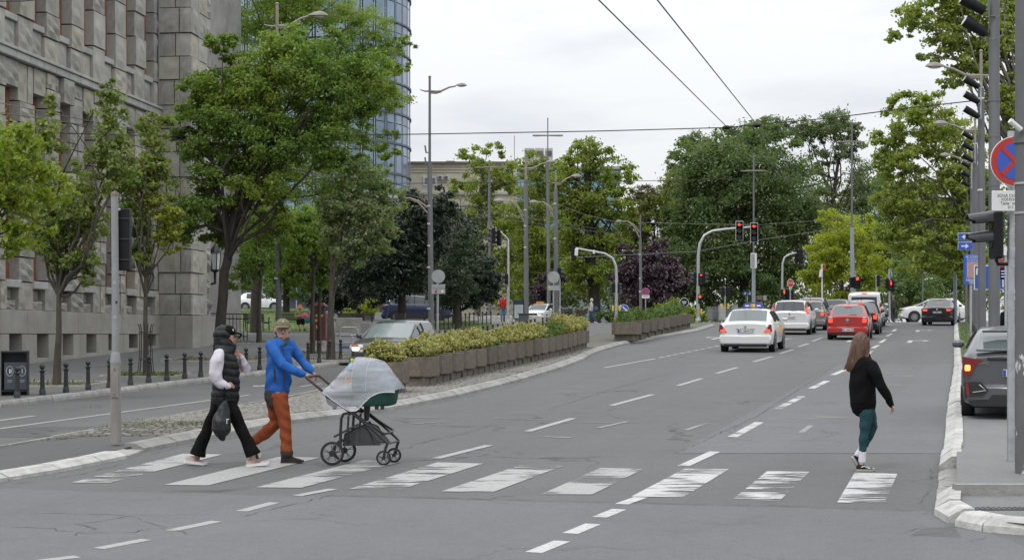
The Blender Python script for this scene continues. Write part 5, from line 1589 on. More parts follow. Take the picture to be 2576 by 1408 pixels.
# ------------------------------------------------------------------ signs
def sgn(name, label, px, py, Y, dz=.13, group=None, cat='road sign'):
 q = PX(px, 0, Y, dz)
 return empty(name, q.b, 0, label, cat, group), q
def face_text(s, size, m, c, parent, align='CENTER', xs=1.0, bold=0.0):
 return text('lettering', s, size, m, frameM(c, (1, 0, 0), (0, 0, 1)), parent, align, xs=xs, bold=bold)
def no_stop(root, q, px, py, rpx):
 k = q.k; c = q(px, py, -.06)
 MB().disc(c + Vector((0, .008, 0)), rpx * k, (0, 1, 0), 28, .012).build('rim', M_SWH, root)
 d = MB().disc(c, rpx * k * .965, (0, 1, 0), 28, .012).build('red_disc', M_SRD, root)
 MB().disc(c + Vector((0, -.008, 0)), rpx * k * .73, (0, 1, 0), 28, .006).build('blue_field', M_SBL, d)
 for s_ in (1, -1):
  MB().box(c + Vector((0, -.013 - .002 * s_, 0)), (rpx * k * 1.5, .004, rpx * k * .17), Euler((0, s_ * PI / 4, 0))).build('red_bar', M_SRD, d)
r_, q = sgn('no_stopping_sign', 'large round blue and red no-stopping sign half hidden by the thick pole', 2543, 0, pF.y - .12, .2)
no_stop(r_, q, 2550, 407, 63)
r_, q = sgn('camera_zone_plate', 'white plate with Cyrillic camera zone notice under the big round sign', 2543, 0, pF.y - .12, .2)
k = q.k; c0_ = q(2550, 506, -.03)
pl = MB().box(c0_, (114 * k, .015, 51 * k), None, .006).build('plate', M_SWH, r_)
x0 = q(2506, 0).x
for i, (t_, al_, xx) in enumerate((('ЗОНА СНИМАЊА', 'LEFT', 2506), ('- КОМУНАЛНА -', 'LEFT', 2511), ('Телефон за', 'LEFT', 2514), ('011 /', 'LEFT', 2533))):
 face_text(t_, 10.5 * k, M_SBK, Vector((q(xx, 0).x, c0_.y - .01, q(0, 493.5 + i * 9.6).z)), pl, 'LEFT', .92)
r_, q = sgn('no_stopping_sign', 'small round no-stopping sign with white plate near the purple plum tree', 1624, 0, 111)
MB().cyl((0, 0, 0), q(1624, 724), .035, n=8).build('post', M_GALV, r_)
no_stop(r_, q, 1624, 734, 10); MB().box(q(1624, 746, -.06), (19 * q.k, .02, 8 * q.k)).build('plate', M_SWH, r_)
MB().box(q(1624, 745, -.075), (13 * q.k, .004, 1.2 * q.k)).build('lettering', M_SBK, r_)
for lab, px, py, r0_, front in (('round blue keep-right sign above a yellow marker box', 1571, 776, 10.5, True), ('round black sign back above a yellow marker box by the round hedge', 1721, 760, 11.5, False)):
 r_, q = sgn('island_sign', lab, px, 0, 109 if front else 104, .1)
 MB().cyl((0, 0, 0), q(px, py), .035, n=8).build('post', M_GALV, r_)
 c = q(px, py, -.06)
 MB().disc(c + Vector((0, .008, 0)), r0_ * q.k, (0, 1, 0), 24, .012).build('rim', M_SWH, r_)
 f_ = MB().disc(c, r0_ * .9 * q.k, (0, 1, 0), 24, .014).build('disc', M_SBL if front else M_BLK, r_)
 if front:
  a = MB(); a.box(c + Vector((-.02, -.012, .02)), (.30, .006, .07), Euler((0, PI / 4, 0))); a.prism([(.20, -.20), (.02, -.17), (.17, -.02)], -.004, .004, Matrix.Translation(c + Vector((-.02, -.013, .02))) @ Matrix.Rotation(PI / 2, 4, 'X')); a.build('arrow', M_SWH, f_)
 else:
  a = MB(); a.box(c + Vector((0, -.012, .02)), (.28, .006, .12)); a.box(c + Vector((0, -.012, -.08)), (.16, .006, .08)); a.build('sticker', M_SGR, f_)
 MB().box(q(px + 1, py + 24, -.05), (10 * q.k, .2, (24 if front else 18) * q.k), None, .02).build('marker_box', M_SYE, r_)
r_, q = sgn('sign_post', 'round grey sign seen from behind with two small plates, right of the tall lamp post', 1101, 0, 80)
MB().cyl((0, 0, 0), q(1101, 680), .05, n=8).build('post', M_GALV, r_)
MB().disc(q(1103, 695, -.07), 17 * q.k, (0, 1, 0), 26, .015).build('sign_disc', M_SGR, r_)
for y0, y1 in ((715, 725), (726, 739)): MB().box(q(1103, (y0 + y1) / 2, -.07), (34 * q.k, .015, (y1 - y0) * q.k), None, .004).build('plate', M_SGR, r_)
MB().box(q(1097, 733, -.085), (.09, .004, .12)).build('sticker', M_SRD, r_); MB().box(q(1113, 733, -.085), (.1, .004, .12)).build('sticker', M_SWH, r_)
r_, q = sgn('sign_post', 'round grey sign back with plate between the two middle masts', 1392, 0, 99)
MB().cyl((0, 0, 0), q(1392, 690), .04, n=8).build('post', M_GALV, r_)
MB().disc(q(1393, 697, -.06), 15 * q.k, (0, 1, 0), 24, .015).build('sign_disc', M_SGR, r_); MB().box(q(1393, 724, -.06), (28 * q.k, .015, 12 * q.k)).build('plate', M_SGR, r_)
MB().box(q(1382, 723, -.075), (.1, .004, .14)).build('sticker', M_SYE, r_)
r_, q = sgn('stop_sign', 'red octagonal stop sign on a slim post above dark signal boxes', 1988, 0, 113)
MB().cyl((0, 0, 0), q(1988, 700), .035, n=8).build('post', M_GALV, r_)
o8 = [(math.cos(PI / 8 + k_ * PI / 4), math.sin(PI / 8 + k_ * PI / 4)) for k_ in range(8)]
c = q(1988, 712, -.06); M8 = Matrix.Translation(c) @ Matrix.Rotation(PI / 2, 4, 'X')
MB().prism([(x * 10.5 * q.k * .85, y * 10.5 * q.k) for x, y in o8], -.006, .006, M8).build('rim', M_SWH, r_)
f_ = MB().prism([(x * 9.3 * q.k * .85, y * 9.3 * q.k) for x, y in o8], .0065, .014, M8).build('face', M_SRD, r_)
face_text('STOP', .20, M_SWH, c + Vector((0, -.017, 0)), f_, 'CENTER', .62)
r_, q = sgn('direction_sign', 'small dark blue sign with white symbols left of the twin-lamp mast', 1880, 0, 114)
MB().cyl((0, 0, 0), q(1880, 735), .03, n=6).build('post', M_GALV, r_)
for x in (1874, 1886): f_ = MB().box(q(x, 738, -.05), (11 * q.k, .02, 13 * q.k)).build('panel', mat('sign_navy', (.02, .035, .12), .5), r_); MB().box(q(x, 738, -.065), (5 * q.k, .004, 6 * q.k), Euler((0, .6, 0))).build('symbol', M_SGR, f_)
r_, q = sgn('direction_sign', 'small brown and grey sign right of the twin-lamp mast', 1915, 0, 116)
MB().cyl((0, 0, 0), q(1915, 745), .03, n=6).build('post', M_POLE, r_)
MB().box(q(1911, 749, -.05), (17 * q.k, .02, 11 * q.k)).build('panel', mat('sign_brown', (.10, .05, .03), .5), r_); MB().box(q(1924, 749, -.05), (8 * q.k, .02, 12 * q.k)).build('panel', M_SGR, r_)
for i in range(3): MB().box(q(1911, 745 + i * 3.5, -.065), (12 * q.k, .004, 1 * q.k)).build('lettering', M_SGR, r_)
r_, q = sgn('arrow_sign', 'upper blue sign with a white arrow pointing left by the right-hand posts', 2430, 0, 76, .1, 'blue arrow signs')
def arrow_sign(root, q, y, d):
 k = q.k
 MB().box(q(2428, y, -.05), (38 * k, .02, 20.5 * k), None, .008).build('rim', M_SWH, root)
 f_ = MB().box(q(2428, y, -.062), (36.5 * k, .02, 19 * k), None, .008).build('panel', M_SBL, root)
 a = MB(); c = q(2427 - d * 1, y, -.076)
 a.box(c - Vector((d * 2 * k, 0, 0)), (14 * k, .004, 3.4 * k)); a.prism([(d * 10 * k, 0), (d * 2 * k, 6.5 * k), (d * 2 * k, 2.2 * k), (d * 4.5 * k, 0), (d * 2 * k, -2.2 * k), (d * 2 * k, -6.5 * k)], -.003, .003, Matrix.Translation(c) @ Matrix.Rotation(PI / 2, 4, 'X')); a.build('arrow', M_SWH, f_)
MB().cyl((0, 0, 0), q(2432, 584), .05, n=8).build('post', M_POLE, r_)
arrow_sign(r_, q, 596, -1)
r_, q = sgn('arrow_sign', 'lower blue sign with a white arrow pointing right by the right-hand posts', 2430, 0, 75.9, .1, 'blue arrow signs')
arrow_sign(r_, q, 619, 1)
r_, q = sgn('junction_notice', 'blue Cyrillic notice not to block the junction, with red and white grid', 2442, 0, 70, .1, cat='sign')
k = q.k
MB().cyl((0, 0, 0), q(2442, 715), .05, n=8).build('post', M_GALV, r_)
f_ = MB().box(q(2442, 678, -.05), (38 * k, .02, 77 * k), None, .006).build('panel', M_SBL, r_)
face_text('НЕ БЛОКИРАЈ', 10.5 * k, M_SWH, Vector((q(2428, 0).x, -.063, q(0, 646.5).z)), f_, 'LEFT', .6); face_text('РАСКРСНИЦУ', 8.5 * k, M_SWH, Vector((q(2431, 0).x, -.063, q(0, 655).z)), f_, 'LEFT', .62)
face_text('NE', 10 * k, M_SWH, Vector((q(2429, 0).x, -.063, q(0, 704.5).z)), f_, 'LEFT', .8)
g_ = MB().box(q(2446, 679, -.063), (29 * k, .006, 40 * k)).build('grid_field', M_SWH, f_)
gm = MB()
for i in range(-9, 10):
 for s_ in (1, -1):
  x_ = 2446 + i * 4.4
  a, b = (x_ - 20, 659), (x_ + 20, 699)
  t0, t1 = max(0, (2432 - a[0]) / 40), min(1, (2460 - a[0]) / 40)
  if t1 - t0 < .05: continue
  ya, yb_2 = 659 + 40 * t0, 659 + 40 * t1
  if s_ < 0: ya, yb_2 = 1358 - ya, 1358 - yb_2
  pa, pb = q(a[0] + 40 * t0, ya, -.068), q(a[0] + 40 * t1, yb_2, -.068)
  gm.tube([pa, pb], .010, 4)
gm.build('grid_lines', mat('sign_brick_red', (.35, .08, .06), .5), g_)
MB().box(q(2448, 708, -.064), (20 * k, .005, 13 * k)).build('sticker', M_SGR, f_)
r_, q = sgn('direction_board', 'blue direction board with white border behind the broad pole', 2496, 0, 62, .1, cat='sign')
k = q.k
for x in (2472, 2564): MB().cyl(q(x, 0) * Vector((1, 0, 0)), q(x, 728), .05, n=8).build('post', M_GALV, r_)
f_ = MB().box(q(2514, 698, -.05), (130 * k, .02, 62 * k), None, .01).build('rim', M_SWH, r_)
f2 = MB().box(q(2514, 698, -.055), (126 * k, .02, 58 * k), None, .01).build('panel', M_SBL, r_)
a = MB(); a.box(q(2522, 712, -.068), (3.5 * k, .004, 20 * k)); a.box(q(2456, 685, -.068), (4 * k, .004, 12 * k)); a.prism([(-4 * k, 0), (4 * k, 0), (0, 7 * k)], -.003, .003, Matrix.Translation(q(2457, 680, -.07)) @ Matrix.Rotation(PI / 2, 4, 'X')); a.build('lettering', M_SWH, f2)
r_, q = sgn('bus_stop_display', 'bus stop display with red sign and blue-lit screen behind the broad pole', 2530, 0, 52, .1, cat='display')
k = q.k
MB().cyl((0, 0, 0), q(2530, 640), .06, n=8).build('post', M_POLE, r_)
f_ = MB().box(q(2532, 662, -.06), (36 * k, .05, 21 * k), None, .01).build('panel', mat('stop_red', (.36, .03, .035), .5), r_)
face_text('ПОШТА', 6.5 * k, M_SWH, q(2533, 659, -.09), f_, 'CENTER', .8); face_text('153', 6.5 * k, M_SWH, q(2524, 667, -.09), f_, 'CENTER', .9)
s_ = MB().box(q(2532, 688, -.06), (38 * k, .07, 30 * k), None, .01).build('screen', M_BLK, r_)
M_LED = mat('led_blue', (.1, .1, .3), .5, emit=(.45, .5, 1.0), estr=2.2)
for i in range(3):
 MB().box(q(2533, 682 + i * 7, -.097), (33 * k, .004, 1.2 * k)).build('screen_line', M_LED, s_)
 face_text('%d 13' % (9 - i), 6 * k, M_LED, q(2533, 685.5 + i * 7, -.098), s_, 'CENTER', .9)
r_, q = sgn('street_name_plate', 'small pale street name plate above the red bus stop sign', 2530, 0, 40, .1, cat='sign')
MB().cyl((0, 0, 0), q(2530, 640), .03, n=8).build('post', M_GALV, r_)
f_ = MB().box(q(2532, 632, -.04), (40 * k, .015, 16 * k), None, .005).build('plate', M_SWH, r_)
r_, q = sgn('info_board', 'city information board with dark header beside the person in red', 1305, 0, 105, .13, cat='info board')
k = q.k
MB().box(q(1305, 779), (27 * k, .12, 47 * k), None, .02).build('frame', M_BLK, r_)
f_ = MB().box(q(1305, 783, -.065), (22 * k, .01, 34 * k)).build('poster', mat('poster_pale', (.40, .45, .44), .4, var=.15, vscale=5), r_)
MB().box(q(1305, 761, -.065), (22 * k, .01, 8 * k)).build('header', mat('poster_navy', (.02, .03, .09), .4), r_)
for y in (770, 775, 781, 787, 793): MB().box(q(1305 + (y % 3), y, -.073), (15 * k, .004, 1 * k)).build('lettering', M_SGR, f_)
MB().box((0, 0, .1), (.5, .1, .25)).build('foot', M_POLE, r_)
for i, (x0, x1, y0, m_) in enumerate(((1780, 1792, 775, 'cab_green'), (1792, 1806, 773, 'cab_grey'), (1808, 1823, 769, 'cab_light'), (1826, 1840, 774, 'cab_grey'), (1842, 1856, 768, 'cab_grey2'), (1858, 1874, 775, 'cab_grey'))):
 q = PX((x0 + x1) / 2, 0, 114 + (i % 2), .1)
 cm = {'cab_green': (.16, .18, .17), 'cab_grey': (.13, .14, .15), 'cab_light': (.36, .36, .34), 'cab_grey2': (.26, .27, .28)}[m_]
 r_ = empty('electrical_cabinet', q.b, 0, ['narrow dark cabinet, first from the left beside the arched mast', 'dark grey cabinet left of the pale one', 'pale grey cabinet with graffiti, lightest of the row', 'dark cabinet right of the pale one, behind the slim post', 'tallest mid-grey cabinet of the row', 'last dark cabinet, nearest the twin-lamp mast'][i], 'cabinet', 'electrical cabinets')
 h = q((x0 + x1) / 2, y0).z; w = (x1 - x0) * q.k
 MB().box((0, 0, h / 2), (w * .96, .45, h), None, .02).build('body', mat(m_, cm, .6, var=.2, vscale=5), r_)
 MB().box((0, -.235, h * .52), (w * .8, .02, h * .85), None, .008).build('door', mat(m_, cm, .6), r_)
 MB().box((0, 0, h + .02), (w, .5, .05), None, .015).build('lid', mat(m_, cm, .6), r_)
# ------------------------------------------------------------------ bollards
_tens = ['', '', 'twenty', 'thirty', 'forty', 'fifty']
_ones = ['', 'first', 'second', 'third', 'fourth', 'fifth', 'sixth', 'seventh', 'eighth', 'ninth', 'tenth', 'eleventh', 'twelfth', 'thirteenth', 'fourteenth', 'fifteenth', 'sixteenth', 'seventeenth', 'eighteenth', 'nineteenth']
_tenth = ['', '', 'twentieth', 'thirtieth', 'fortieth', 'fiftieth']
def ordinal(n):
 return _ones[n] if n < 20 else (_tenth[n // 10] if n % 10 == 0 else _tens[n // 10] + '-' + _ones[n % 10])
def boll_label(i):
 if i == 0: return 'black ball-topped bollard in front of the litter bin, nearest the left picture edge'
 if i == 3: return 'black ball-topped bollard midway between the forked tree and the near grey pole'
 if i == 6: return 'black ball-topped bollard right in front of the iron tree guard'
 if i == len(spots) - 1: return 'last far black bollard where the left pavement meets the crossing'
 return 'black ball-topped bollard, %s along the left kerb counted from the litter bin' % ordinal(i + 1)
def bollard_proto():
 r = empty('bollard', (0, 0, 0), 0, 'black ball-topped iron bollard', 'bollard', 'black ball-topped bollards along the left kerb')
 h = .72
 m = MB(); m.lathe([(.072, 0), (.072, .11), (.060, .13), (.058, .16)], 12); m.build('base', M_IRON, r, 40)
 m = MB(); m.lathe([(.052, .155), (.046, .50), (.047, .52), (.070, .545), (.070, .555), (.03, .565)], 12); m.build('shaft', M_IRON, r, 40)
 m = MB(); m.lathe([(.028, .56), (.026, .585)], 10); m.ball((0, 0, .645), (.062, .062, .062), 12, 8); m.build('ball', M_IRON, r, 60)
 return r
bp = bollard_proto()
spots = [p.copy() for p in BOLL]
tops = [(985, 395), (1045, 390), (1097, 385), (1150, 375), (1217, 370), (1290, 362), (1343, 365), (1390, 355), (1450, 350), (1492, 342), (1540, 335), (1590, 330), (1638, 323), (1672, 320), (1730, 312), (1768, 312), (1820, 300), (1858, 298), (1897, 292), (1935, 287), (2008, 275), (2047, 272), (2082, 265), (2115, 258), (2150, 255)]
yy = 63.0
n2 = len(tops)
for i, (zx, zy) in enumerate(tops):
 px = .66 * (1250 + zx / 2.453)
 Y = 60.0
 for _ in range(60):
  f_ = xat(px, Y) - (float(f_kl(Y)) - .36)
  Y += .5 if f_ < 0 else -.5
  Y = max(58, min(100, Y))
 lo, hi = 58, 101
 for _ in range(40):
  mdl = (lo + hi) / 2
  if xat(px, mdl) > float(f_kl(mdl)) - .36: lo = mdl
  else: hi = mdl
 spots.append(ground(px, lo, KD))
for zx, zy in ((2100, 210), (2165, 215), (2195, 235), (2220, 240), (2237, 235), (2258, 230)):
 px = .66 * (1250 + zx / 2.453); spots.append(ground(px, 103 + (zx % 7) * .3, KD))
for i, p in enumerate(spots):
 o = bp if i == 0 else copy_tree(bp)
 o.location = (p.x, p.y, zgf(p.x, p.y) + KD - .01)
 o.rotation_euler = (random.uniform(-.012, .012), random.uniform(-.012, .012), random.uniform(0, 6))
 o['label'] = boll_label(i)
# ------------------------------------------------------------------ planters and their shrubs
def planter(root, L, Wd, H, foot):
 c = .16
 def ring(s, z, w=1.0):
  a, b = L / 2 * s, Wd / 2 * s * w
  cc = c * s
  return [(-a + cc, -b, z), (a - cc, -b, z), (a, -b + cc, z), (a, b - cc, z), (a - cc, b, z), (-a + cc, b, z), (-a, b - cc, z), (-a, -b + cc, z)]
 m = MB(); rings = [ring(.97, foot), ring(1.0, foot + .02), ring(1.0, foot + H - .01), ring(.985, foot + H), ring(.86, foot + H, .92), ring(.84, foot + H - .10, .92)]
 vs = [v for r in rings for v in r]
 fs = [(i * 8 + k, i * 8 + (k + 1) % 8, (i + 1) * 8 + (k + 1) % 8, (i + 1) * 8 + k) for i in range(5) for k in range(8)]
 fs += [tuple(range(7, -1, -1))]
 m.add(vs, fs); m.build('tub', M_CONC, root)
 s_ = MB(); s_.add([(v[0], v[1], foot + H - .06) for v in ring(.86, 0, .92)], [tuple(range(8))]); s_.build('soil', M_SOIL, root)
 for sx in (-1, 1):
  f_ = MB(); f_.box((sx * L * .23, 0, foot / 2 - .02), (L * .40, Wd * .78, foot + .03), None, .012); f_.build('foot', M_CONCB, root)
def row_pt(fy):
 return fy
rowA = [W(1008, 988, .11), W(1052, 975, .11), W(1205, 940, .11), W(1330, 912, .11), W(1410, 893, .11), W(1470, 875, .11)]
def along(pts, step, n=None):
 P = []; acc = 0
 Ls = [(b - a).length for a, b in zip(pts[:-1], pts[1:])]; tot = sum(Ls)
 n = n or int(tot / step)
 for i in range(n):
  d = (i + .5) / n * tot
  for a, b, l in zip(pts[:-1], pts[1:], Ls):
   if d <= l: P.append((a.lerp(b, d / l), math.atan2((b - a).y, (b - a).x))); break
   d -= l
 return P, tot / n
gA = 'concrete planters of the long front row'
PA, stepA = along(rowA[1:], 1.18)
first = W(996, 990, .11)
ordn = ['second', 'third', 'fourth', 'fifth', 'sixth', 'seventh', 'eighth', 'ninth', 'tenth', 'eleventh', 'twelfth', 'thirteenth', 'fourteenth', 'fifteenth', 'sixteenth', 'seventeenth', 'eighteenth', 'nineteenth', 'twentieth', 'twenty-first', 'twenty-second', 'twenty-third']
planters = []
off_in = Vector((-.30, .10, 0))
allA = [(first, PA[0][1])] + PA
for i, (p, a) in enumerate(allA):
 z = zgf(p.x, p.y) + .11
 lab = 'brown concrete planter standing apart behind the pram' if i == 0 else 'brown concrete planter, %s from the pram in the long row' % ordn[i - 1]
 if i == len(allA) - 1: lab = 'brown concrete planter closing the far end of the long row'
 n_ = Vector((-math.sin(a), math.cos(a), 0))
 r_ = empty('concrete_planter', (p.x + n_.x * .2, p.y + n_.y * .2, z), a + random.uniform(-.03, .03), lab, 'planter', gA)
 planter(r_, stepA * .985 if i else .9, .80, .42, .20)
 planters.append((r_, i))
rowB = [W(1588, 858, .11), W(1660, 841, .11), W(1735, 823, .11)]
PB, stepB = along(rowB, 2.4)
for i, (p, a) in enumerate(PB):
 n_ = Vector((-math.sin(a), math.cos(a), 0))
 lab = 'weathered concrete planter, %s from the left in the short far row' % (['first'] + ordn)[i]
 r_ = empty('concrete_planter', (p.x + n_.x * .35, p.y + n_.y * .35, zgf(p.x, p.y) + .11), a + random.uniform(-.03, .03), lab, 'planter', 'concrete planters of the short far row')
 planter(r_, stepB * .98, .95, .48, .22)
 pb = r_.location
 g_ = np.random.default_rng(700 + i)
 hh = .34 + .16 * g_.random()
 sh = empty('planter_shrub', (pb.x, pb.y, pb.z + .66), a, 'low dark green shrub in the %s planter of the short far row' % (['first'] + ordn)[i], 'shrub', 'dark shrubs of the short far row')
 P_, R_, C_ = sample_crown([(0, 0, hh * .55, stepB * .48, .42, hh * .6), (.5 * (g_.random() - .5), 0, hh * .8, .5, .35, hh * .6)], 1800, 710 + i, .3, 40, .4)
 leaves('foliage', P_, R_, .075, G['box'], sh, 720 + i)['kind'] = 'stuff'
 st = MB(); [st.cyl((x, 0, -.06), (x * 1.1, .03, hh * .6), .012, n=5) for x in (-.5, 0, .5)]; st.build('stems', M_BARK, sh)['kind'] = 'stuff'
gs = 'shrubs of the long planter row'
shr = [(0, 1.0, 'eony', .42), (1, .9, 'eony', .46), (2, 1, 'eony', .46), (3, 1, 'eony', .44), (4, 1, 'eony', .50), (5, 1, 'eony', .52), (6, .6, 'box', .30), (7, .95, 'eony', .46), (8, 1, 'eony', .48), (9, 1, 'eony', .5), (10, .9, 'eony', .46), (11, .8, 'box', .34), (12, .9, 'box', .42), (13, 1, 'box', .48), (14, 1, 'eony', .62), (15, 1, 'eony', .58), (16, .9, 'eony', .5), (17, 1, 'eony', .5), (18, 1, 'eony', .5)]
for r_, i in planters:
 j = int(i * 19 / len(planters)) if i else 0
 if i < 0: kind, hh, wf = 'eony', .5, 1
 else: _, wf, kind, hh = shr[j]
 g_ = np.random.default_rng(500 + i)
 L = (stepA * 1.05 if i else .92) * wf; hh *= .98
 col_ = 'golden variegated' if kind == 'eony' else 'low dark green'
 place = 'in the planter standing apart behind the pram' if i == 0 else ('in the far end planter of the long row' if i == len(planters) - 1 else 'in the %s planter from the pram of the long row' % ordn[i - 1])
 sh = empty('planter_shrub', (r_.location.x, r_.location.y, r_.location.z + .53), r_.rotation_euler.z, '%s shrub %s' % (col_, place), 'shrub', gs)
 bl = []
 for _ in range(4):
  x = g_.uniform(-.3, .3) * L; h2 = hh * g_.uniform(.8, 1.15)
  bl.append((x, g_.uniform(-.1, .1), h2 * .62, L * .30, .36, h2 * .55))
 bl.append((0, 0, hh * .45, L * .46, .36, hh * .42))
 nL = int(6000 if i < 4 else 3800)
 P_, R_, C_ = sample_crown(bl, nL, 510 + i, .26, 28, .30)
 if kind == 'eony':
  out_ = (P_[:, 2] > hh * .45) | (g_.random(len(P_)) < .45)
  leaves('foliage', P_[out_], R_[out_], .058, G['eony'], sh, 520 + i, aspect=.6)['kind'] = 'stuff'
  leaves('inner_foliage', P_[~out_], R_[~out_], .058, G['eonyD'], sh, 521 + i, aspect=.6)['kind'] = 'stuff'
 else:
  leaves('foliage', P_, R_, .055, G['box'], sh, 520 + i)['kind'] = 'stuff'
 st = MB()
 for x in np.linspace(-.36, .36, 5): st.cyl((x * L, 0, -.05), (x * L * 1.15 + g_.uniform(-.06, .06), g_.uniform(-.1, .1), hh * .7), .010, n=5)
 st.build('stems', M_BARK, sh)['kind'] = 'stuff'
# ------------------------------------------------------------------ things on the left pavement
pN = W(292, 1113, .11)
q = PX(292, 0, pN.y, .11); k = q.k
r_ = empty('traffic_light', q.b, 0, 'near grey pole on the median with a black signal head seen from behind', 'traffic light', 'traffic lights')
M_GP = mat('near_pole_grey', (.24, .245, .25), .6, .2, var=.2, vscale=5, stretch=(1, 1, .3))
M_GPB = mat('near_pole_beige', (.235, .215, .19), .7, .05, var=.22, vscale=6, stretch=(1, 1, .3))
MB().tube([(0, 0, 0), q(291, 1000), q(290.5, 915)], [13.5 * k, 13.2 * k, 12.8 * k], 18).build('post', M_GPB, r_, 40)
MB().lathe([(13.4 * k, 0), (13.6 * k, .04), (12.2 * k, .06), (11.6 * k, .13), (9.4 * k, .16)], 18, q(290.5, 915)).build('collar', M_GP, r_, 40)
MB().tube([q(290.5, 892), q(290, 700), q(288, 490)], [9.2 * k, 9.1 * k, 8.9 * k], 16).build('upper_post', M_GP, r_, 40)
MB().lathe([(9.6 * k, 0), (9.6 * k, .05), (5 * k, .06)], 14, q(288, 494)).build('cap', mat('rusty_cap', (.22, .17, .14), .8, var=.4, vscale=20), r_)
m = MB(); m.prism([(-.05, 0), (.05, 0), (.05, .32), (0, .36), (-.05, .32)], -.012, .012, Matrix.Translation(q(291, 998, -13.2 * k)) @ Matrix.Rotation(PI / 2, 4, 'X')); d_ = m.build('access_door', M_GPB, r_)
for yy in (928, 990): MB().disc(q(291, yy, -13.2 * k - .016), .012, (0, 1, 0), 8, .012).build('bolt', M_STEEL_D, d_)
hd = MB().box(q(298, 601, .16), (48 * k, .16, 156 * k), None, .012).build('signal_head', M_BLK, r_)
for yy in (548, 600, 652): MB().box(q(298, yy, .075), (50 * k, .02, 3 * k)).build('rib', M_VIS, hd)
for i, yy in enumerate((550, 601, 652)):
 MB().disc(q(298, yy, .25), 20 * k, (0, 1, 0), 16, .02).build('lens', M_LOFF['ryg'[i]], hd)
 v_ = MB(); v_.tube([q(298, yy, .25), q(298, yy + 2, .50)], [22 * k, 19 * k], 14, False); v_.build('visor', M_VIS, hd)
MB().tube([q(292, 528, .02), q(298, 526, .10)], .02, 6).build('clamp', M_GALV, r_)
for px, py, w, h, m_ in ((290, 711, 10, 12, M_SWH), (295, 760, 6, 16, M_BLK), (291, 798, 9, 20, M_SWH)):
 MB().disc(q(px, py, -9.3 * k), w * k * .5, (0, 1, 0), 10, .004).build('sticker', M_SGR if m_ is M_SWH else m_, r_)
pB = W(38, 993, KD)
q = PX(38, 0, pB.y, KD); k = q.k
M_BIN = mat('bin_dark_steel', (.022, .025, .030), .45, .2)
M_BINP = mat('bin_panel_grey', (.055, .065, .075), .45, .1)
r_ = empty('litter_bin', q.b, 0.20, 'dark steel litter bin with grey front panel and white round symbols', 'litter bin', 'dark steel litter bins')
w, h = 66 * k, 110 * k
m = MB(); t = .03
m.box((-w / 2 + t / 2 + .0, 0, h / 2), (t, .42, h)); m.box((w / 2 - t / 2, 0, h / 2), (t, .42, h)); m.box((0, .19, h / 2), (w - 2 * t - .004, .03, h - .004)); m.box((0, 0, h - t / 2 - .002), (w - 2 * t - .004, .42, t)); m.box((0, 0, .10), (w - 2 * t - .004, .40, t))
m.build('casing', M_BIN, r_)
MB().box((0, 0, h + .006), (w + .02, .45, .012)).build('lid', mat('bin_lid', (.10, .105, .11), .5, .2), r_)
p_ = MB().box((.03, -.19, h * .44), (w * .84, .025, h * .62), None, .004).build('front_panel', M_BINP, r_)
for x in (-.10, .17):
 m = MB(); n = 18
 ring = [Vector((x + .075 * math.cos(2 * PI * a / n), -.205, h * .55 + .11 * math.sin(2 * PI * a / n))) for a in range(n + 1)]
 m.tube(ring, .005, 4); m.box((x, -.206, h * .55), (.02, .004, .10)); m.box((x + (.03 if x < 0 else 0), -.206, h * .55), (.016, .004, .08)); m.build('symbol', M_SWH, p_)
 for z_ in (h * .34, h * .31): MB().box((x, -.204, z_), (.10, .003, .014)).build('lettering', M_SGR, p_)
pG = W(367, 945, KD)
r_ = empty('tree_guard', (pG.x, pG.y, zgf(pG.x, pG.y) + KD), 0, 'flared black iron guard around the slim young street tree', 'tree guard')
k = pG.y / F
for i in range(12):
 a = 2 * PI * i / 12
 m = MB(); pts = []
 for rr, z in ((.24, 0), (.19, .35), (.17, .8), (.17, 1.2), (.19, 1.35), (.23, 1.42)):
  pts.append((rr * math.cos(a), rr * math.sin(a), z))
 m.tube(pts, .009, 5); m.build('bar', M_IRON, r_)
for z, rr in ((.45, .185), (1.2, .172)):
 m = MB(); m.tube([(rr * math.cos(2 * PI * i / 18), rr * math.sin(2 * PI * i / 18), z) for i in range(19)], .014, 5); m.build('ring', M_IRON, r_)
for px, py, s_, gr_ in ((143, 968, 1.0, 0), (367, 945, 1.0, 1), (552, 905, 1.6, 0), (652, 862, 1.1, 0), (786, 890, 1.1, 0), (832, 905, 1.1, 0)):
 p = W(px, py, KD)
 pit = sheet('tree_pit', [(p.x - s_, p.y - s_, 0), (p.x + s_, p.y - s_, 0), (p.x + s_, p.y + s_, 0), (p.x - s_, p.y + s_, 0)], KD + .012, M_SOIL, left_pav)
 for dx, dy, lx, ly in ((0, -s_, 2 * s_ + .1, .08), (0, s_, 2 * s_ + .1, .08), (-s_, 0, .08, 2 * s_ - .1), (s_, 0, .08, 2 * s_ - .1)):
  z = zgf(p.x + dx, p.y + dy) + KD
  MB().box((p.x + dx, p.y + dy, z), (lx, ly, .10), None, .01).build('pit_edging', M_KERBG, left_pav)
 gg = np.random.default_rng(px)
 n = 900 if gr_ else 160
 gp_ = np.stack([p.x + gg.uniform(-s_, s_, n) * .9, p.y + gg.uniform(-s_, s_, n) * .9], -1)
 zz = zg(gp_[:, 0], gp_[:, 1]) + KD + .03
 lv = leaves('grass_tuft', np.column_stack([gp_, zz + gg.uniform(0, .05, n)]), np.tile([0, 0, 0.], (n, 1)), .11, M_GRASS, left_pav, px, 0, .25, -2.5)
 lv['kind'] = 'stuff'
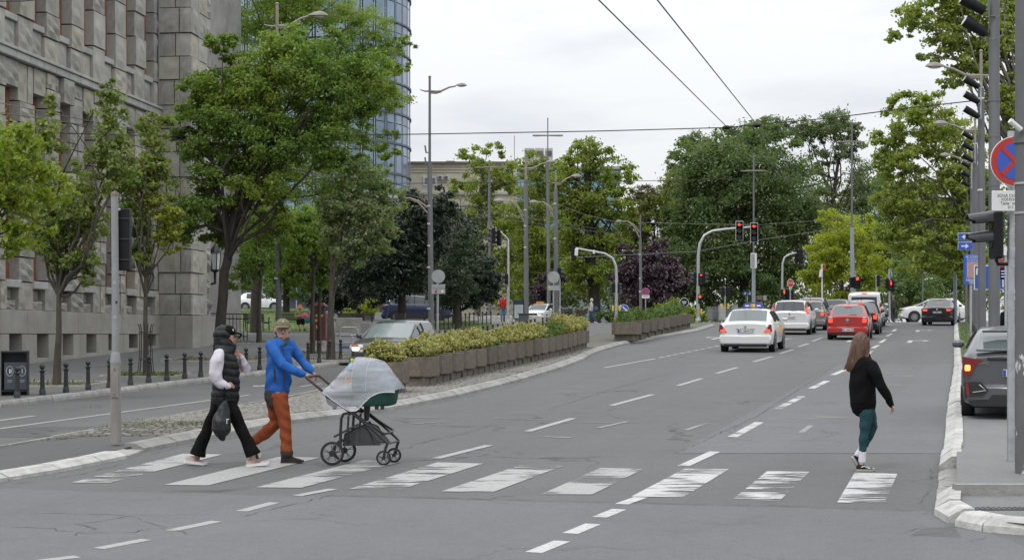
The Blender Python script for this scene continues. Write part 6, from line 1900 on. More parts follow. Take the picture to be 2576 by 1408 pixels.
def grass(name, X, Y, dz, size, seed, parent=None, m=None, label=None):
 gg = np.random.default_rng(seed)
 Z = zg(X, Y) + dz + gg.uniform(.0, size * .35, len(X))
 o = leaves(name, np.column_stack([X, Y, Z]), np.tile([0, 0, 0.], (len(X), 1)), size, m or M_GRASS, parent, seed, 0, .16, -3.0)
 o['kind'] = 'stuff'
 if label: o['label'] = label
 return o
for px, py, n, sp in ((352, 1072, 120, .35), (478, 1070, 140, .22), (380, 1062, 60, .3), (1275, 938, 120, .25), (1220, 948, 40, .3), (235, 1012, 30, .14)):
 p = W(px, py, .11); gg = np.random.default_rng(px)
 grass('weed_tuft', p.x + gg.normal(0, sp, n), p.y + gg.normal(0, sp * .7, n), .125 if px != 235 else .01, .07, px, None, None, 'small tuft of weeds growing between the cobbles')
lawnL = loft_sheet('lawn', lambda y: xat(470, y), lambda y: xat(776, y) , 84, 136, .15, M_LAWN, n=24); tag(lawnL, kind='structure')
lawnM = loft_sheet('lawn', lambda y: xat(1040, y), lambda y: min(xat(1236, y), xat(1236, 90) + (y - 90) * .0), 88, 108, .16, M_LAWN, n=14); tag(lawnM, kind='structure')
verge = loft_sheet('verge', lambda y: float(f_rk(y)) + .24, lambda y: float(f_rk(y)) + 1.6, 46, 99, .145, M_LAWN, n=5); tag(verge, kind='structure')
gg = np.random.default_rng(3)
Yg = gg.uniform(46, 99, 9000); grass('grass', f_rk(Yg) + .26 + gg.uniform(0, 1.3, 9000), Yg, .145, .09, 31, None, None, 'short grass of the verge along the right kerb')
Yg = gg.uniform(84, 134, 9000); grass('grass', (np.interp(gg.uniform(0, 1, 9000), [0, 1], [470, 776]) - CX) * Yg / F, Yg, .15, .12, 32, None, None, 'grass of the park bank on the left')
Yg = gg.uniform(88, 107, 5000); grass('grass', (np.interp(gg.uniform(0, 1, 5000), [0, 1], [1045, 1200]) - CX) * Yg / F, Yg, .16, .10, 33, None, None, 'grass of the lawn below the yews')
r_ = empty('verge_fence', (float(f_rk(52)) + 1.0, 52, zgf(12, 52)), 0, 'low dark chain fence running along the grass verge', 'fence')
prev = None
for i in range(17):
 y = 48 + i * 3.0
 p = Vector((float(f_rk(y)) + .85, y, zgf(float(f_rk(y)), y) + .14)) - r_.location
 MB().lathe([(.05, 0), (.035, .05), (.035, .42), (.05, .44), (.02, .48)], 8, p).build('post', M_IRON, r_)
 if prev is not None:
  m = MB(); m.tube([prev + Vector((0, 0, .40)), (prev + p) / 2 + Vector((0, 0, .28)), p + Vector((0, 0, .40))], .018, 5); m.build('chain', M_IRON, r_)
 prev = p
r_ = empty('lawn_fence', ground(1165, 87, .15), 0, 'low curved iron fence with round-topped posts around the lawn', 'fence')
prev = None
for i in range(15):
 t = i / 14
 px = 1085 + 150 * t; Y = 87.5 + 3 * math.sin(t * 2) + 12 * max(0, t - .45)
 p = ground(px, Y, .15) - r_.location
 m = MB(); m.lathe([(.05, 0), (.03, .06), (.03, .62), (.045, .64), (.055, .70), (.01, .76)], 8, p); m.build('post', M_IRON, r_)
 if prev is not None:
  for z_ in (.28, .52):
   MB().cyl(prev + Vector((0, 0, z_)), p + Vector((0, 0, z_)), .014, n=5).build('rail', M_IRON, r_)
 prev = p
q = PX(566, 0, 74, KD); k = q.k
r_ = empty('railing', q.b, 0, 'black iron railing beside the steps at the building corner', 'railing')
xs_ = np.linspace(514, 622, 13)
for i, x in enumerate(xs_):
 b0 = 856 - (0 if x > 590 else 8); m = MB(); m.cyl(q(x, b0 + 4), q(x, 792 + (0 if x < 600 else 1)), .022 if i % 4 == 0 or x > 605 else .011, n=6); m.build('baluster', M_IRON, r_)
for y in (790, 802, 846): MB().cyl(q(514, y - 2), q(622, y), .024 if y < 810 else .018, n=6).build('rail', M_IRON, r_)
MB().box(q(540, 862, .3), (50 * k, 1.2, .18), None, .02).build('step', M_KERBG, r_)
MB().box(q(528, 855, .8), (30 * k, .8, .34), None, .02).build('step', M_KERBG, r_)
M_SLAT = mat('bench_slat_dark', (.018, .015, .013), .6, var=.3, vscale=6)
def bench(label, px, py, Y, w, rz, group='park benches'):
 b = ground(px, Y, .15) if py is None else W(px, py, .15)
 r = empty('park_bench', b, rz, label, 'bench', group)
 for sx in (-1, 1):
  m = MB(); m.cyl((sx * w * .42, -.22, 0), (sx * w * .42, -.20, .42), .035, .03, 6); m.ball((sx * w * .42, -.20, .66), .045, 8, 6); m.cyl((sx * w * .42, -.20, .42), (sx * w * .42, -.20, .64), .03, n=6); m.cyl((sx * w * .42, .22, 0), (sx * w * .42, .28, .85), .035, .03, 6); m.box((sx * w * .42, .02, .40), (.05, .46, .05)); m.build('leg', M_IRON, r)
 for i in range(5): MB().box((0, -.20 + i * .095, .44), (w, .075, .03)).build('slat', M_SLAT, r)
 for i in range(6): MB().box((0, .24 + i * .013, .52 + i * .065), (w, .025, .052)).build('slat', M_SLAT, r)
 return r
bench('dark park bench turned sideways in front of the lawn, empty', 648, 832, None, 1.4, .9)
bn = bench('dark park bench with the seated person in the orange hat', 742, 831, None, 2.1, -.05)
qw = PX(880, 0, 80, KD)
r_ = empty('low_wall', qw.b, 0, 'low concrete wall with dark slatted seat backs behind the grey car', 'wall')
MB().box(qw(878, 818), (66 * qw.k, .4, 38 * qw.k), None, .02).build('wall', mat('wall_concrete', (.30, .29, .26), .85, var=.25, vscale=2, bump=.4, bscale=25), r_)
MB().box(qw(925, 824, .0), (28 * qw.k - .01, .4, 26 * qw.k), None, .02).build('wall', M_KERB, r_)
for x0, x1 in ((846, 940), (990, 1072)):
 for i in range(6): MB().box(qw((x0 + x1) / 2, 803 - i * 2.8, .45 + i * .02), ((x1 - x0) * qw.k, .03, .042)).build('slat', M_SLAT, r_)
 for x in (x0 + 6, x1 - 6): MB().box(qw(x, 806, .48), (.06, .05, .75)).build('upright', M_IRON, r_)
qk = PX(801, 0, 70, KD); k = qk.k
M_MAR = mat('maroon_paint', (.085, .012, .014), .45, var=.2, vscale=3)
M_GOLD = mat('gold_paint', (.30, .22, .07), .5)
r_ = empty('maroon_cabinet', qk.b, 0, 'maroon metal cabinet with gold ornaments on a stone base', 'cabinet')
def kb(name, x0, y0, x1, y1, d, m, dy=0, bev=.01): return MB().box(qk((x0 + x1) / 2, (y0 + y1) / 2, dy), ((x1 - x0) * k, d, (y1 - y0) * k), None, bev).build(name, m, r_)
zbot = 845 - (0 - 0)
kb('base', 781, 856, 820, 876, .72, M_KERBG); kb('body', 781, 790, 820, 856, .62, M_MAR); kb('top_box', 783, 770, 818, 790, .58, mat('maroon_dark', (.035, .012, .012), .5))
m = MB(); m.prism([(-22 * k, 0), (22 * k, 0), (14 * k, .14), (-14 * k, .14)], -.34, .34, Matrix.Translation(qk(800.5, 770)) @ Matrix.Rotation(PI / 2, 4, 'X')); m.build('roof', mat('maroon_light', (.13, .05, .05), .5), r_)
kb('knob', 797, 758, 804, 763, .12, M_MAR)
for x in (787, 799, 812): kb('ornament', x - 2.5, 791, x + 2.5, 797, .02, M_GOLD, -.32, .004)
kb('slot', 795, 803, 806, 809, .02, M_GOLD, -.32, .004); kb('emblem', 797, 818, 803, 827, .02, M_GOLD, -.32, .004); kb('plinth_band', 780.5, 848, 820.5, 856, .66, M_MAR)
for i, (px, Y) in enumerate(((862, 62), (878, 70))):
 qb = PX(px, 0, Y, KD); k = qb.k
 r_ = empty('bicycle_rack', qb.b, 0, ['front steel tube bicycle rack with an advert panel near the grey car', 'rear steel tube bicycle rack behind the first, partly hidden'][i], 'bicycle rack', 'bicycle racks')
 w = .72
 MB().tube([(-w / 2, 0, 0), (-w / 2, 0, .62), (-w / 2 + .1, 0, .74), (w / 2 - .1, 0, .74), (w / 2, 0, .62), (w / 2, 0, 0)], .024, 8).build('hoop', M_GALV, r_, True)
 MB().cyl((-w / 2, 0, .42), (w / 2, 0, .42), .018, n=6).build('rail', M_GALV, r_)
 if i == 0:
  p_ = MB().box((.10, -.03, .27), (.62, .012, .22)).build('panel', mat('advert_pale', (.30, .32, .36), .5, var=.3, vscale=12), r_)
  MB().box((.10, -.04, .25), (.40, .006, .05)).build('lettering', mat('advert_blue', (.05, .08, .25), .5), p_)
for i, (px, Y, y0, y1, w) in enumerate(((541, 76, 620, 682, 30), (521, 90, 655, 700, 16))):
 ql = PX(px, 0, Y, KD); k = ql.k
 c = ql(px, y1 + 8)
 r_ = empty('wall_lantern', ql.b, 0, ['large black lantern with frosted panes beside the dark trunk', 'smaller black lantern at the building edge, behind the larger one'][i], 'lantern', 'black lanterns on the stone building')
 MB().tube([ql(px - 36, y1 + 45), ql(px - 20, y1 + 35), ql(px, y1 + 30), ql(px, y1 + 4)], [.05, .05, .06, .07], 8).build('bracket', M_IRON, r_)
 g = MB(); g.lathe([(w * k * .36, 0), (w * k * .46, (y1 - y0 - 20) * k)], 6, ql(px, y1 - 4)); g.build('pane', mat('frosted_glass', (.62, .63, .60), .35), r_)
 for a in range(6):
  an = 2 * PI * a / 6; b0 = ql(px, y1 - 4); b1 = ql(px, y0 + 16)
  MB().cyl(b0 + Vector((math.cos(an), math.sin(an), 0)) * w * k * .37, b1 + Vector((math.cos(an), math.sin(an), 0)) * w * k * .47, .022, n=5).build('frame_bar', M_IRON, r_)
 MB().lathe([(w * k * .55, 0), (w * k * .5, .08), (w * k * .22, .26), (w * k * .08, .34), (.03, .42)], 8, ql(px, y0 + 16)).build('roof', M_IRON, r_)
 MB().lathe([(w * k * .10, -.14), (w * k * .42, -.04), (w * k * .44, 0)], 8, ql(px, y1 - 4)).build('base', M_IRON, r_)
tree('thick_trunk_tree', 'thick dark trunk close behind the leaning tree at the building corner', 80, [(545, 850), (543, 760), (541, 690), (548, 600)], [(560, 470, 60, 70), (600, 560, 50, 50)], 5000, .16, G['acacia'], M_BARK, 91, .36, .6, 8, None, .25, 50, .3, limb_r=.08)
qb = PX(1317, 0, 87, KD); k = qb.k
r_ = empty('litter_bin', qb.b, 0, 'dark grey litter bin standing among the far bollards', 'litter bin', 'dark steel litter bins')
h = qb(1317, 791).z
MB().box((0, 0, h / 2), (24 * k, .4, h), None, .015).build('casing', mat('bin_far', (.06, .068, .075), .5), r_); MB().box((0, 0, h + .03), (27 * k, .46, .06), None, .015).build('lid', M_BIN, r_)
qp = PX(1290, 0, 112, 0)
r_ = empty('low_wall', qp.b, 0, 'pale low kerb wall across the far end of the left pavement', 'wall')
for i in range(8): MB().box(qp(1195 + i * 27, 802), (26 * qp.k, .5, .42), None, .03).build('kerb_block', M_KERBW, r_)
# ------------------------------------------------------------------ overhead wires
M_WIRE = mat('wire_black', (.015, .015, .015), .5)
M_WIREL = mat('wire_grey', (.16, .16, .16), .4, .4)
def wire(label, pts, r, m=M_WIRE, sag=0.0, cat='overhead wire', knots=()):
 """pts: (px, py, Y)"""
 P_ = []
 W3 = [at(*p) for p in pts]
 for a, b in zip(W3[:-1], W3[1:]):
  for i in range(8):
   t = i / 8; p = a.lerp(b, t); p.z -= sag * 4 * t * (1 - t); P_.append(p)
 P_.append(W3[-1])
 mb = MB(); b0 = W3[0]
 mb.tube([p - b0 for p in P_], r, 5)
 r_ = empty('overhead_wire', b0, 0, label, cat, 'overhead trolley wires')
 mb.build('cable', m, r_)
 for kx in knots:
  p = at(*kx) - b0; MB().ball(p, (.16, .10, .08), 8, 6).build('insulator', M_BLK, r_)
wire('thick black span wire crossing the whole street below the cloud', [(-20, 330, 50), (390, 342, 55), (470, 345, 58), (1030, 338, 62), (1500, 330, 62), (1830, 321, 62), (2100, 296, 60), (2300, 270, 58), (2466, 252, 57)], .020, knots=((1828, 321, 62), (1904, 316, 61.5), (390, 343, 55), (455, 345, 57)))
wire('left one of the two long overhead cables running down from the top', [(1460, -45, 30), (1828, 319, 62), (1955, 425, 88), (2060, 520, 120)], .016)
wire('right one of the two long overhead cables running down from the top', [(1605, -60, 30), (1904, 314, 61.5), (1985, 415, 88), (2085, 540, 120)], .016)
wire('upper of the two pale cables sagging in front of the stone building', [(-20, 255, 42), (390, 338, 55), (700, 415, 70), (930, 462, 82), (1080, 505, 90), (1300, 545, 105), (1500, 575, 120)], .014, M_WIREL)
wire('lower of the two pale cables sagging in front of the stone building', [(-20, 280, 42), (450, 350, 57), (720, 428, 71), (930, 465, 82), (1075, 520, 90), (1300, 556, 105), (1560, 590, 120)], .014, M_WIREL)
wire('thin black span wire crossing behind the tall lamp post, middle height', [(880, 462, 82), (1080, 461, 82.5), (1400, 458, 90), (1700, 454, 98), (1960, 446, 104), (2145, 428, 108)], .018)
wire('short black wire at the very top left in front of the facade', [(-20, 3.5, 40), (60, 3, 41), (140, -6, 42)], .016)
wire('low far span wire from the purple tree to the yellow-green tree', [(1400, 650, 118), (1757, 632, 110), (1900, 605, 112), (2100, 575, 114), (2145, 562, 108)], .02, M_WIREL)
wire('second low far span wire just above the first', [(1612, 560, 113), (1900, 566, 118), (2146, 548, 109)], .016, M_WIREL)
wire('thin black wire from the lamp mast across the far signals', [(1400, 512, 101), (1470, 540, 110), (1612, 572, 113)], .018, M_WIREL)
# ------------------------------------------------------------------ cars
M_TYRE = mat('tyre_rubber', (.018, .018, .019), .85)
M_RIM = mat('alloy_rim', (.35, .36, .37), .35, .8)
M_CGL = mat('car_glass', (.030, .036, .040), .06, spec=.7)
M_CGL2 = mat('car_rear_glass', (.10, .12, .125), .07, spec=.75)
M_TRIM = mat('car_black_trim', (.015, .015, .016), .5)
M_TAIL = mat('tail_lamp_red', (.16, .012, .014), .18, coat=.6)
M_TAILON = mat('tail_lamp_lit', (.45, .03, .02), .3, emit=(1.0, .07, .04), estr=1.5)
M_AMB = mat('indicator_lit', (.6, .3, .05), .3, emit=(1.0, .45, .12), estr=1.3)
M_CLR = mat('lamp_clear', (.55, .56, .57), .15)
M_HEAD = mat('headlamp_lit', (.8, .75, .6), .3, emit=(1.0, .85, .62), estr=2.4)
M_CHR = mat('chrome', (.6, .6, .62), .15, 1.0)
M_PLW = mat('plate_white', (.62, .62, .62), .5); M_PLB = mat('plate_blue', (.02, .05, .35), .5)
M_UND = mat('car_underside', (.012, .012, .012), .9)
def paint(name, col, rough=.28, metal=0.0):
 return mat(name, col, rough, metal, coat=.55, spec=.5)
PW_ = paint('car_paint_white', (.62, .625, .62)); PS_ = paint('car_paint_silver', (.36, .37, .38), .35, .5); PG_ = paint('car_paint_grey', (.20, .20, .19), .35, .4)
PDG = paint('car_paint_dark_grey', (.040, .043, .047), .32, .25); PK_ = paint('car_paint_black', (.010, .010, .011), .22); PR_ = paint('car_paint_red', (.34, .022, .018), .26)
PCV = paint('car_paint_gunmetal', (.105, .11, .118), .30, .45); PBL = paint('car_paint_blue', (.02, .03, .07), .3)
def stations(t, L, w, H, bz, zb=.22):
 y0, y1 = -L / 2, L / 2
 wt = w * (.70 if t != 'van' else .84)
 S = []
 def a(y, wf, zlo, zbl, zt, wtp, fl=''):
  S.append((y, w * wf, zlo, zbl, zt, wtp, fl))
 if t == 'van':
  a(y0, .93, zb + .1, 1.12, H - .16, wt * .97); a(y0 + .05, .98, zb + .04, 1.14, H - .08, wt, 'side'); a(y0 + .5, 1, zb, 1.14, H - .02, wt, 'side'); a(0, 1, zb, 1.14, H, wt, 'side'); a(y1 - 1.9, 1, zb, 1.12, H - .05, wt, 'F'); a(y1 - .95, 1, zb, 1.08, 1.14, w * .8)
 elif t == 'sedan':
  a(y0, .84, zb + .14, bz - .10, bz - .03, w * .66); a(y0 + .06, .94, zb + .04, bz - .05, bz + .02, w * .72); a(y0 + .22, .99, zb, bz - .01, bz + .05, w * .74); a(y0 + .62, 1, zb, bz, bz + .07, w * .74, 'R'); a(y0 + 1.25, 1, zb, bz, H - .05, wt, 'side'); a(y0 + 1.75, 1, zb, bz, H, wt, 'side'); a(y1 - 2.15, 1, zb, bz, H - .02, wt, 'side'); a(y1 - 1.85, 1, zb, bz, H - .07, wt, 'F'); a(y1 - 1.1, 1, zb, bz - .01, bz + .05, w * .78)
 else:
  rw = {'hatch': .48, 'mpv': .34, 'suv': .42, 'fast': .72}[t]
  a(y0, .85, zb + .14, bz - .10, bz - .03, w * .70); a(y0 + .05, .94, zb + .04, bz - .04, bz + .02, w * .76); a(y0 + .13, .98, zb, bz - .01, bz + .06, w * .78, 'R'); a(y0 + .13 + rw, 1, zb, bz, H - .06, wt, ''); a(y0 + .13 + rw + .28, 1, zb, bz, H - .01, wt, 'side'); a(y0 + L * .47, 1, zb, bz, H, wt, 'side'); a(y1 - 1.72, 1, zb, bz, H - .07, wt, 'F'); a(y1 - (.98 if t != 'mpv' else .88), 1, zb, bz - .01, bz + .05, w * .80)
 a(y1 - .55, .99, zb, bz - .05, bz + .0, w * .74); a(y1 - .22, .95, zb + .02, bz - .13, bz - .09, w * .70); a(y1 - .05, .88, zb + .06, bz - .26, bz - .20, w * .64); a(y1, .78, zb + .14, bz - .36, bz - .32, w * .58)
 return S
def car(name, label, cat, p, rz, t, L, Wd, H, bz, pm, group=None, lit=True, tail='block', plate=None, third=True, wr=.315, rearglass=None, front=False, scale=1.0, bump=None, roofm=None):
 w = Wd / 2
 root = empty(name, p, rz, label, cat, group)
 root.rotation_euler = (.0286 * math.cos(rz), .0286 * math.sin(rz) * -1 * 0, rz)
 S = stations(t, L, w, H, bz)
 NJ = 12
 rows = []
 for (y, ws, zl, zbl, zt, wtp, fl) in S:
  pts = [(0, zl), (ws - .14, zl), (ws - .03, zl + .06), (ws, zl + (zbl - zl) * .45), (ws - .012, zbl - .05), (ws - .045, zbl), None, None, (wtp + .035, zt - .07 if zt - zbl > .2 else zt - .012), (wtp - .03, zt - .015), (wtp * .55, zt + .008), (0, zt + .016)]
  a, b = pts[5], pts[8]
  pts[6] = (a[0] + (b[0] - a[0]) * .06 - .012, a[1] + (b[1] - a[1]) * .08); pts[7] = (a[0] + (b[0] - a[0]) * .5 + .008, a[1] + (b[1] - a[1]) * .52)
  rows.append([(x, y, z) for x, z in pts])
 body, gl = MB(), {}
 def put(key, quad):
  gl.setdefault(key, MB()).add(quad, [(0, 1, 2, 3)])
 bverts = [v for r in rows for v in r] + [(-v[0], v[1], v[2]) for r in rows for v in r]
 off = len(rows) * NJ
 bf = []
 for i in range(len(rows) - 1):
  fl = S[i][6]
  for j in range(NJ - 1):
   q = [i * NJ + j, i * NJ + j + 1, (i + 1) * NJ + j + 1, (i + 1) * NJ + j]
   key = None
   if fl == 'side' and 6 <= j <= 7: key = 'side_window'
   elif fl == 'F' and 6 <= j <= 7: key = 'side_window'
   elif fl == 'F' and j >= 9: key = 'windscreen'
   elif fl == 'R' and j >= 9: key = 'rear_window'
   if t == 'van' and S[i][0] < -L * .2 and key == 'side_window': key = 'side_window'
   for s_ in (0, 1):
    qq = [x + off * s_ for x in q]
    if s_: qq = qq[::-1]
    if key: put(key if key != 'side_window' else key + str(s_), [bverts[x] for x in qq])
    else: bf.append(tuple(qq))
 bf.append(tuple(range(NJ)) + tuple(off + j for j in range(NJ - 2, 0, -1)))
 lst = (len(rows) - 1) * NJ
 bf.append(tuple(lst + j for j in range(NJ - 1, -1, -1)) + tuple(lst + off + j for j in range(1, NJ - 1)))
 body.add(bverts, bf)
 bo = body.build('body', pm, root, 38)
 bo.data.materials.append(M_UND)
 for pl in bo.data.polygons:
  if pl.center.z < .235 and abs(pl.normal.z) > .7: pl.material_index = 1
 for key, m in gl.items():
  m.build(key.rstrip('01'), (rearglass or M_CGL2) if key == 'rear_window' else M_CGL, root, 60)
 wt = S[4][5]
 yr, yf = -L / 2, L / 2
 for i in range(len(S) - 1):
  if S[i][6] in ('F',):
   for s_ in (-1, 1):
    a, b = rows[i][8], rows[i + 1][8]
    MB().tube([Vector((a[0] * s_, a[1], a[2])), Vector((b[0] * s_, b[1], b[2]))], .035, 6).build('pillar', pm, root, True)
  if S[i][6] == 'side' and i + 1 < len(S) and t != 'van':
   for s_ in (-1, 1):
    a, b = rows[i + 1][6], rows[i + 1][8]
    MB().tube([Vector((a[0] * s_ * 1.004, a[1], a[2])), Vector((rows[i + 1][7][0] * s_ * 1.006, a[1], rows[i + 1][7][2])), Vector((b[0] * s_ * 1.004, b[1], b[2]))], .028, 5).build('pillar', M_TRIM, root, True)
 wb0, wb1 = yr + L * .20, yf - L * .195
 for y in (wb0, wb1):
  for s_ in (-1, 1):
   ar = MB(); ar.disc((s_ * (w - .075), y, wr + .02), wr + .075, (1, 0, 0), 24, .16); ar.build('wheel_arch', M_TRIM, root, 40)
   ty = MB(); R_ = Matrix.Rotation(PI / 2, 4, 'Y')
   ty.lathe([(wr * .62, -.10), (wr * .92, -.105), (wr, -.07), (wr, .07), (wr * .92, .105), (wr * .62, .10)], 24)
   ty.v = [tuple(R_ @ Vector(v) + Vector((s_ * (w - .10), y, wr))) for v in ty.v]
   wo = ty.build('wheel', M_TYRE, root, 30)
   rm = MB(); rm.disc((s_ * (w - .02 + .012), y, wr), wr * .62, (1, 0, 0), 20, .03); rm.build('rim', M_RIM if pm is not PK_ or True else M_TRIM, wo)
   for q in range(5):
    an = 2 * PI * q / 5; MB().box((s_ * (w + .010), y + math.cos(an + .63) * wr * .38, wr + math.sin(an + .63) * wr * .38), (.02, wr * .16, wr * .30), Euler((an + .63, 0, 0))).build('rim_slot', M_TRIM, wo)
 cap = yr
 bh = bump or .56
 MB().box((0, cap + .03, (.26 + bh) / 2), (2 * w * .965, .20, bh - .26), None, .06).build('bumper', pm if t != 'van' else M_TRIM, root, 40)
 MB().box((0, cap + .05, .25), (2 * w * .80, .16, .12), None, .03).build('diffuser', M_TRIM, root)
 tz = bz - .16
 for s_ in (-1, 1):
  if tail == 'tall':
   m = MB(); m.tube([(s_ * (w - .10), cap + .10, bz - .08), (s_ * (w - .16), cap + .14, bz + .20), (s_ * (w * .78), cap + .36, H - .14)], [.075, .07, .05], 8, flat=(0, 1, 0))
  elif tail == 'van':
   m = MB(); m.box((s_ * (w - .07), cap + .03, 1.05), (.15, .10, .55), None, .02)
  elif tail == 'wedge':
   m = MB(); m.prism([(s_ * (w - .02), .70), (s_ * (w - .30), .66), (s_ * (w - .24), .76), (s_ * (w - .10), .95), (s_ * (w - .04), .93)][::s_], -.12, .0, Matrix.Translation((0, cap - .0, 0)) @ Matrix.Rotation(PI / 2, 4, 'X')); 
  elif tail == 'c':
   m = MB(); m.prism([(s_ * (w - .02), bz - .02), (s_ * (w - .36), bz - .08), (s_ * (w - .22), bz - .16), (s_ * (w - .14), bz - .34), (s_ * (w - .02), bz - .30)][::s_], -.16, .03, Matrix.Translation((0, cap - .0, 0)) @ Matrix.Rotation(PI / 2, 4, 'X'))
  elif tail == 'wide':
   m = MB(); m.box((s_ * (w - .22), cap + .05, bz - .12), (.40, .16, .17), None, .04)
  else:
   m = MB(); m.box((s_ * (w - .15), cap + .06, tz), (.24, .18, .30), None, .05)
  lo = m.build('tail_lamp', M_TAIL, root, 40)
  if lit:
   z_ = {'tall': bz + .05, 'van': .98, 'wedge': .73, 'c': bz - .2, 'wide': bz - .14}.get(tail, tz - .02)
   x_ = {'tall': w - .12, 'van': w - .07, 'wedge': w - .17, 'c': w - .10, 'wide': w - .26}.get(tail, w - .16)
   sz = {'tall': (.07, .09, .5), 'van': (.13, .08, .20), 'wedge': (.20, .05, .08), 'wide': (.22, .06, .10), 'c': (.10, .05, .11)}.get(tail, (.17, .07, .17))
   yy = cap - .045 if tail in ('block', 'wide') else (cap - .02)
   if tail == 'tall':
    l = MB(); l.tube([(s_ * (w - .10), cap + .055, bz - .04), (s_ * (w - .155), cap + .10, bz + .18), (s_ * (w * .79), cap + .30, H - .22)], [.055, .05, .035], 8, flat=(0, 1, 0)); l.build('lit_lamp', M_TAILON, lo, True)
   else: MB().box((s_ * x_, yy, z_), sz, None, .02).build('lit_lamp', M_TAILON if tail != 'c' else M_AMB, lo)
   if tail in ('block', 'wide'): MB().box((s_ * (w - (.16 if tail == 'block' else .14)), cap - .04, tz + (.12 if tail == 'block' else .02)), (.14, .04, .06), None, .015).build('reverse_lamp', M_CLR, lo)
 pz = (.42 if t in ('hatch', 'fast') and tail != 'c' else (.80 if t == 'mpv' or t == 'van' else bz - .26))
 if tail == 'c': pz = bz - .28
 yy = cap - (.09 if pz < bh else .02)
 if plate:
  pl = MB().box((0, yy, pz), (.52, .02, .115), None, .004).build('number_plate', M_PLW, root)
  MB().box((-.235, yy - .011, pz), (.045, .006, .105)).build('blue_strip', M_PLB, pl)
  text('lettering', plate, .105, M_SBK, frameM((.02, yy - .013, pz), (1, 0, 0), (0, 0, 1)), pl, 'CENTER', xs=.86, bold=.002)
 if third:
  MB().box((0, yr + (.50 if t != 'sedan' else 1.0) if t != 'van' else yr - .01, (H - .07) if t != 'sedan' else bz + .27), (.30, .05, .035), None, .01).build('brake_lamp', M_TAILON if lit else M_TAIL, root)
 if t != 'sedan':
  MB().box((0, cap + .02, bz - .04), (.5, .06, .03), None, .01).build('boot_handle', M_CHR if pm is PW_ else pm, root)
  MB().tube([(-.05, cap + .12, bz + .06), (.16, cap + .10, bz + .065), (.36, cap + .12, bz + .075)], .012, 5).build('wiper', M_TRIM, root)
 MB().cyl((0, -L * .2 if t != 'sedan' else -.4, H), (0, -L * .2 - .12 if t != 'sedan' else -.5, H + .20), .010, n=5).build('antenna', M_TRIM, root)
 for s_ in (-1, 1):
  MB().box((s_ * (w + .09), yf - 1.45, bz + .08), (.20, .12, .13), None, .04).build('mirror', pm, root, 40)
  MB().box((s_ * (w - .012), -.10, bz - .12), (.02, .16, .03)).build('door_handle', pm, root)
  MB().box((s_ * (w - .008), -.35 * 0 + .12, (bz + .3) / 2), (.006, .012, bz - .42)).build('door_seam', M_TRIM, root)
 for s_ in (-1, 1):
  l = MB().box((s_ * (w - .24), yf - .12, bz - .20), (.38, .22, .17), None, .05).build('headlamp', M_CLR, root, 40)
  if front:
   MB().box((s_ * (w - .24), yf - .235 + .24, bz - .235), (.20, .03, .10), None, .02).build('lit_lamp', M_HEAD, l)
   MB().box((s_ * (w - .22), yf + .0, bz - .14), (.20, .03, .06), None, .02).build('indicator', mat('amber_lens', (.45, .13, .03), .25), l)
 MB().box((0, yf - .02, .42), (2 * w * .93, .20, .26), None, .06).build('front_bumper', pm if not front else mat('bumper_grey', (.06, .063, .066), .6), root, 40)
 MB().box((0, yf + .0, bz - .25), (.8, .06, .15), None, .02).build('grille', M_TRIM, root)
 return root
RDH = -math.radians(14.6)
def cpos(px, py, back=0.0):
 return W(px, py)
def rear_at(px, Y, L, rz):
 """centre of a car whose rear middle is seen at column px and depth Y"""
 x = xat(px, Y); d = Vector((-math.sin(rz), math.cos(rz), 0))
 c = Vector((x, Y, 0)) + d * (L / 2)
 return Vector((c.x, c.y, zgf(c.x, c.y)))
gq = 'cars waiting at the red signals'
c_ = car('taxi_car', 'white saloon taxi with a blue roof sign, nearest car on the road', 'taxi', rear_at(1875, 57.6, 4.8, RDH), RDH, 'sedan', 4.8, 1.82, 1.45, .98, PW_, gq, True, 'wedge', 'BG 10814·TX', False, bump=.60)
m = MB(); m.prism([(-.36, 0), (.36, 0), (.32, .17), (.20, .20), (-.20, .20), (-.32, .17)], -.08, .08, Matrix.Translation((0, -.05, 1.47)) @ Matrix.Rotation(PI / 2, 4, 'X')); ts = m.build('taxi_sign', mat('taxi_blue', (.05, .06, .28), .4), c_)
MB().box((0, -.145, 1.56), (.16, .012, .11)).build('sign_panel', M_SYE, ts); MB().box((-.2, -.145, 1.55), (.14, .012, .05)).build('lettering', M_SWH, ts); MB().box((.2, -.145, 1.55), (.14, .012, .05)).build('lettering', M_SWH, ts)
MB().disc((0, -2.41, .86), .045, (0, 1, 0), 16, .02).build('badge', M_CHR, c_); MB().box((0, -2.405, .795), (.62, .02, .025)).build('boot_strip', M_CHR, c_); MB().box((0, -2.33, .955), (.32, .03, .015)).build('boot_slot', M_TRIM, c_)
for s_ in (1,): MB().box((.905, .5, .75), (.006, .9, .22)).build('yellow_sticker', M_SYE, c_)
c_ = car('family_car', 'white five-door family car with tall red tail lamps left of the grey hatchback', 'car', rear_at(1986, 79.0, 4.35, RDH), RDH, 'mpv', 4.35, 1.84, 1.58, 1.04, PW_, gq, True, 'tall', 'BG 1516·EZ', True, rearglass=M_CGL)
MB().disc((0, -2.19, .97), .05, (0, 1, 0), 14, .02).build('badge', M_CHR, c_)
c_ = car('hatchback_car', 'grey-beige hatchback right behind the white family car, one red lamp showing', 'car', rear_at(2034, 87, 4.05, RDH), RDH, 'hatch', 4.05, 1.73, 1.50, 1.0, PG_, gq, True, 'block', None, True, rearglass=M_CGL)
car('hatchback_car', 'pale car ahead of the grey-beige hatchback, only its roof and flank showing', 'car', rear_at(2040, 96, 4.1, RDH), RDH, 'mpv', 4.1, 1.74, 1.60, 1.0, PS_, gq, True, 'block', None, False)
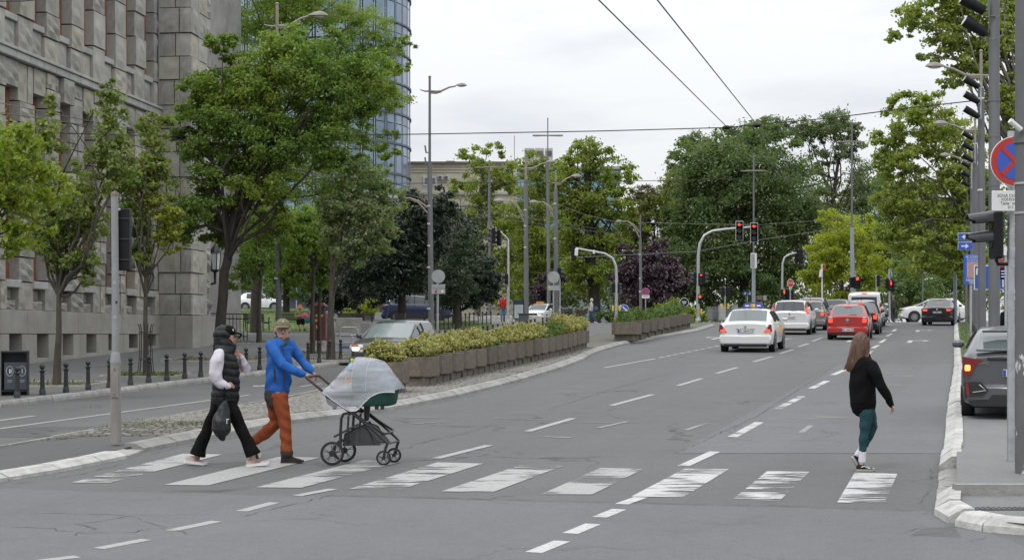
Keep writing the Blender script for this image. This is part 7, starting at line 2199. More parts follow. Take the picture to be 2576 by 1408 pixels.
car('hatchback_car', 'silver hatchback between the lanes, left of the white van', 'car', rear_at(2103, 103, 3.9, RDH), RDH, 'hatch', 3.9, 1.66, 1.47, .96, PS_, gq, True, 'block', None, False, rearglass=M_CGL)
c_ = car('hatchback_car', 'small red hatchback with lit tail lamps directly above the girl', 'car', rear_at(2132, 71.2, 3.95, RDH), RDH, 'hatch', 3.95, 1.71, 1.48, .98, PR_, gq, True, 'block', 'BG 1666·NP', True)
MB().disc((0, -1.995, .84), .06, (0, 1, 0), 16, .02).build('badge', M_CHR, c_); MB().box((0, -2.0, .72), (.14, .02, .02)).build('badge_lettering', M_CHR, c_)
car('hatchback_car', 'black car with a pale roof just ahead of the red hatchback', 'car', rear_at(2163, 79.5, 3.9, RDH), RDH, 'hatch', 3.9, 1.72, 1.53, .98, PK_, gq, True, 'block', None, True)
car('hatchback_car', 'pale blue-white roofed car in front of the black car, behind the van', 'car', rear_at(2166, 88, 3.9, RDH), RDH, 'mpv', 3.9, 1.72, 1.52, 1.0, paint('car_paint_pale_blue', (.42, .48, .56)), gq, True, 'block', None, False)
c_ = car('white_van', 'white minibus with a large rear window standing in the queue', 'van', rear_at(2174, 93.5, 5.0, RDH), RDH, 'van', 5.0, 1.92, 1.94, 1.12, PW_, gq, True, 'van', None, True)
MB().box((0, -2.505, 1.42), (1.36, .03, .50), None, .05).build('rear_window', M_CGL, c_)
MB().box((0, -2.51, .82), (.54, .02, .12)).build('number_plate', M_PLW, c_)
c_ = car('saloon_car', 'black saloon in the right-hand lane at the crest of the road', 'car', rear_at(2357, 98, 4.6, RDH - .10), RDH - .10, 'sedan', 4.6, 1.81, 1.48, 1.02, PK_, gq, True, 'wide', 'BG', True)
MB().disc((0, -2.30, .93), .05, (0, 1, 0), 14, .02).build('badge', M_CHR, c_)
c_ = car('crossover_car', 'white crossover car turning left in front of the black saloon', 'car', ground(2345, 117), PI / 2 - .1, 'suv', 4.3, 1.78, 1.58, 1.06, PW_, None, False, 'block', None, False, wr=.34)
pH = W(2452, 1043, .20)
hz = -math.radians(15.5)
cH = Vector((xat(2566, 27.0), 27.0, 0)) + Vector((-math.sin(hz), math.cos(hz), 0)) * 2.2
c_ = car('sports_hatchback', 'gunmetal sporty hatchback with amber indicator lit, half hidden by the near poles', 'car', (cH.x, cH.y, zgf(cH.x, cH.y) + .11), hz, 'fast', 4.45, 1.80, 1.43, 1.02, PCV, None, True, 'c', 'BG', False, wr=.33)
c_.rotation_euler.x = .03
MB().box((0, -2.16, 1.10), (1.34, .10, .035), None, .012).build('spoiler', PCV, c_); MB().box((0, -1.68, 1.385), (1.16, .22, .03), None, .012).build('spoiler', M_TRIM, c_)
MB().box((0, -2.235, .965), (1.0, .03, .05), None, .01).build('tail_band', M_TRIM, c_)
for s_ in (-1, 1):
 m = MB(); m.prism([(s_ * .85, .60), (s_ * .60, .60), (s_ * .48, .48), (s_ * .56, .38), (s_ * .85, .36)][::s_], -.01, .02, Matrix.Translation((0, -2.30, 0)) @ Matrix.Rotation(PI / 2, 4, 'X')); v_ = m.build('bumper_vent', M_TRIM, c_)
 MB().box((s_ * .80, -2.325, .49), (.045, .02, .24), Euler((0, s_ * .1, 0))).build('reflector', M_TAIL, v_)
 MB().tube([(s_ * .62, -2.325, .56), (s_ * .52, -2.325, .47), (s_ * .72, -2.325, .44)], .012, 5).build('vent_trim', M_CHR, v_)
m = MB(); m.prism([(-.80, .30), (-.50, .30), (-.42, .40), (.42, .40), (.50, .30), (.80, .30), (.72, .22), (-.72, .22)], -.02, .03, Matrix.Translation((0, -2.31, 0)) @ Matrix.Rotation(PI / 2, 4, 'X')); m.build('diffuser', M_TRIM, c_)
text('badge_lettering', 'CIVIC', .07, M_CHR, frameM((-.55, -2.243, .90), (1, 0, 0), (0, 0, 1)), c_, 'CENTER', .004)
MB().box((-1.02, .80, 1.15), (.04, .10, .03), None, .01).build('mirror_indicator', M_AMB, c_)
pf = ground(955, 47.2)
fz = PI - math.radians(12)
d = Vector((-math.sin(fz), math.cos(fz), 0))
cF = Vector((xat(950, 46.9), 46.9, 0)) - d * 2.0
c_ = car('grey_car', 'dark grey car with headlamps on, facing us behind the first planters', 'car', (cF.x, cF.y, zgf(cF.x, cF.y) - .02), fz, 'mpv', 4.02, 1.72, 1.50, 1.0, PDG, None, False, 'block', None, False, front=True)
c_.rotation_euler.x = -.028
MB().cyl((.25, .3, 1.49), (.18, .1, 2.0), .008, n=5).build('aerial', M_TRIM, c_)
for o in c_.children:
 if o.name.startswith('windscreen'): o.data.materials[0] = mat('windscreen_pale', (.16, .19, .19), .07, spec=.8)
car('white_hatchback', 'white hatchback parked side-on behind the lawn bank at the left back', 'car', (xat(655, 142), 142, zgf(xat(655, 142), 142) + .12), -PI / 2 + .06, 'hatch', 3.9, 1.7, 1.5, .96, PW_, None, False, 'block', None, False)
car('blue_car', 'dark blue car parked in the shade under the yews', 'car', ground(1050, 112), -PI / 2, 'suv', 4.5, 1.8, 1.7, 1.1, PBL, None, False, 'block', None, False)
c_ = car('taxi_car', 'far white taxi with an orange and blue roof sign behind the middle masts', 'taxi', ground(1362, 128), PI - .35, 'hatch', 4.2, 1.75, 1.5, 1.0, PW_, None, False, 'block', None, False)
MB().box((.1, -.05, 1.58), (.6, .2, .13), None, .02).build('taxi_sign', mat('taxi_orange', (.50, .20, .02), .4), c_)
# ------------------------------------------------------------------ people
def cloth(name, col, rough=.85, var=.12, vscale=14, bump=.25, bscale=22, **k):
 k.setdefault('spec', .2)
 return mat(name, col, rough, 0, var=var, vscale=vscale, bump=bump, bscale=bscale, **k)
M_SKIN = mat('skin', (.42, .24, .17), .5, var=.10, vscale=18)
M_SKIN2 = mat('skin_older', (.36, .21, .155), .55, var=.14, vscale=20)
M_LIP = mat('lips', (.24, .08, .07), .5); M_EYE = mat('eye_dark', (.03, .022, .02), .2); M_EYEW = mat('eye_white', (.55, .53, .5), .3); M_BROW = mat('brow_dark', (.06, .045, .035), .8)
M_CBLK = cloth('black_cloth', (.0055, .0055, .006), .9, spec=.12); M_PUF = mat('puffer_black', (.008, .008, .0095), .5, spec=.3, var=.2, vscale=8, bump=.5, bscale=16)
M_SWT = cloth('pale_sweatshirt', (.52, .49, .54)); M_PINK = cloth('pink_shoe_knit', (.40, .30, .29)); M_SOLE = mat('shoe_sole_white', (.62, .61, .60), .6)
M_BLUE_F = cloth('blue_fleece', (.022, .105, .36), .9); M_RUST = cloth('rust_trousers', (.235, .058, .022)); M_DPATCH = cloth('dark_patch', (.045, .04, .037)); M_KHAKI = cloth('khaki_cap_cloth', (.155, .14, .085)); M_BROWN = mat('brown_shoe', (.016, .013, .011), .7, spec=.2, var=.2, vscale=20)
M_TEAL = cloth('teal_jeans', (.016, .052, .062)); M_TEALD = cloth('dark_jeans_panel', (.018, .022, .045)); M_SOCK = cloth('white_sock', (.60, .57, .62))
M_HAIR = mat('brown_hair', (.105, .057, .034), .42, var=.45, vscale=26, stretch=(2.2, 2.2, .12), bump=.6, bscale=70)
class Fig:
 """figure standing at a ground point; z(x, y, d) maps close-up coordinates to local space, d = depth away from us"""
 def __init__(s, px, py, zx, zy, sc, dz=0.0):
  s.b = W(px, py, dz); s.b.z = zgf(s.b.x, s.b.y) + dz; s.zx, s.zy, s.sc = zx, zy, sc; s.k = s.b.y / F; s.u = sc * s.k
 def __call__(s, x, y, d=0.0):
  p = at(s.zx + s.sc * x, s.zy + s.sc * y, s.b.y)
  return Vector((p.x - s.b.x, d, p.z - s.b.z))
def limbs(mb, f, pts, n=12, ends=(0, -1)):
 """pts: (x, y, d, half in-plane [close-up px], half depth [m])"""
 P_ = [f(p[0], p[1], p[2]) for p in pts]
 R_ = [(p[4] if len(p) > 4 else p[3] * f.u, p[3] * f.u) for p in pts]
 mb.tube(P_, R_, n, True, flat=(0, 1, 0))
 for i in ends: mb.ball(P_[i], (R_[i][1] * .97, R_[i][0] * .97, min(R_[i]) * .8), 10, 6)
def hand(mb, c, fwd, down, out, s=1.0, curl=.9):
 """palm at c, fingers along fwd curling to 'down'; out = side of the thumb"""
 fwd, down, out = Vector(fwd).normalized(), Vector(down).normalized(), Vector(out).normalized()
 R3 = Matrix((fwd, out, down)).transposed()
 mb.ball(c, (.045 * s, .040 * s, .020 * s), 10, 6, R3)
 for i, L in enumerate((.070, .078, .072, .056)):
  o = out * (.030 - .020 * i) * s
  p0 = c + fwd * .028 * s + o; a = curl * .5
  p1 = p0 + (fwd * math.cos(a) + down * math.sin(a)) * L * .42 * s
  p2 = p1 + (fwd * math.cos(a * 2.4) + down * math.sin(a * 2.4)) * L * .33 * s
  p3 = p2 + (fwd * math.cos(a * 3.4) + down * math.sin(a * 3.4)) * L * .25 * s
  mb.tube([p0, p1, p2, p3], [.0095 * s, .0088 * s, .008 * s, .0065 * s], 7)
 t0 = c - fwd * .015 * s + out * .030 * s
 mb.tube([t0, t0 + (out * .7 + fwd * .6 + down * .2) * .032 * s, t0 + (out * .5 + fwd * 1.3 + down * .7) * .045 * s], [.012 * s, .010 * s, .008 * s], 7)
def shoe(root, f, heel, toe, d, m_up, m_sole, h=.08, w=.043, name='shoe', sole_t=.028, high=0):
 a = f(*heel, d); b = f(*toe, d); L = (b - a).length; ex = (b - a).normalized(); ez = Vector((-ex.z, 0, ex.x)) if ex.x > 0 else Vector((ex.z, 0, -ex.x)); ey = Vector((0, 1, 0))
 secs = [(0, .55, .80), (.05, .9, .95), (.25, 1.0, 1.0 + high), (.42, 1.0, .95 + high * .6), (.6, 1.08, .66), (.8, 1.05, .50), (.95, .75, .36), (1.0, .45, .22)]
 n = 12; m = MB(); rings = []
 for t, ww, hh in secs:
  rings.append([a + ex * (L * t) + ey * (w * ww * math.cos(2 * PI * k / n)) + ez * (sole_t * .8 + max(0, math.sin(2 * PI * k / n)) * (h * hh - sole_t * .8)) for k in range(n)])
 vs = [v for r in rings for v in r]; fs = [(i * n + k, i * n + (k + 1) % n, (i + 1) * n + (k + 1) % n, (i + 1) * n + k) for i in range(len(secs) - 1) for k in range(n)]
 fs += [tuple(range(n)), tuple((len(secs) - 1) * n + k for k in range(n))]
 m.add(vs, fs); so = m.build(name, m_up, root, True)
 m = MB(); rings = []
 for t, ww in ((-.02, .5), (.02, .95), (.25, 1.08), (.6, 1.15), (.85, 1.05), (.97, .7), (1.02, .4)):
  c = a + ex * (L * t) + ez * (.012 if t > .9 else 0); hw = w * ww
  rings.append([c - ey * hw, c + ey * hw, c + ey * hw * 1.02 + ez * sole_t, c - ey * hw * 1.02 + ez * sole_t])
 vs = [v for r in rings for v in r]; fs = [(i * 4 + k, i * 4 + (k + 1) % 4, (i + 1) * 4 + (k + 1) % 4, (i + 1) * 4 + k) for i in range(6) for k in range(4)] + [(0, 1, 2, 3), (24, 25, 26, 27)]
 m.add(vs, fs); m.build('sole', m_sole, so, 50)
 return so, (a, ex, ey, ez, L)
def wrinkle(amp, fx, fz, seed=0):
 def fn(co, no):
  s_ = np.sin(co[:, 2] * fz + 1.7 * np.sin(co[:, 0] * fx + seed) + 1.3 * np.sin(co[:, 1] * 17 + seed)) * np.sin(co[:, 0] * fx * .6 + co[:, 1] * 13 + seed * 2)
  return co + no * (amp * s_)[:, None]
 return fn
f = Fig(588, 1172, 448.8, 798.6, .27644)
wm = empty('person', f.b, 0, 'person in black hooded puffer vest, peaked cap and flared black trousers, walking', 'person')
b = MB()
b.ball(f(450, 165), (.098, .078, .125), 16, 12); b.ball(f(478, 205), (.058, .062, .075), 12, 8); b.tube([f(512, 172), f(530, 190), f(520, 197)], [.012, .016, .012], 8); b.ball(f(519, 214), (.014, .024, .011), 8, 6); b.ball(f(504, 236), (.022, .03, .022), 8, 6); b.ball(f(506, 165), (.015, .05, .012), 8, 6)
limbs(b, f, [(440, 220, 0, 48, .06), (420, 300, 0, 55, .07)]); limbs(b, f, [(420, 300, 0, 70, .12), (425, 500, 0, 80, .12), (410, 740, 0, 80, .12)])
limbs(b, f, [(385, 320, -.16, 35), (345, 520, -.2, 30), (470, 615, -.16, 22)]); limbs(b, f, [(440, 330, .16, 35), (590, 480, .14, 30), (562, 350, .06, 22)])
limbs(b, f, [(370, 740, .08, 55), (262, 985, .09, 38), (165, 1255, .09, 30), (140, 1300, .09, 28)]); limbs(b, f, [(450, 760, -.08, 55), (575, 970, -.09, 38), (680, 1240, -.09, 30), (690, 1290, -.09, 28)])
hand(b, f(535, 328, .03), (-.75, -.4, .25), (-.3, -.5, -.85), (0, -.3, .95), .95, 1.1); hand(b, f(482, 612, -.15), (.95, .1, -.25), (.1, .9, -.3), (0, -.3, .9), .78, .9)
fuse(b, 'body', M_SKIN, wm, .0062, 3)
for x, y, r, m_, nm in ((514, 172, .009, M_EYE, 'eye'), (508, 161, .010, M_BROW, 'eyebrow'), (521, 214, .0075, M_LIP, 'lips')): MB().ball(f(x, y, -.03), (r, r * 1.6, r * .8), 8, 6).build(nm, m_, wm, True)
b = MB(); limbs(b, f, [(402, 735, 0, 100, .135), (398, 800, 0, 96, .135)]); limbs(b, f, [(365, 760, .06, 76, .10), (325, 870, .08, 62, .09), (265, 985, .09, 50, .075), (208, 1120, .09, 56, .08), (176, 1205, .09, 68, .095), (162, 1258, .09, 74, .105)], 14, (0,)); limbs(b, f, [(450, 760, -.06, 76, .10), (515, 870, -.08, 66, .09), (568, 975, -.09, 54, .075), (625, 1100, -.09, 56, .08), (672, 1195, -.09, 66, .095), (694, 1245, -.09, 70, .105)], 14, (0,))
fuse(b, 'trousers', M_CBLK, wm, .011, 2, wrinkle(.007, 12, 26))
def quilt(co, no):
 z = co[:, 2] + .02 * np.sin(co[:, 0] * 9); g = np.abs(np.sin(z * PI / .092))
 return co + no * (.017 * (g ** .5 - .75) + .003 * np.sin(co[:, 0] * 60 + co[:, 2] * 35))[:, None]
b = MB(); limbs(b, f, [(415, 280, 0, 70, .14), (420, 320, 0, 88, .185), (435, 400, 0, 106, .185), (443, 500, 0, 115, .175), (436, 600, 0, 124, .17), (426, 700, 0, 128, .175), (424, 735, 0, 128, .175)])
fuse(b, 'puffer_vest', M_PUF, wm, .010, 2, quilt)
m = MB(); limbs(m, f, [(424, 733, 0, 131, .178), (424, 752, 0, 130, .176)], 20); m.build('vest_hem', M_PUF, wm, True)
b = MB(); b.ball(f(408, 162), (.128, .118, .126), 16, 12); limbs(b, f, [(410, 205, 0, 86, .11), (424, 262, 0, 90, .13), (424, 315, 0, 95, .16)]); b.ball(f(482, 262), (.070, .085, .052), 12, 8)
fuse(b, 'hood', M_PUF, wm, .009, 2, quilt)
b = MB(); b.ball(f(452, 132), (.098, .088, .086), 16, 10); cp = b.build('cap', M_CBLK, wm, True)
b = MB(); b.tube([f(488, 138), f(530, 140), f(577, 150)], [(.075, .014), (.082, .013), (.045, .010)], 14, True, flat=(0, 1, 0)); b.tube([f(577, 150), f(560, 175), f(540, 190)], [(.06, .008), (.065, .008), (.05, .006)], 10, True, flat=(0, 1, 0)); b.build('cap_peak', M_CBLK, cp, True)
b = MB(); b.prism([(0, .018), (.012, -.012), (-.012, -.012)], -.003, .003, Matrix.Translation(f(503, 112, -.055)) @ Matrix.Rotation(PI / 2, 4, 'X')); b.build('cap_badge', M_SOLE, cp)
b = MB(); limbs(b, f, [(388, 318, -.15, 52, .08), (378, 400, -.20, 64, .09), (362, 500, -.21, 60, .085), (395, 585, -.21, 50, .075), (450, 618, -.18, 40, .06)]); fuse(b, 'sleeve', M_SWT, wm, .010, 3, wrinkle(.008, 20, 34))
b = MB(); limbs(b, f, [(450, 615, -.18, 30, .045), (478, 622, -.17, 28, .045)]); b.build('cuff', M_SWT, wm, True)
b = MB(); limbs(b, f, [(470, 345, .17, 48, .07), (560, 430, .18, 48, .07), (598, 470, .16, 44, .065), (585, 420, .12, 38, .055), (566, 362, .07, 27, .042)]); fuse(b, 'sleeve', M_SWT, wm, .010, 3, wrinkle(.007, 20, 30, 3))
for hl, to, d, tl in (((48, 1322), (246, 1350), .09, 0), ((632, 1352), (835, 1330), -.09, 0)):
 so, (a, ex, ey, ez, L) = shoe(wm, f, hl, to, d, M_PINK, M_SOLE, .095, .044, sole_t=.034)
 for q in range(3): MB().box(a + ex * L * (.46 + q * .09) + ez * .062 - ey * .045, (.012, .006, .05), Euler((0, .5, 0))).build('stripe', mat('shoe_stripe', (.22, .15, .14), .7), so)
MB().tube([f(745, 1262, -.09), f(752, 1215, -.11), f(738, 1222, -.12), f(758, 1256, -.12), f(764, 1225, -.12)], .005, 5).build('laces', M_SOLE, wm)
bg_ = empty('drawstring_bag', f.b, 0, 'black drawstring bag hanging from the hooded person\'s wrist', 'bag')
b = MB(); limbs(b, f, [(455, 760, -.26, 22, .03), (445, 830, -.27, 58, .05), (430, 930, -.28, 84, .09), (425, 1010, -.28, 90, .10), (425, 1065, -.28, 50, .07), (435, 1085, -.28, 30, .04)]); fuse(b, 'sack', mat('bag_black_nylon', (.011, .011, .012), .45, spec=.35, var=.2, vscale=9, bump=.5, bscale=14), bg_, .009, 2, wrinkle(.008, 40, 18))
for d in (-.012, .012): MB().tube([f(452, 590, -.20 + d), f(447, 680, -.25 + d), f(452, 770, -.26 + d)], .011, 6).build('strap', M_CBLK, bg_)
m = MB(); m.box(f(494, 910, -.36), (.030, .006, .010)); m.box(f(486, 932, -.365), (.008, .006, .05)); m.build('white_mark', M_SOLE, bg_)
f = Fig(735, 1162.6, 646.8, 792.0, .1688)
mn = empty('person', f.b, 0, 'person in blue fleece, rust trousers and khaki cap pushing the pram', 'person')
lz = lambda x, y: ((429 + .3281 * x - 646.8) / .1688, (759 + .3281 * y - 792) / .1688)
def L_(pts): return [(*lz(p[0], p[1]), p[2], p[3] * .3281 / .1688, *(p[4:])) for p in pts]
b = MB()
b.ball(f(375, 195), (.086, .104, .118), 18, 14); b.ball(f(388, 290, -.035), (.070, .068, .085), 14, 10); b.ball(f(392, 352, -.06), (.036, .036, .028), 10, 7)
b.tube([f(402, 215, -.098), f(410, 262, -.128), f(404, 272, -.108)], [.010, .017, .014], 8); b.ball(f(390, 268, -.10), (.026, .014, .011), 8, 6)
for x in (352, 440): b.ball(f(x, 262, -.078), (.024, .016, .020), 8, 6)
for x, y in ((352, 203), (438, 205)): b.ball(f(x, y, -.094), (.028, .010, .008), 8, 6)
b.ball(f(382, 320, -.100), (.030, .012, .012), 8, 6); b.ball(f(384, 336, -.098), (.024, .012, .009), 8, 6); b.ball(f(264, 232, .0), (.012, .020, .034), 8, 6); b.ball(f(482, 232, -.01), (.010, .018, .032), 8, 6)
limbs(b, f, [(372, 320, 0, 62, .06), (372, 450, .02, 75, .07)]); limbs(b, f, [(340, 460, 0, 130, .10), (325, 800, 0, 140, .11), (310, 1150, 0, 140, .11)])
limbs(b, f, [(230, 440, -.13, 60), (430, 720, -.24, 48), (735, 895, -.16, 34)]); limbs(b, f, [(480, 430, .10, 60), (625, 660, .12, 48), (805, 850, .05, 34)])
limbs(b, f, L_([(830, 700, -.09, 45), (885, 930, -.09, 32), (897, 1160, -.09, 24)])); limbs(b, f, L_([(790, 700, .09, 45), (810, 930, .09, 32), (620, 1075, .09, 24)]))
hand(b, f(775, 912, -.16), (.78, .30, -.35), (-.15, .45, -.85), (.1, .75, .5), 1.1, 1.35); hand(b, f(835, 885, .06), (.70, -.35, -.45), (-.2, -.3, -.9), (.1, -.8, .4), 1.1, 1.35)
fuse(b, 'body', M_SKIN2, mn, .0062, 3)
for x, s_ in ((352, 1), (440, 1)):
 MB().ball(f(x + 2, 221, -.088), (.012, .007, .0065), 8, 6).build('eye', M_EYEW, mn, True); MB().ball(f(x + 8, 221, -.0945), (.0055, .003, .0055), 8, 6).build('pupil', M_EYE, mn, True)
 MB().tube([f(x - 28, 205, -.090), f(x, 198, -.102), f(x + 26, 206, -.094)], .004, 6).build('eyebrow', M_BROW, mn)
MB().tube([f(352, 325, -.098), f(384, 327, -.111), f(412, 325, -.100)], .004, 6).build('lips', M_LIP, mn)
gl_ = MB()
for x in (354, 440):
 gl_.tube([f(x - 36, 205, -.102), f(x + 34, 205, -.112), f(x + 32, 240, -.110), f(x - 30, 240, -.100), f(x - 36, 205, -.102)], .0020, 5)
gl_.tube([f(388, 212, -.112), f(406, 212, -.114)], .003, 5); gl_.tube([f(318, 205, -.10), f(272, 185, .0)], .003, 5); gs_ = gl_.build('glasses', M_BLK, mn)
for x in (354, 440): MB().box(f(x, 222, -.106), (.052, .003, .028), Euler((0, 0, -.12))).build('glasses_lens', mat('spectacle_lens', (.45, .42, .40), .05, alpha=.10), gs_)
b = MB(); b.ball(f(268, 250, .03), (.02, .05, .03), 8, 6); b.ball(f(478, 245, .02), (.012, .04, .03), 8, 6); b.build('hair', mat('grey_hair', (.20, .18, .16), .8), mn, True)
b = MB(); b.ball(f(380, 160, .005), (.096, .112, .094), 18, 12); b.box(f(380, 178, .005), (.01, .01, .01)); cp = b.build('cap', M_KHAKI, mn, True)
b = MB(); b.tube([f(378, 168, -.08), f(388, 176, -.13), f(394, 186, -.175)], [(.088, .008), (.088, .009), (.058, .006)], 16, True, flat=(1, 0, 0)); b.build('cap_peak', M_KHAKI, cp, True)
MB().disc(f(400, 98, -.098), .011, (0, 1, .3), 10, .006).build('cap_badge', M_SOLE, cp)
b = MB(); limbs(b, f, [(362, 405, .02, 95, .10), (345, 435, 0, 155, .14), (336, 480, 0, 186, .165), (335, 640, 0, 190, .165), (328, 820, 0, 194, .165), (316, 1000, 0, 194, .165), (303, 1112, 0, 186, .16)])
limbs(b, f, [(225, 435, -.10, 92, .085), (300, 560, -.19, 90, .08), (430, 735, -.245, 78, .07), (590, 825, -.21, 70, .062), (715, 888, -.165, 52, .05)]); limbs(b, f, [(470, 430, .08, 85, .08), (545, 540, .12, 80, .075), (630, 665, .13, 70, .065), (730, 770, .09, 62, .058), (812, 852, .05, 50, .048)])
fuse(b, 'fleece_jacket', M_BLUE_F, mn, .010, 3, wrinkle(.010, 14, 30, 1))
b = MB(); b.tube([f(268, 345, .02), f(300, 410, -.09), f(385, 470, -.15)], [.020, .024, .014], 8); b.tube([f(385, 470, -.15), f(440, 425, -.12), f(468, 350, -.02)], [.014, .024, .020], 8); b.build('collar', cloth('collar_teal', (.03, .055, .065)), mn, True)
MB().tube([f(402, 460, -.165), f(430, 700, -.172), f(445, 1130, -.165)], .006, 5).build('zip', M_DPATCH, mn)
MB().tube([f(275, 770, -.17), f(290, 900, -.182), f(282, 1000, -.178)], [.006, .010, .006], 6).build('pocket_zip', M_DPATCH, mn)
m = MB(); limbs(m, f, [(302, 1108, 0, 190, .164), (300, 1130, 0, 188, .162)], 24); m.build('jacket_hem', M_BLUE_F, mn, True)
b = MB(); limbs(b, f, L_([(812, 690, 0, 88, .135), (815, 760, 0, 86, .14)])); limbs(b, f, L_([(838, 720, -.08, 70, .10), (862, 820, -.09, 58, .09), (886, 930, -.09, 48, .075), (893, 1050, -.09, 44, .066), (898, 1150, -.09, 45, .066)])); limbs(b, f, L_([(785, 720, .08, 66, .10), (795, 830, .09, 60, .09), (800, 930, .09, 54, .08), (715, 1010, .09, 46, .07), (630, 1070, .09, 40, .062)]))
fuse(b, 'trousers', M_RUST, mn, .009, 2, wrinkle(.007, 20, 44, 2))
b = MB(); limbs(b, f, L_([(764, 690, -.085, 40, .06), (770, 740, -.085, 44, .07), (785, 795, -.085, 26, .05)])); fuse(b, 'hip_patch', M_DPATCH, mn, .010, 3)
m = MB(); limbs(m, f, L_([(898, 1142, -.09, 50, .072), (899, 1162, -.09, 49, .07)]), 16); m.build('trouser_cuff', M_DPATCH, mn, True)
shoe(mn, f, lz(855, 1230), lz(1026, 1228), -.09, M_BROWN, M_TRIM, .105, .046, sole_t=.022); shoe(mn, f, lz(575, 1125), lz(655, 1212), .09, M_BROWN, M_TRIM, .095, .045, sole_t=.02)
f = Fig(2174, 1183, 2079.0, 811.8, .28124)
gi = empty('person', f.b, 0, 'long-haired person in black hoodie and teal jeans crossing at the right', 'person')
b = MB(); b.ball(f(322, 180), (.090, .075, .115), 16, 12); b.ball(f(345, 215), (.055, .055, .070), 12, 8); b.tube([f(383, 185), f(397, 205), f(388, 212)], [.009, .012, .010], 8); b.ball(f(387, 226), (.010, .02, .009), 8, 6); b.ball(f(372, 248), (.02, .026, .02), 8, 6)
limbs(b, f, [(335, 230, 0, 40, .05), (335, 310, 0, 45, .06)]); limbs(b, f, [(325, 330, 0, 80, .10), (325, 550, 0, 80, .10), (330, 760, 0, 75, .11)])
limbs(b, f, [(375, 360, -.15, 34), (455, 570, -.21, 28), (545, 722, -.18, 20)]); limbs(b, f, [(300, 360, .15, 34), (330, 570, .2, 28), (350, 700, .17, 20)])
limbs(b, f, [(345, 760, -.07, 50), (332, 960, -.07, 34), (308, 1230, -.07, 24), (300, 1280, -.07, 24)]); limbs(b, f, [(385, 760, .07, 48), (425, 930, .07, 32), (290, 1190, .07, 22)])
hand(b, f(558, 748, -.18), (.35, .25, -.85), (-.75, .3, -.3), (.2, -.85, .1), .85, .7)
fuse(b, 'body', M_SKIN, gi, .0062, 3)
MB().ball(f(376, 190, -.035), (.007, .010, .006), 8, 6).build('eye', M_EYE, gi, True); MB().ball(f(390, 226, -.01), (.006, .014, .005), 8, 6).build('lips', M_LIP, gi, True); MB().tube([f(372, 178, -.045), f(384, 176, -.03)], .004, 5).build('eyebrow', M_BROW, gi)
b = MB(); b.ball(f(308, 165, .0), (.098, .100, .108), 16, 12); limbs(b, f, [(305, 165, 0, 70, .098), (290, 240, 0, 78, .105), (268, 310, 0, 74, .10), (240, 370, -.01, 68, .085), (215, 405, -.01, 52, .06)])
hr = fuse(b, 'hair', M_HAIR, gi, .009, 2, lambda co, no: co + no * (.006 * np.sin(np.arctan2(co[:, 1], co[:, 0] - .08) * 26 + co[:, 2] * 9))[:, None])
hg = np.random.default_rng(4); hs_ = MB()
for i in range(90):
 u = hg.uniform(-1, 1); v = hg.uniform(0, 1); d0 = -.085 * math.sqrt(1 - u * u * .6)
 top = f(312 + u * 62 * .7, 110 + abs(u) * 45, d0 * .75)
 p2 = f(300 + u * 76, 215, d0 * 1.12); p3 = f(262 + u * 76, 320, d0 * 1.08); p4 = f(205 + u * 60 + hg.uniform(-6, 10), 400 + hg.uniform(-15, 28), d0 * .8)
 hs_.tube([top, top.lerp(p2, .5) + Vector((0, -.016, .012)), p2, p3, p4], [.004, .005, .005, .0045, .002], 4, False)
for i in range(24):
 x = 372 - hg.uniform(0, 26); hs_.tube([f(330, 92, -.03), f(372, 130, -.06), f(x + 4, 200, -.075), f(x, 270, -.08), f(x - 24, 330, -.1)], [.003, .005, .005, .004, .002], 4, False)
tag(hs_.build('hair_strands', M_HAIR, hr, True), kind='stuff')
b = MB(); limbs(b, f, [(350, 292, 0, 42, .075), (338, 330, 0, 78, .15), (322, 400, 0, 106, .17), (320, 520, 0, 117, .165), (325, 640, 0, 121, .165), (328, 715, 0, 116, .16), (328, 738, 0, 110, .152)])
limbs(b, f, [(372, 370, -.14, 58, .08), (418, 470, -.20, 52, .075), (460, 570, -.215, 46, .066), (508, 650, -.20, 38, .056), (535, 690, -.185, 34, .05)]); limbs(b, f, [(300, 370, .14, 55, .08), (330, 570, .2, 45, .065), (350, 690, .18, 34, .05)])
fuse(b, 'hoodie', M_CBLK, gi, .010, 3, wrinkle(.009, 15, 26, 4))
m = MB(); limbs(m, f, [(328, 735, 0, 114, .156), (327, 758, 0, 110, .15)], 24); m.build('hoodie_hem', M_CBLK, gi, True)
m = MB(); limbs(m, f, [(530, 690, -.185, 33, .045), (552, 732, -.18, 25, .036)], 14); m.build('cuff', M_CBLK, gi, True)
b = MB(); limbs(b, f, [(345, 752, 0, 92, .125), (350, 800, -.01, 84, .12)]); limbs(b, f, [(345, 780, -.06, 66, .09), (342, 860, -.07, 58, .08), (331, 960, -.07, 45, .062), (320, 1050, -.07, 40, .056), (312, 1140, -.07, 33, .045)]); limbs(b, f, [(388, 780, .06, 58, .085), (412, 860, .07, 50, .075), (426, 930, .07, 42, .06), (402, 1005, .07, 36, .052), (350, 1100, .07, 30, .043)])
fuse(b, 'jeans', M_TEAL, gi, .009, 2, wrinkle(.005, 24, 40, 5))
b = MB(); limbs(b, f, [(312, 1138, -.07, 34, .044), (308, 1235, -.07, 33, .042)]); b.build('sock', M_SOCK, gi, True); b = MB(); limbs(b, f, [(345, 1105, .07, 28, .038), (285, 1185, .07, 28, .038)]); b.build('sock', M_SOCK, gi, True)
M_CANV = cloth('black_canvas', (.014, .014, .016))
so, (a, ex, ey, ez, L) = shoe(gi, f, (258, 1320), (420, 1320), -.07, M_CANV, mat('shoe_sole_offwhite', (.36, .34, .30), .7), .078, .042, sole_t=.026, high=.42)
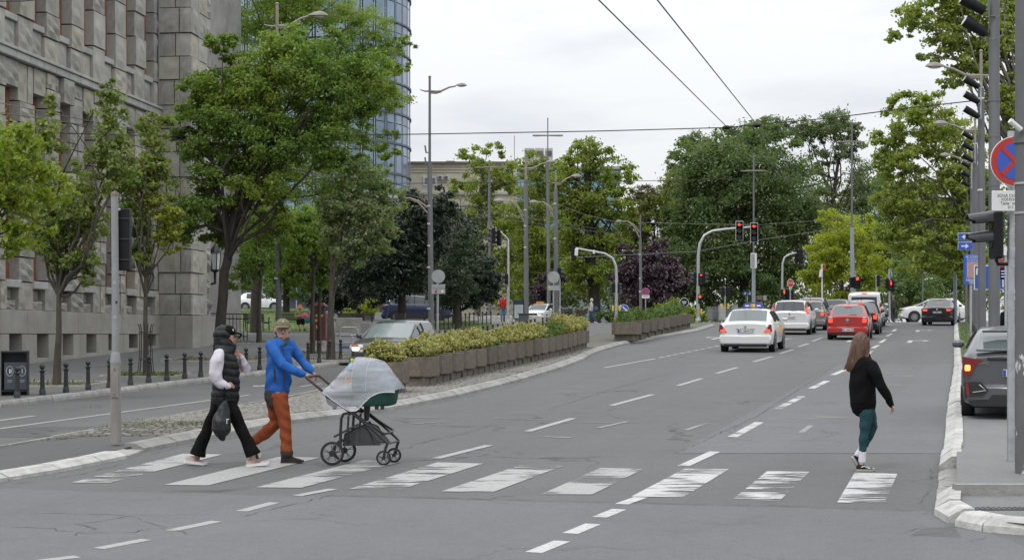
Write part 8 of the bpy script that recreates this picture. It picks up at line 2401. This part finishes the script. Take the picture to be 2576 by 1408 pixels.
MB().tube([a + ex * L * .22 + ez * .05 - ey * .044, a + ex * L * .40 + ez * .065 - ey * .046, a + ex * L * .52 + ez * .045 - ey * .05, a + ex * L * .72 + ez * .035 - ey * .05], .007, 5).build('side_stripe', M_SOLE, so)
for q in range(4): MB().tube([a + ex * L * (.42 + q * .08) + ez * (.085 - q * .012) - ey * .03, a + ex * L * (.44 + q * .08) + ez * (.088 - q * .012) + ey * .02], .004, 4).build('lace', M_SOLE, so)
shoe(gi, f, (232, 1205), (300, 1318), .07, M_CANV, MATS['shoe_sole_offwhite'], .078, .042, sole_t=.026, high=.3)
# ------------------------------------------------------------------ pram
f = Fig(850, 1169.8, 778.8, 877.8, .2204)
pr = empty('pram', f.b, 0, 'dark green pram with black frame and white net draped over its hood', 'pram')
M_FRM = mat('pram_frame_black', (.012, .012, .013), .4); M_LEA = mat('pram_leather', (.055, .030, .022), .55); M_GRN = cloth('pram_green_cloth', (.020, .060, .050)); M_HOOD = cloth('pram_hood_cloth', (.135, .175, .195)); M_LIN = cloth('pram_lining', (.30, .31, .33))
FAR = Vector((.115, .40, .0114))
def fr_(x, y): return f(x, y) + FAR
def pwheel(c, r, tw):
 y = Vector((.0, 1, 0)); n = 28
 m = MB(); ring = [c + Vector((math.cos(2 * PI * k / n) * (r - tw), 0, math.sin(2 * PI * k / n) * (r - tw))) for k in range(n + 1)]
 m.tube(ring, [(tw * .9, tw)] * (n + 1), 8, False, flat=(0, 1, 0)); wo = m.build('wheel', M_TYRE, pr, True)
 m = MB(); ring = [c + Vector((math.cos(2 * PI * k / n) * (r - tw * 2.1), -.004, math.sin(2 * PI * k / n) * (r - tw * 2.1))) for k in range(n + 1)]
 m.tube(ring, [(.012, tw * .22)] * (n + 1), 6, False, flat=(0, 1, 0)); m.build('rim', M_SGR, wo, True)
 for k in range(5):
  a = 2 * PI * k / 5 + .3
  for da in (-.13, .13): MB().cyl(c + Vector((math.cos(a) * r * .2, 0, math.sin(a) * r * .2)), c + Vector((math.cos(a + da) * (r - tw * 2.2), 0, math.sin(a + da) * (r - tw * 2.2))), tw * .25, n=5).build('spoke', M_FRM, wo)
 MB().disc(c, r * .27, y, 14, .05).build('hub', M_FRM, wo)
pwheel(f(258, 1188), .148, .017); pwheel(f(258, 1188) + FAR, .148, .017); pwheel(f(845, 1240), .093, .013); pwheel(f(845, 1240) + FAR * .9, .093, .013)
def both(pts, r, name, m=M_FRM, n=8):
 for o in (Vector((0, 0, 0)), FAR):
  mb = MB(); mb.tube([f(*p) + o for p in pts], r, n); mb.build(name, m, pr, True)
both([(90, 430), (200, 520), (320, 615), (500, 745), (700, 900), (850, 1035), (885, 1075), (880, 1110)], .0165, 'frame_tube')
both([(95, 434), (0, 355), (-40, 322)], .0175, 'handle', M_LEA)
MB().tube([f(-40, 322), f(-48, 315) + FAR * .2, f(-48, 315) + FAR * .8, f(-40, 322) + FAR], .0175, 8).build('handle_bar', M_LEA, pr, True)
both([(352, 1130), (353, 940), (362, 790), (385, 740), (420, 730), (470, 745)], .018, 'rear_leg'); both([(432, 1090), (436, 900), (445, 760)], .014, 'rear_strut')
both([(275, 1000), (420, 925), (560, 855)], .014, 'cross_strut'); both([(880, 1095), (862, 1150), (846, 1240)], .018, 'fork')
MB().tube([f(470, 715) + FAR * .1, f(660, 860) + FAR * .1, f(830, 970) + FAR * .15, f(872, 965) + FAR * .5, f(840, 955) + FAR * .9, f(670, 845) + FAR * .9, f(500, 715) + FAR * .9], .016, 8).build('seat_loop', M_FRM, pr, True)
MB().cyl(f(258, 1188), f(258, 1188) + FAR, .011, n=8).build('axle', M_FRM, pr); MB().cyl(f(885, 1080), f(885, 1080) + FAR, .013, n=8).build('front_bar', M_FRM, pr)
MB().tube([f(580, 830) + FAR * .5, f(590, 640) + FAR * .5], [.03, .045], 10).build('seat_mount', M_FRM, pr)
bk = MB(); V_ = [(395, 965), (570, 872), (640, 900), (800, 1092), (370, 1098)]
n5 = len(V_); bk.add([f(*v) + FAR * .06 for v in V_] + [f(*v) + FAR * .94 for v in V_], [tuple(range(n5)), tuple(range(2 * n5 - 1, n5 - 1, -1)), (3, 8, 9, 4), (4, 9, 5, 0)]); bk.build('basket_mesh', mat('basket_mesh', (.035, .035, .037), .8, alpha=.80, var=.3, vscale=10), pr)
for o in (.05, .95): MB().tube([f(*v) + FAR * o for v in V_ + V_[:1]], .007, 5).build('basket_edge', M_FRM, pr); MB().tube([f(655, 905) + FAR * o, f(735, 1092) + FAR * o], .006, 5).build('basket_edge', M_FRM, pr)
def tub_ring(y, inset, grow=0):
 out = []
 xl = 118 + (y - 480) * .18 + inset; xr = 930 - (y - 480) * .10 - inset; n = 28
 for k in range(n):
  a = 2 * PI * k / n; cx_ = abs(math.cos(a)) ** .55 * (1 if math.cos(a) > 0 else -1); cy_ = abs(math.sin(a)) ** .55 * (1 if math.sin(a) > 0 else -1)
  p = f((xl + xr) / 2 + (xr - xl) / 2 * cx_, y); s_ = .5 - cy_ * (.5 - inset * .0011 + grow)
  out.append(p + FAR * s_)
 return out
def loft_rings(rings, cap=True):
 n = len(rings[0]); m = MB(); vs = [v for r in rings for v in r]
 fs = [(i * n + k, i * n + (k + 1) % n, (i + 1) * n + (k + 1) % n, (i + 1) * n + k) for i in range(len(rings) - 1) for k in range(n)]
 if cap: fs.append(tuple((len(rings) - 1) * n + k for k in range(n)))
 m.add(vs, fs); return m
loft_rings([tub_ring(478, 0), tub_ring(520, 0), tub_ring(600, 4), tub_ring(640, 14), tub_ring(655, 45)]).build('carrycot', M_GRN, pr, True)
loft_rings([tub_ring(478, 2), tub_ring(470, 8), tub_ring(500, 30)]).build('lining', M_LIN, pr, True)
for x in (270, 750, 815): MB().box(f(x, 672) + FAR * .12, (.05, .05, .04), None, .008).build('lug', M_FRM, pr)
def arch(stations, off=0.0, drape=None, n=16, far=1.0):
 """stations (x, ridge_y): half-ellipse across the cot from the near to the far edge"""
 rows = []
 for x, y in stations:
  row = []
  if drape is not None:
   yb = drape(x)
   for t in (1.0, .8, .6, .4, .2): row.append(f(x, 482 + (yb - 482) * t) + Vector((0, -.012 - .020 * t * (1 + .5 * math.sin(x * .05)) - off, 0)))
  for k in range(n + 1):
   a = PI * k / n
   p = f(x, 480 - (480 - y) * math.sin(a) ** .8) + FAR * (.5 - .5 * math.cos(a) * (1 + off * 3))
   p.z += off * math.sin(a); p.y -= off * (1 if k < n / 2 else -1) * abs(math.cos(a)); row.append(p)
  rows.append([tuple(v) for v in row])
 return np.array(rows)
grid_mesh('hood', arch([(478, 128), (520, 122), (600, 125), (690, 138), (770, 160), (830, 230), (890, 320), (935, 420), (948, 470)]), M_HOOD, pr)
for st in ((640, 131), (478, 128)): MB().tube([Vector(v) for v in arch([st], .002)[0]], .006, 5).build('hood_seam', M_LIN, pr)
grid_mesh('apron', arch([(150, 470), (250, 468), (380, 462), (480, 440)], .0), M_HOOD, pr)
M_NET = bpy.data.materials.new('net_tulle'); M_NET.use_nodes = True; _t = M_NET.node_tree; _b = _t.nodes['Principled BSDF']; _b.inputs['Base Color'].default_value = (.74, .73, .79, 1); _b.inputs['Roughness'].default_value = .9; _b.inputs['Specular IOR Level'].default_value = .03
_tr = N(_t, 'ShaderNodeBsdfTransparent'); _ms = N(_t, 'ShaderNodeMixShader'); _tc = N(_t, 'ShaderNodeTexCoord'); _mp = N(_t, 'ShaderNodeMapping'); _mp.inputs['Rotation'].default_value = (0, -.75, 0); _mp.inputs['Scale'].default_value = (.5, .5, 2.6)
_n = N(_t, 'ShaderNodeTexNoise'); _n.inputs['Scale'].default_value = 5.0; _n.inputs['Detail'].default_value = 3; _mr = N(_t, 'ShaderNodeMapRange'); _mr.inputs['From Min'].default_value = .35; _mr.inputs['From Max'].default_value = .75; _mr.inputs['To Min'].default_value = .18; _mr.inputs['To Max'].default_value = .42
_t.links.new(_tc.outputs['Object'], _mp.inputs[0]); _t.links.new(_mp.outputs[0], _n.inputs['Vector']); _t.links.new(_n.outputs['Fac'], _mr.inputs[0]); _t.links.new(_mr.outputs[0], _ms.inputs[0]); _t.links.new(_tr.outputs[0], _ms.inputs[1]); _t.links.new(_b.outputs[0], _ms.inputs[2]); _t.links.new(_ms.outputs[0], _t.nodes['Material Output'].inputs[0])
dr = interp([(150, 490), (240, 560), (330, 620), (400, 675), (480, 712), (540, 700), (600, 640), (660, 565), (740, 515), (820, 492), (900, 488), (975, 492)])
stn = [(150, 470), (200, 405), (260, 330), (320, 262), (380, 195), (430, 140), (470, 106), (540, 106), (620, 114), (700, 128), (775, 150), (810, 190), (850, 250), (890, 310), (930, 375), (960, 425), (974, 470)]
grid_mesh('net', arch(stn, .010, dr), M_NET, pr)
m = MB(); m.tube([Vector(v[0]) for v in arch(stn, .011, dr)], .006, 5, False); m.build('net_hem', mat('net_hem', (.62, .60, .66), .8, alpha=.8), pr, True)
fl_ = np.array([[tuple(f(x, y + s_ * (y2 - y)) + FAR * (.0 if s_ < .7 else .06)) for s_ in (0, .35, .7, 1)] for x, y, y2 in ((112, 490, 520), (128, 520, 620), (160, 540, 690), (200, 560, 715), (260, 580, 745), (330, 620, 750), (365, 660, 690))])
grid_mesh('net_flap', fl_ - np.array([0, .03, 0]), M_NET, pr)
ty_ = empty('hanging_toy', f(420, 250) + f.b, 0, 'soft pram toy with blue body and orange ring hanging under the net', 'toy')
o_ = f(420, 250)
def tb(name, x, y, r, m, d=.10): return MB().ball(f(x, y) - o_ + FAR * d / .4, r, 12, 8).build(name, m, ty_, True)
tb('clip', 447, 130, (.018, .012, .022), mat('toy_lime', (.45, .50, .06), .6)); tb('body', 428, 212, (.035, .03, .05), mat('toy_blue', (.12, .38, .50), .7)); tb('ear', 455, 190, (.012, .01, .02), mat('toy_pink', (.5, .08, .12), .7)); tb('head', 385, 278, (.026, .022, .032), mat('toy_grey_blue', (.22, .32, .38), .7)); tb('leaf', 412, 292, (.012, .008, .022), mat('toy_green', (.15, .4, .2), .7))
m = MB(); m.tube([f(405, 352) - o_ + FAR * .25 + Vector((.024 * math.cos(a), 0, .032 * math.sin(a))) for a in np.linspace(0, 2 * PI, 15)], .012, 6, False); m.build('ring', mat('toy_orange', (.62, .22, .02), .6), ty_, True)
MB().tube([f(447, 130) - o_ + FAR * .25, f(430, 212) - o_ + FAR * .25, f(395, 280) - o_ + FAR * .25, f(405, 330) - o_ + FAR * .25], .005, 5).build('cord', M_SWH, ty_)
# ------------------------------------------------------------------ people farther away
def figure(label, px, py, Y, h, top, legs, hair, dz=.13, face=0.0, stride=.18, arm=(.10, .05), skin=None, build=1.0, hood=None, name='person'):
 """small walking figure; face = heading angle about z (0 = towards us), built 1.75 m tall and scaled"""
 b0 = ground(px, Y, dz)
 if name == 'child': pass
 r = empty('person', b0, face, label, 'person', None, h / 1.75)
 B = MB(); B.ball((0, -.01, 1.60), (.078, .095, .115), 12, 10); B.ball((0, -.10, 1.585), (.014, .02, .022), 8, 6); B.tube([(0, .01, 1.40), (0, 0, 1.53)], .055, 10); B.tube([(0, 0, .9), (0, 0, 1.42)], [(.10, .14), (.09, .15)], 12, flat=(0, 1, 0))
 sd, fw = arm
 for s_, st in ((-1, stride), (1, -stride)):
  B.tube([(s_ * .09, 0, .9), (s_ * .09, -st * .5 - .03, .48), (s_ * .09, -st + (.10 if st < 0 else 0), .08)], [.06, .045, .035], 8)
  B.tube([(s_ * .19, .0, 1.38), (s_ * (.22 + sd), .04 - (fw if fw > .15 else 0) * .2, 1.10), (s_ * (.20 + sd * .3), -fw - (0 if fw > .15 else st * .5), .90 if fw < .15 else 1.12)], [.04, .034, .026], 8)
  hand(B, Vector((s_ * (.20 + sd * .3), -fw - .03 - (0 if fw > .15 else st * .5), .86 if fw < .15 else 1.14)), (0, -.4, -.9) if fw < .15 else (-s_ * .5, -.7, .3), (0, -.9, .3), (-s_, -.1, 0), .9, .8)
 fuse(B, 'body', skin or M_SKIN, r, .012, 2)
 T = MB(); T.tube([(0, 0, .84), (0, 0, 1.0), (0, 0, 1.25), (0, .0, 1.40), (0, 0, 1.46)], [(.135 * build, .185 * build), (.13 * build, .185 * build), (.13 * build, .20 * build), (.11, .18), (.07, .08)], 14, flat=(0, 1, 0))
 for s_, st in ((-1, stride), (1, -stride)): T.tube([(s_ * .17, .0, 1.39), (s_ * (.23 + sd), .04, 1.10), (s_ * (.21 + sd * .35), -fw * .9 - (0 if fw > .15 else st * .45), .95 if fw < .15 else 1.11)], [.07 * build, .062 * build, .045 * build], 10)
 fuse(T, 'jacket', top, r, .016, 3, wrinkle(.008, 15, 26, px))
 T = MB(); T.tube([(0, 0, .80), (0, 0, .94)], [(.12, .165), (.12, .16)], 12, flat=(0, 1, 0))
 for s_, st in ((-1, stride), (1, -stride)): T.tube([(s_ * .085, 0, .86), (s_ * .09, -st * .5 - .03, .48), (s_ * .09, -st + (.08 if st < 0 else 0), .10)], [.085, .07, .062], 10)
 fuse(T, 'trousers', legs, r, .016, 2)
 for s_, st in ((-1, stride), (1, -stride)):
  m = MB(); m.box((s_ * .09, -st - .05 + (.08 if st < 0 else 0), .04), (.085, .26, .08), Euler((-.25 if st < 0 else 0, 0, 0)), .03); m.build('shoe', M_SOLE if hood else M_BROWN, r)
 if hood:
  m = MB(); m.ball((0, .02, 1.61), (.11, .115, .135), 12, 10); m.build('hood', hood, r, True)
 else:
  m = MB(); m.ball((0, .025, 1.635), (.092 * (1.25 if hair is M_HAIRB else 1), .098 * (1.1 if hair is M_HAIRB else 1), .10 * (1.15 if hair is M_HAIRB else 1)), 12, 10); m.build('hair', hair, r, True)
 return r
M_HAIRB = mat('dark_curly_hair', (.030, .018, .015), .8, bump=.8, bscale=30); M_HAIRW = mat('white_hair', (.45, .44, .42), .8); M_HAIRG = mat('grey_short_hair', (.16, .15, .14), .8)
M_RED = cloth('red_tracksuit', (.42, .022, .022)); M_JEAN = cloth('pale_jeans', (.10, .15, .24)); M_CREAM = cloth('cream_jacket', (.44, .42, .36)); M_JEAN2 = cloth('blue_jeans', (.045, .10, .22)); M_GREYJ = cloth('grey_jacket', (.055, .052, .048)); M_GREYT = cloth('grey_trousers', (.04, .042, .045))
r_ = figure('person in red tracksuit top and pale jeans looking at a phone', 1265, 808, 106, 1.72, M_RED, M_JEAN, M_HAIRB, face=.1, stride=.08, arm=(.02, .24))
for s_ in (-1, 1): MB().tube([(s_ * .245, -.02, 1.36), (s_ * .30, -.01, 1.12)], .016, 5).build('white_stripe', M_SOLE, r_)
ph = empty('phone', r_.location + Vector((0, -.30, 1.16)), .1, 'dark phone held up by the person in red', 'phone'); MB().box((0, 0, 0), (.075, .012, .15), Euler((-.5, 0, 0)), .004).build('casing', M_BLK, ph); MB().box((0, .008, .004), (.064, .004, .13), Euler((-.5, 0, 0))).build('screen', M_SGR, ph)
r_ = figure('person in cream hooded jacket and blue jeans walking left with a blue bag', 1488, 806, 113, 1.64, M_CREAM, M_JEAN2, M_HAIRB, dz=0, face=-PI / 2, stride=.26, arm=(.0, .10), hood=M_CREAM)
bg2 = empty('shoulder_bag', r_.location + Vector((.28, -.05, .92)), 0, 'blue shoulder bag on the back of the cream-jacketed walker', 'bag'); b = MB(); b.ball((0, 0, 0), (.15, .07, .16), 12, 8); b.build('sack', cloth('bag_blue', (.04, .11, .22)), bg2, True); MB().tube([(-.06, -.06, .12), (-.16, -.14, .34), (-.26, -.10, .46)], .014, 5).build('strap', cloth('bag_blue', (.04, .11, .22)), bg2)
figure('grey-clothed person with short grey hair standing by the pedestrian signal', 2247, 812, 112, 1.74, M_GREYJ, M_GREYT, M_HAIRG, dz=.05, face=PI + .3, stride=.04, arm=(.03, .05))
r_ = figure('small child in pale grey clothes beside the standing grey-clothed person', 2229, 812, 112, .95, cloth('child_grey', (.20, .20, .20)), M_GREYT, M_HAIRG, dz=.05, face=PI, stride=.03)
figure('white-haired person in a black jacket behind the gunmetal car', 2534, 0, 47, 1.74, M_CBLK, M_GREYT, M_HAIRW, dz=.1, face=PI + .6, stride=.05)
bb = bn.location
r_ = empty('person', (bb.x + .25, bb.y, bb.z), .15, 'seated person in orange bucket hat on the park bench, bags on the lap', 'person')
B = MB(); B.ball((0, .02, 1.12), (.078, .09, .11), 12, 10); B.tube([(0, .04, .95), (0, .03, 1.05)], .05, 8); B.tube([(0, .08, .5), (0, .06, .95)], [(.10, .15), (.09, .14)], 10, flat=(0, 1, 0))
for s_ in (-1, 1):
 B.tube([(s_ * .09, .05, .50), (s_ * .11, -.38, .50), (s_ * .12 + .10, -.36, .10)], [.07, .055, .04], 8); B.tube([(s_ * .18, .05, .92), (s_ * .24, -.05, .68), (s_ * .12 + .16, -.28, .74)], [.045, .04, .032], 8); hand(B, Vector((s_ * .08 + .18, -.32, .75)), (.6, -.6, 0), (0, -.3, -.9), (0, .6, .5), .9, .9)
fuse(B, 'body', M_SKIN, r_, .012, 2)
T = MB(); T.tube([(0, .08, .48), (0, .07, .75), (0, .06, .93), (0, .05, .99)], [(.14, .19), (.15, .20), (.11, .18), (.07, .08)], 12, flat=(0, 1, 0)); [T.tube([(s_ * .17, .05, .92), (s_ * .24, -.03, .72)], [.07, .06], 8) for s_ in (-1, 1)]; fuse(T, 'blouse', mat('patterned_blouse', (.06, .06, .03), .8, var=.9, vscale=28, col2=(.20, .18, .08)), r_, .014, 2)
T = MB(); [T.tube([(s_ * .08, .06, .50), (s_ * .11, -.38, .50), (s_ * .11 + .05, -.40, .30)], [.10, .095, .10], 10) for s_ in (-1, 1)]; fuse(T, 'skirt', M_CBLK, r_, .014, 3)
m = MB(); m.lathe([(.19, 1.13), (.17, 1.16), (.115, 1.19), (.10, 1.27), (.05, 1.30), (.01, 1.305)], 14, (0, .02, 0)); m.build('bucket_hat', cloth('orange_hat', (.50, .17, .05)), r_, 50)
for s_ in (-1, 1): MB().box((s_ * .12 + .11, -.42, .04), (.08, .22, .08), None, .025).build('shoe', M_BROWN, r_)
for nm, lab, c, r, m_ in (('carrier_bag', 'pink and red carrier bag on the lap of the seated person', (.30, -.30, .70), (.20, .12, .18), cloth('bag_pink', (.42, .12, .15), var=.5)), ('shopping_bag', 'pale striped shopping bag held beside the pink carrier bag', (.58, -.26, .66), (.12, .08, .22), cloth('bag_pale', (.30, .36, .38), var=.4)), ('folded_cloth', 'teal folded cloth below the pink carrier bag', (.42, -.38, .50), (.16, .08, .14), cloth('teal_cloth', (.02, .15, .16)))):
 o = MB().ball((0, 0, 0), r, 12, 8).build(nm, m_, None, True); o.location = r_.location + Vector(c); tag(o, lab, 'bag' if 'bag' in nm else 'cloth')
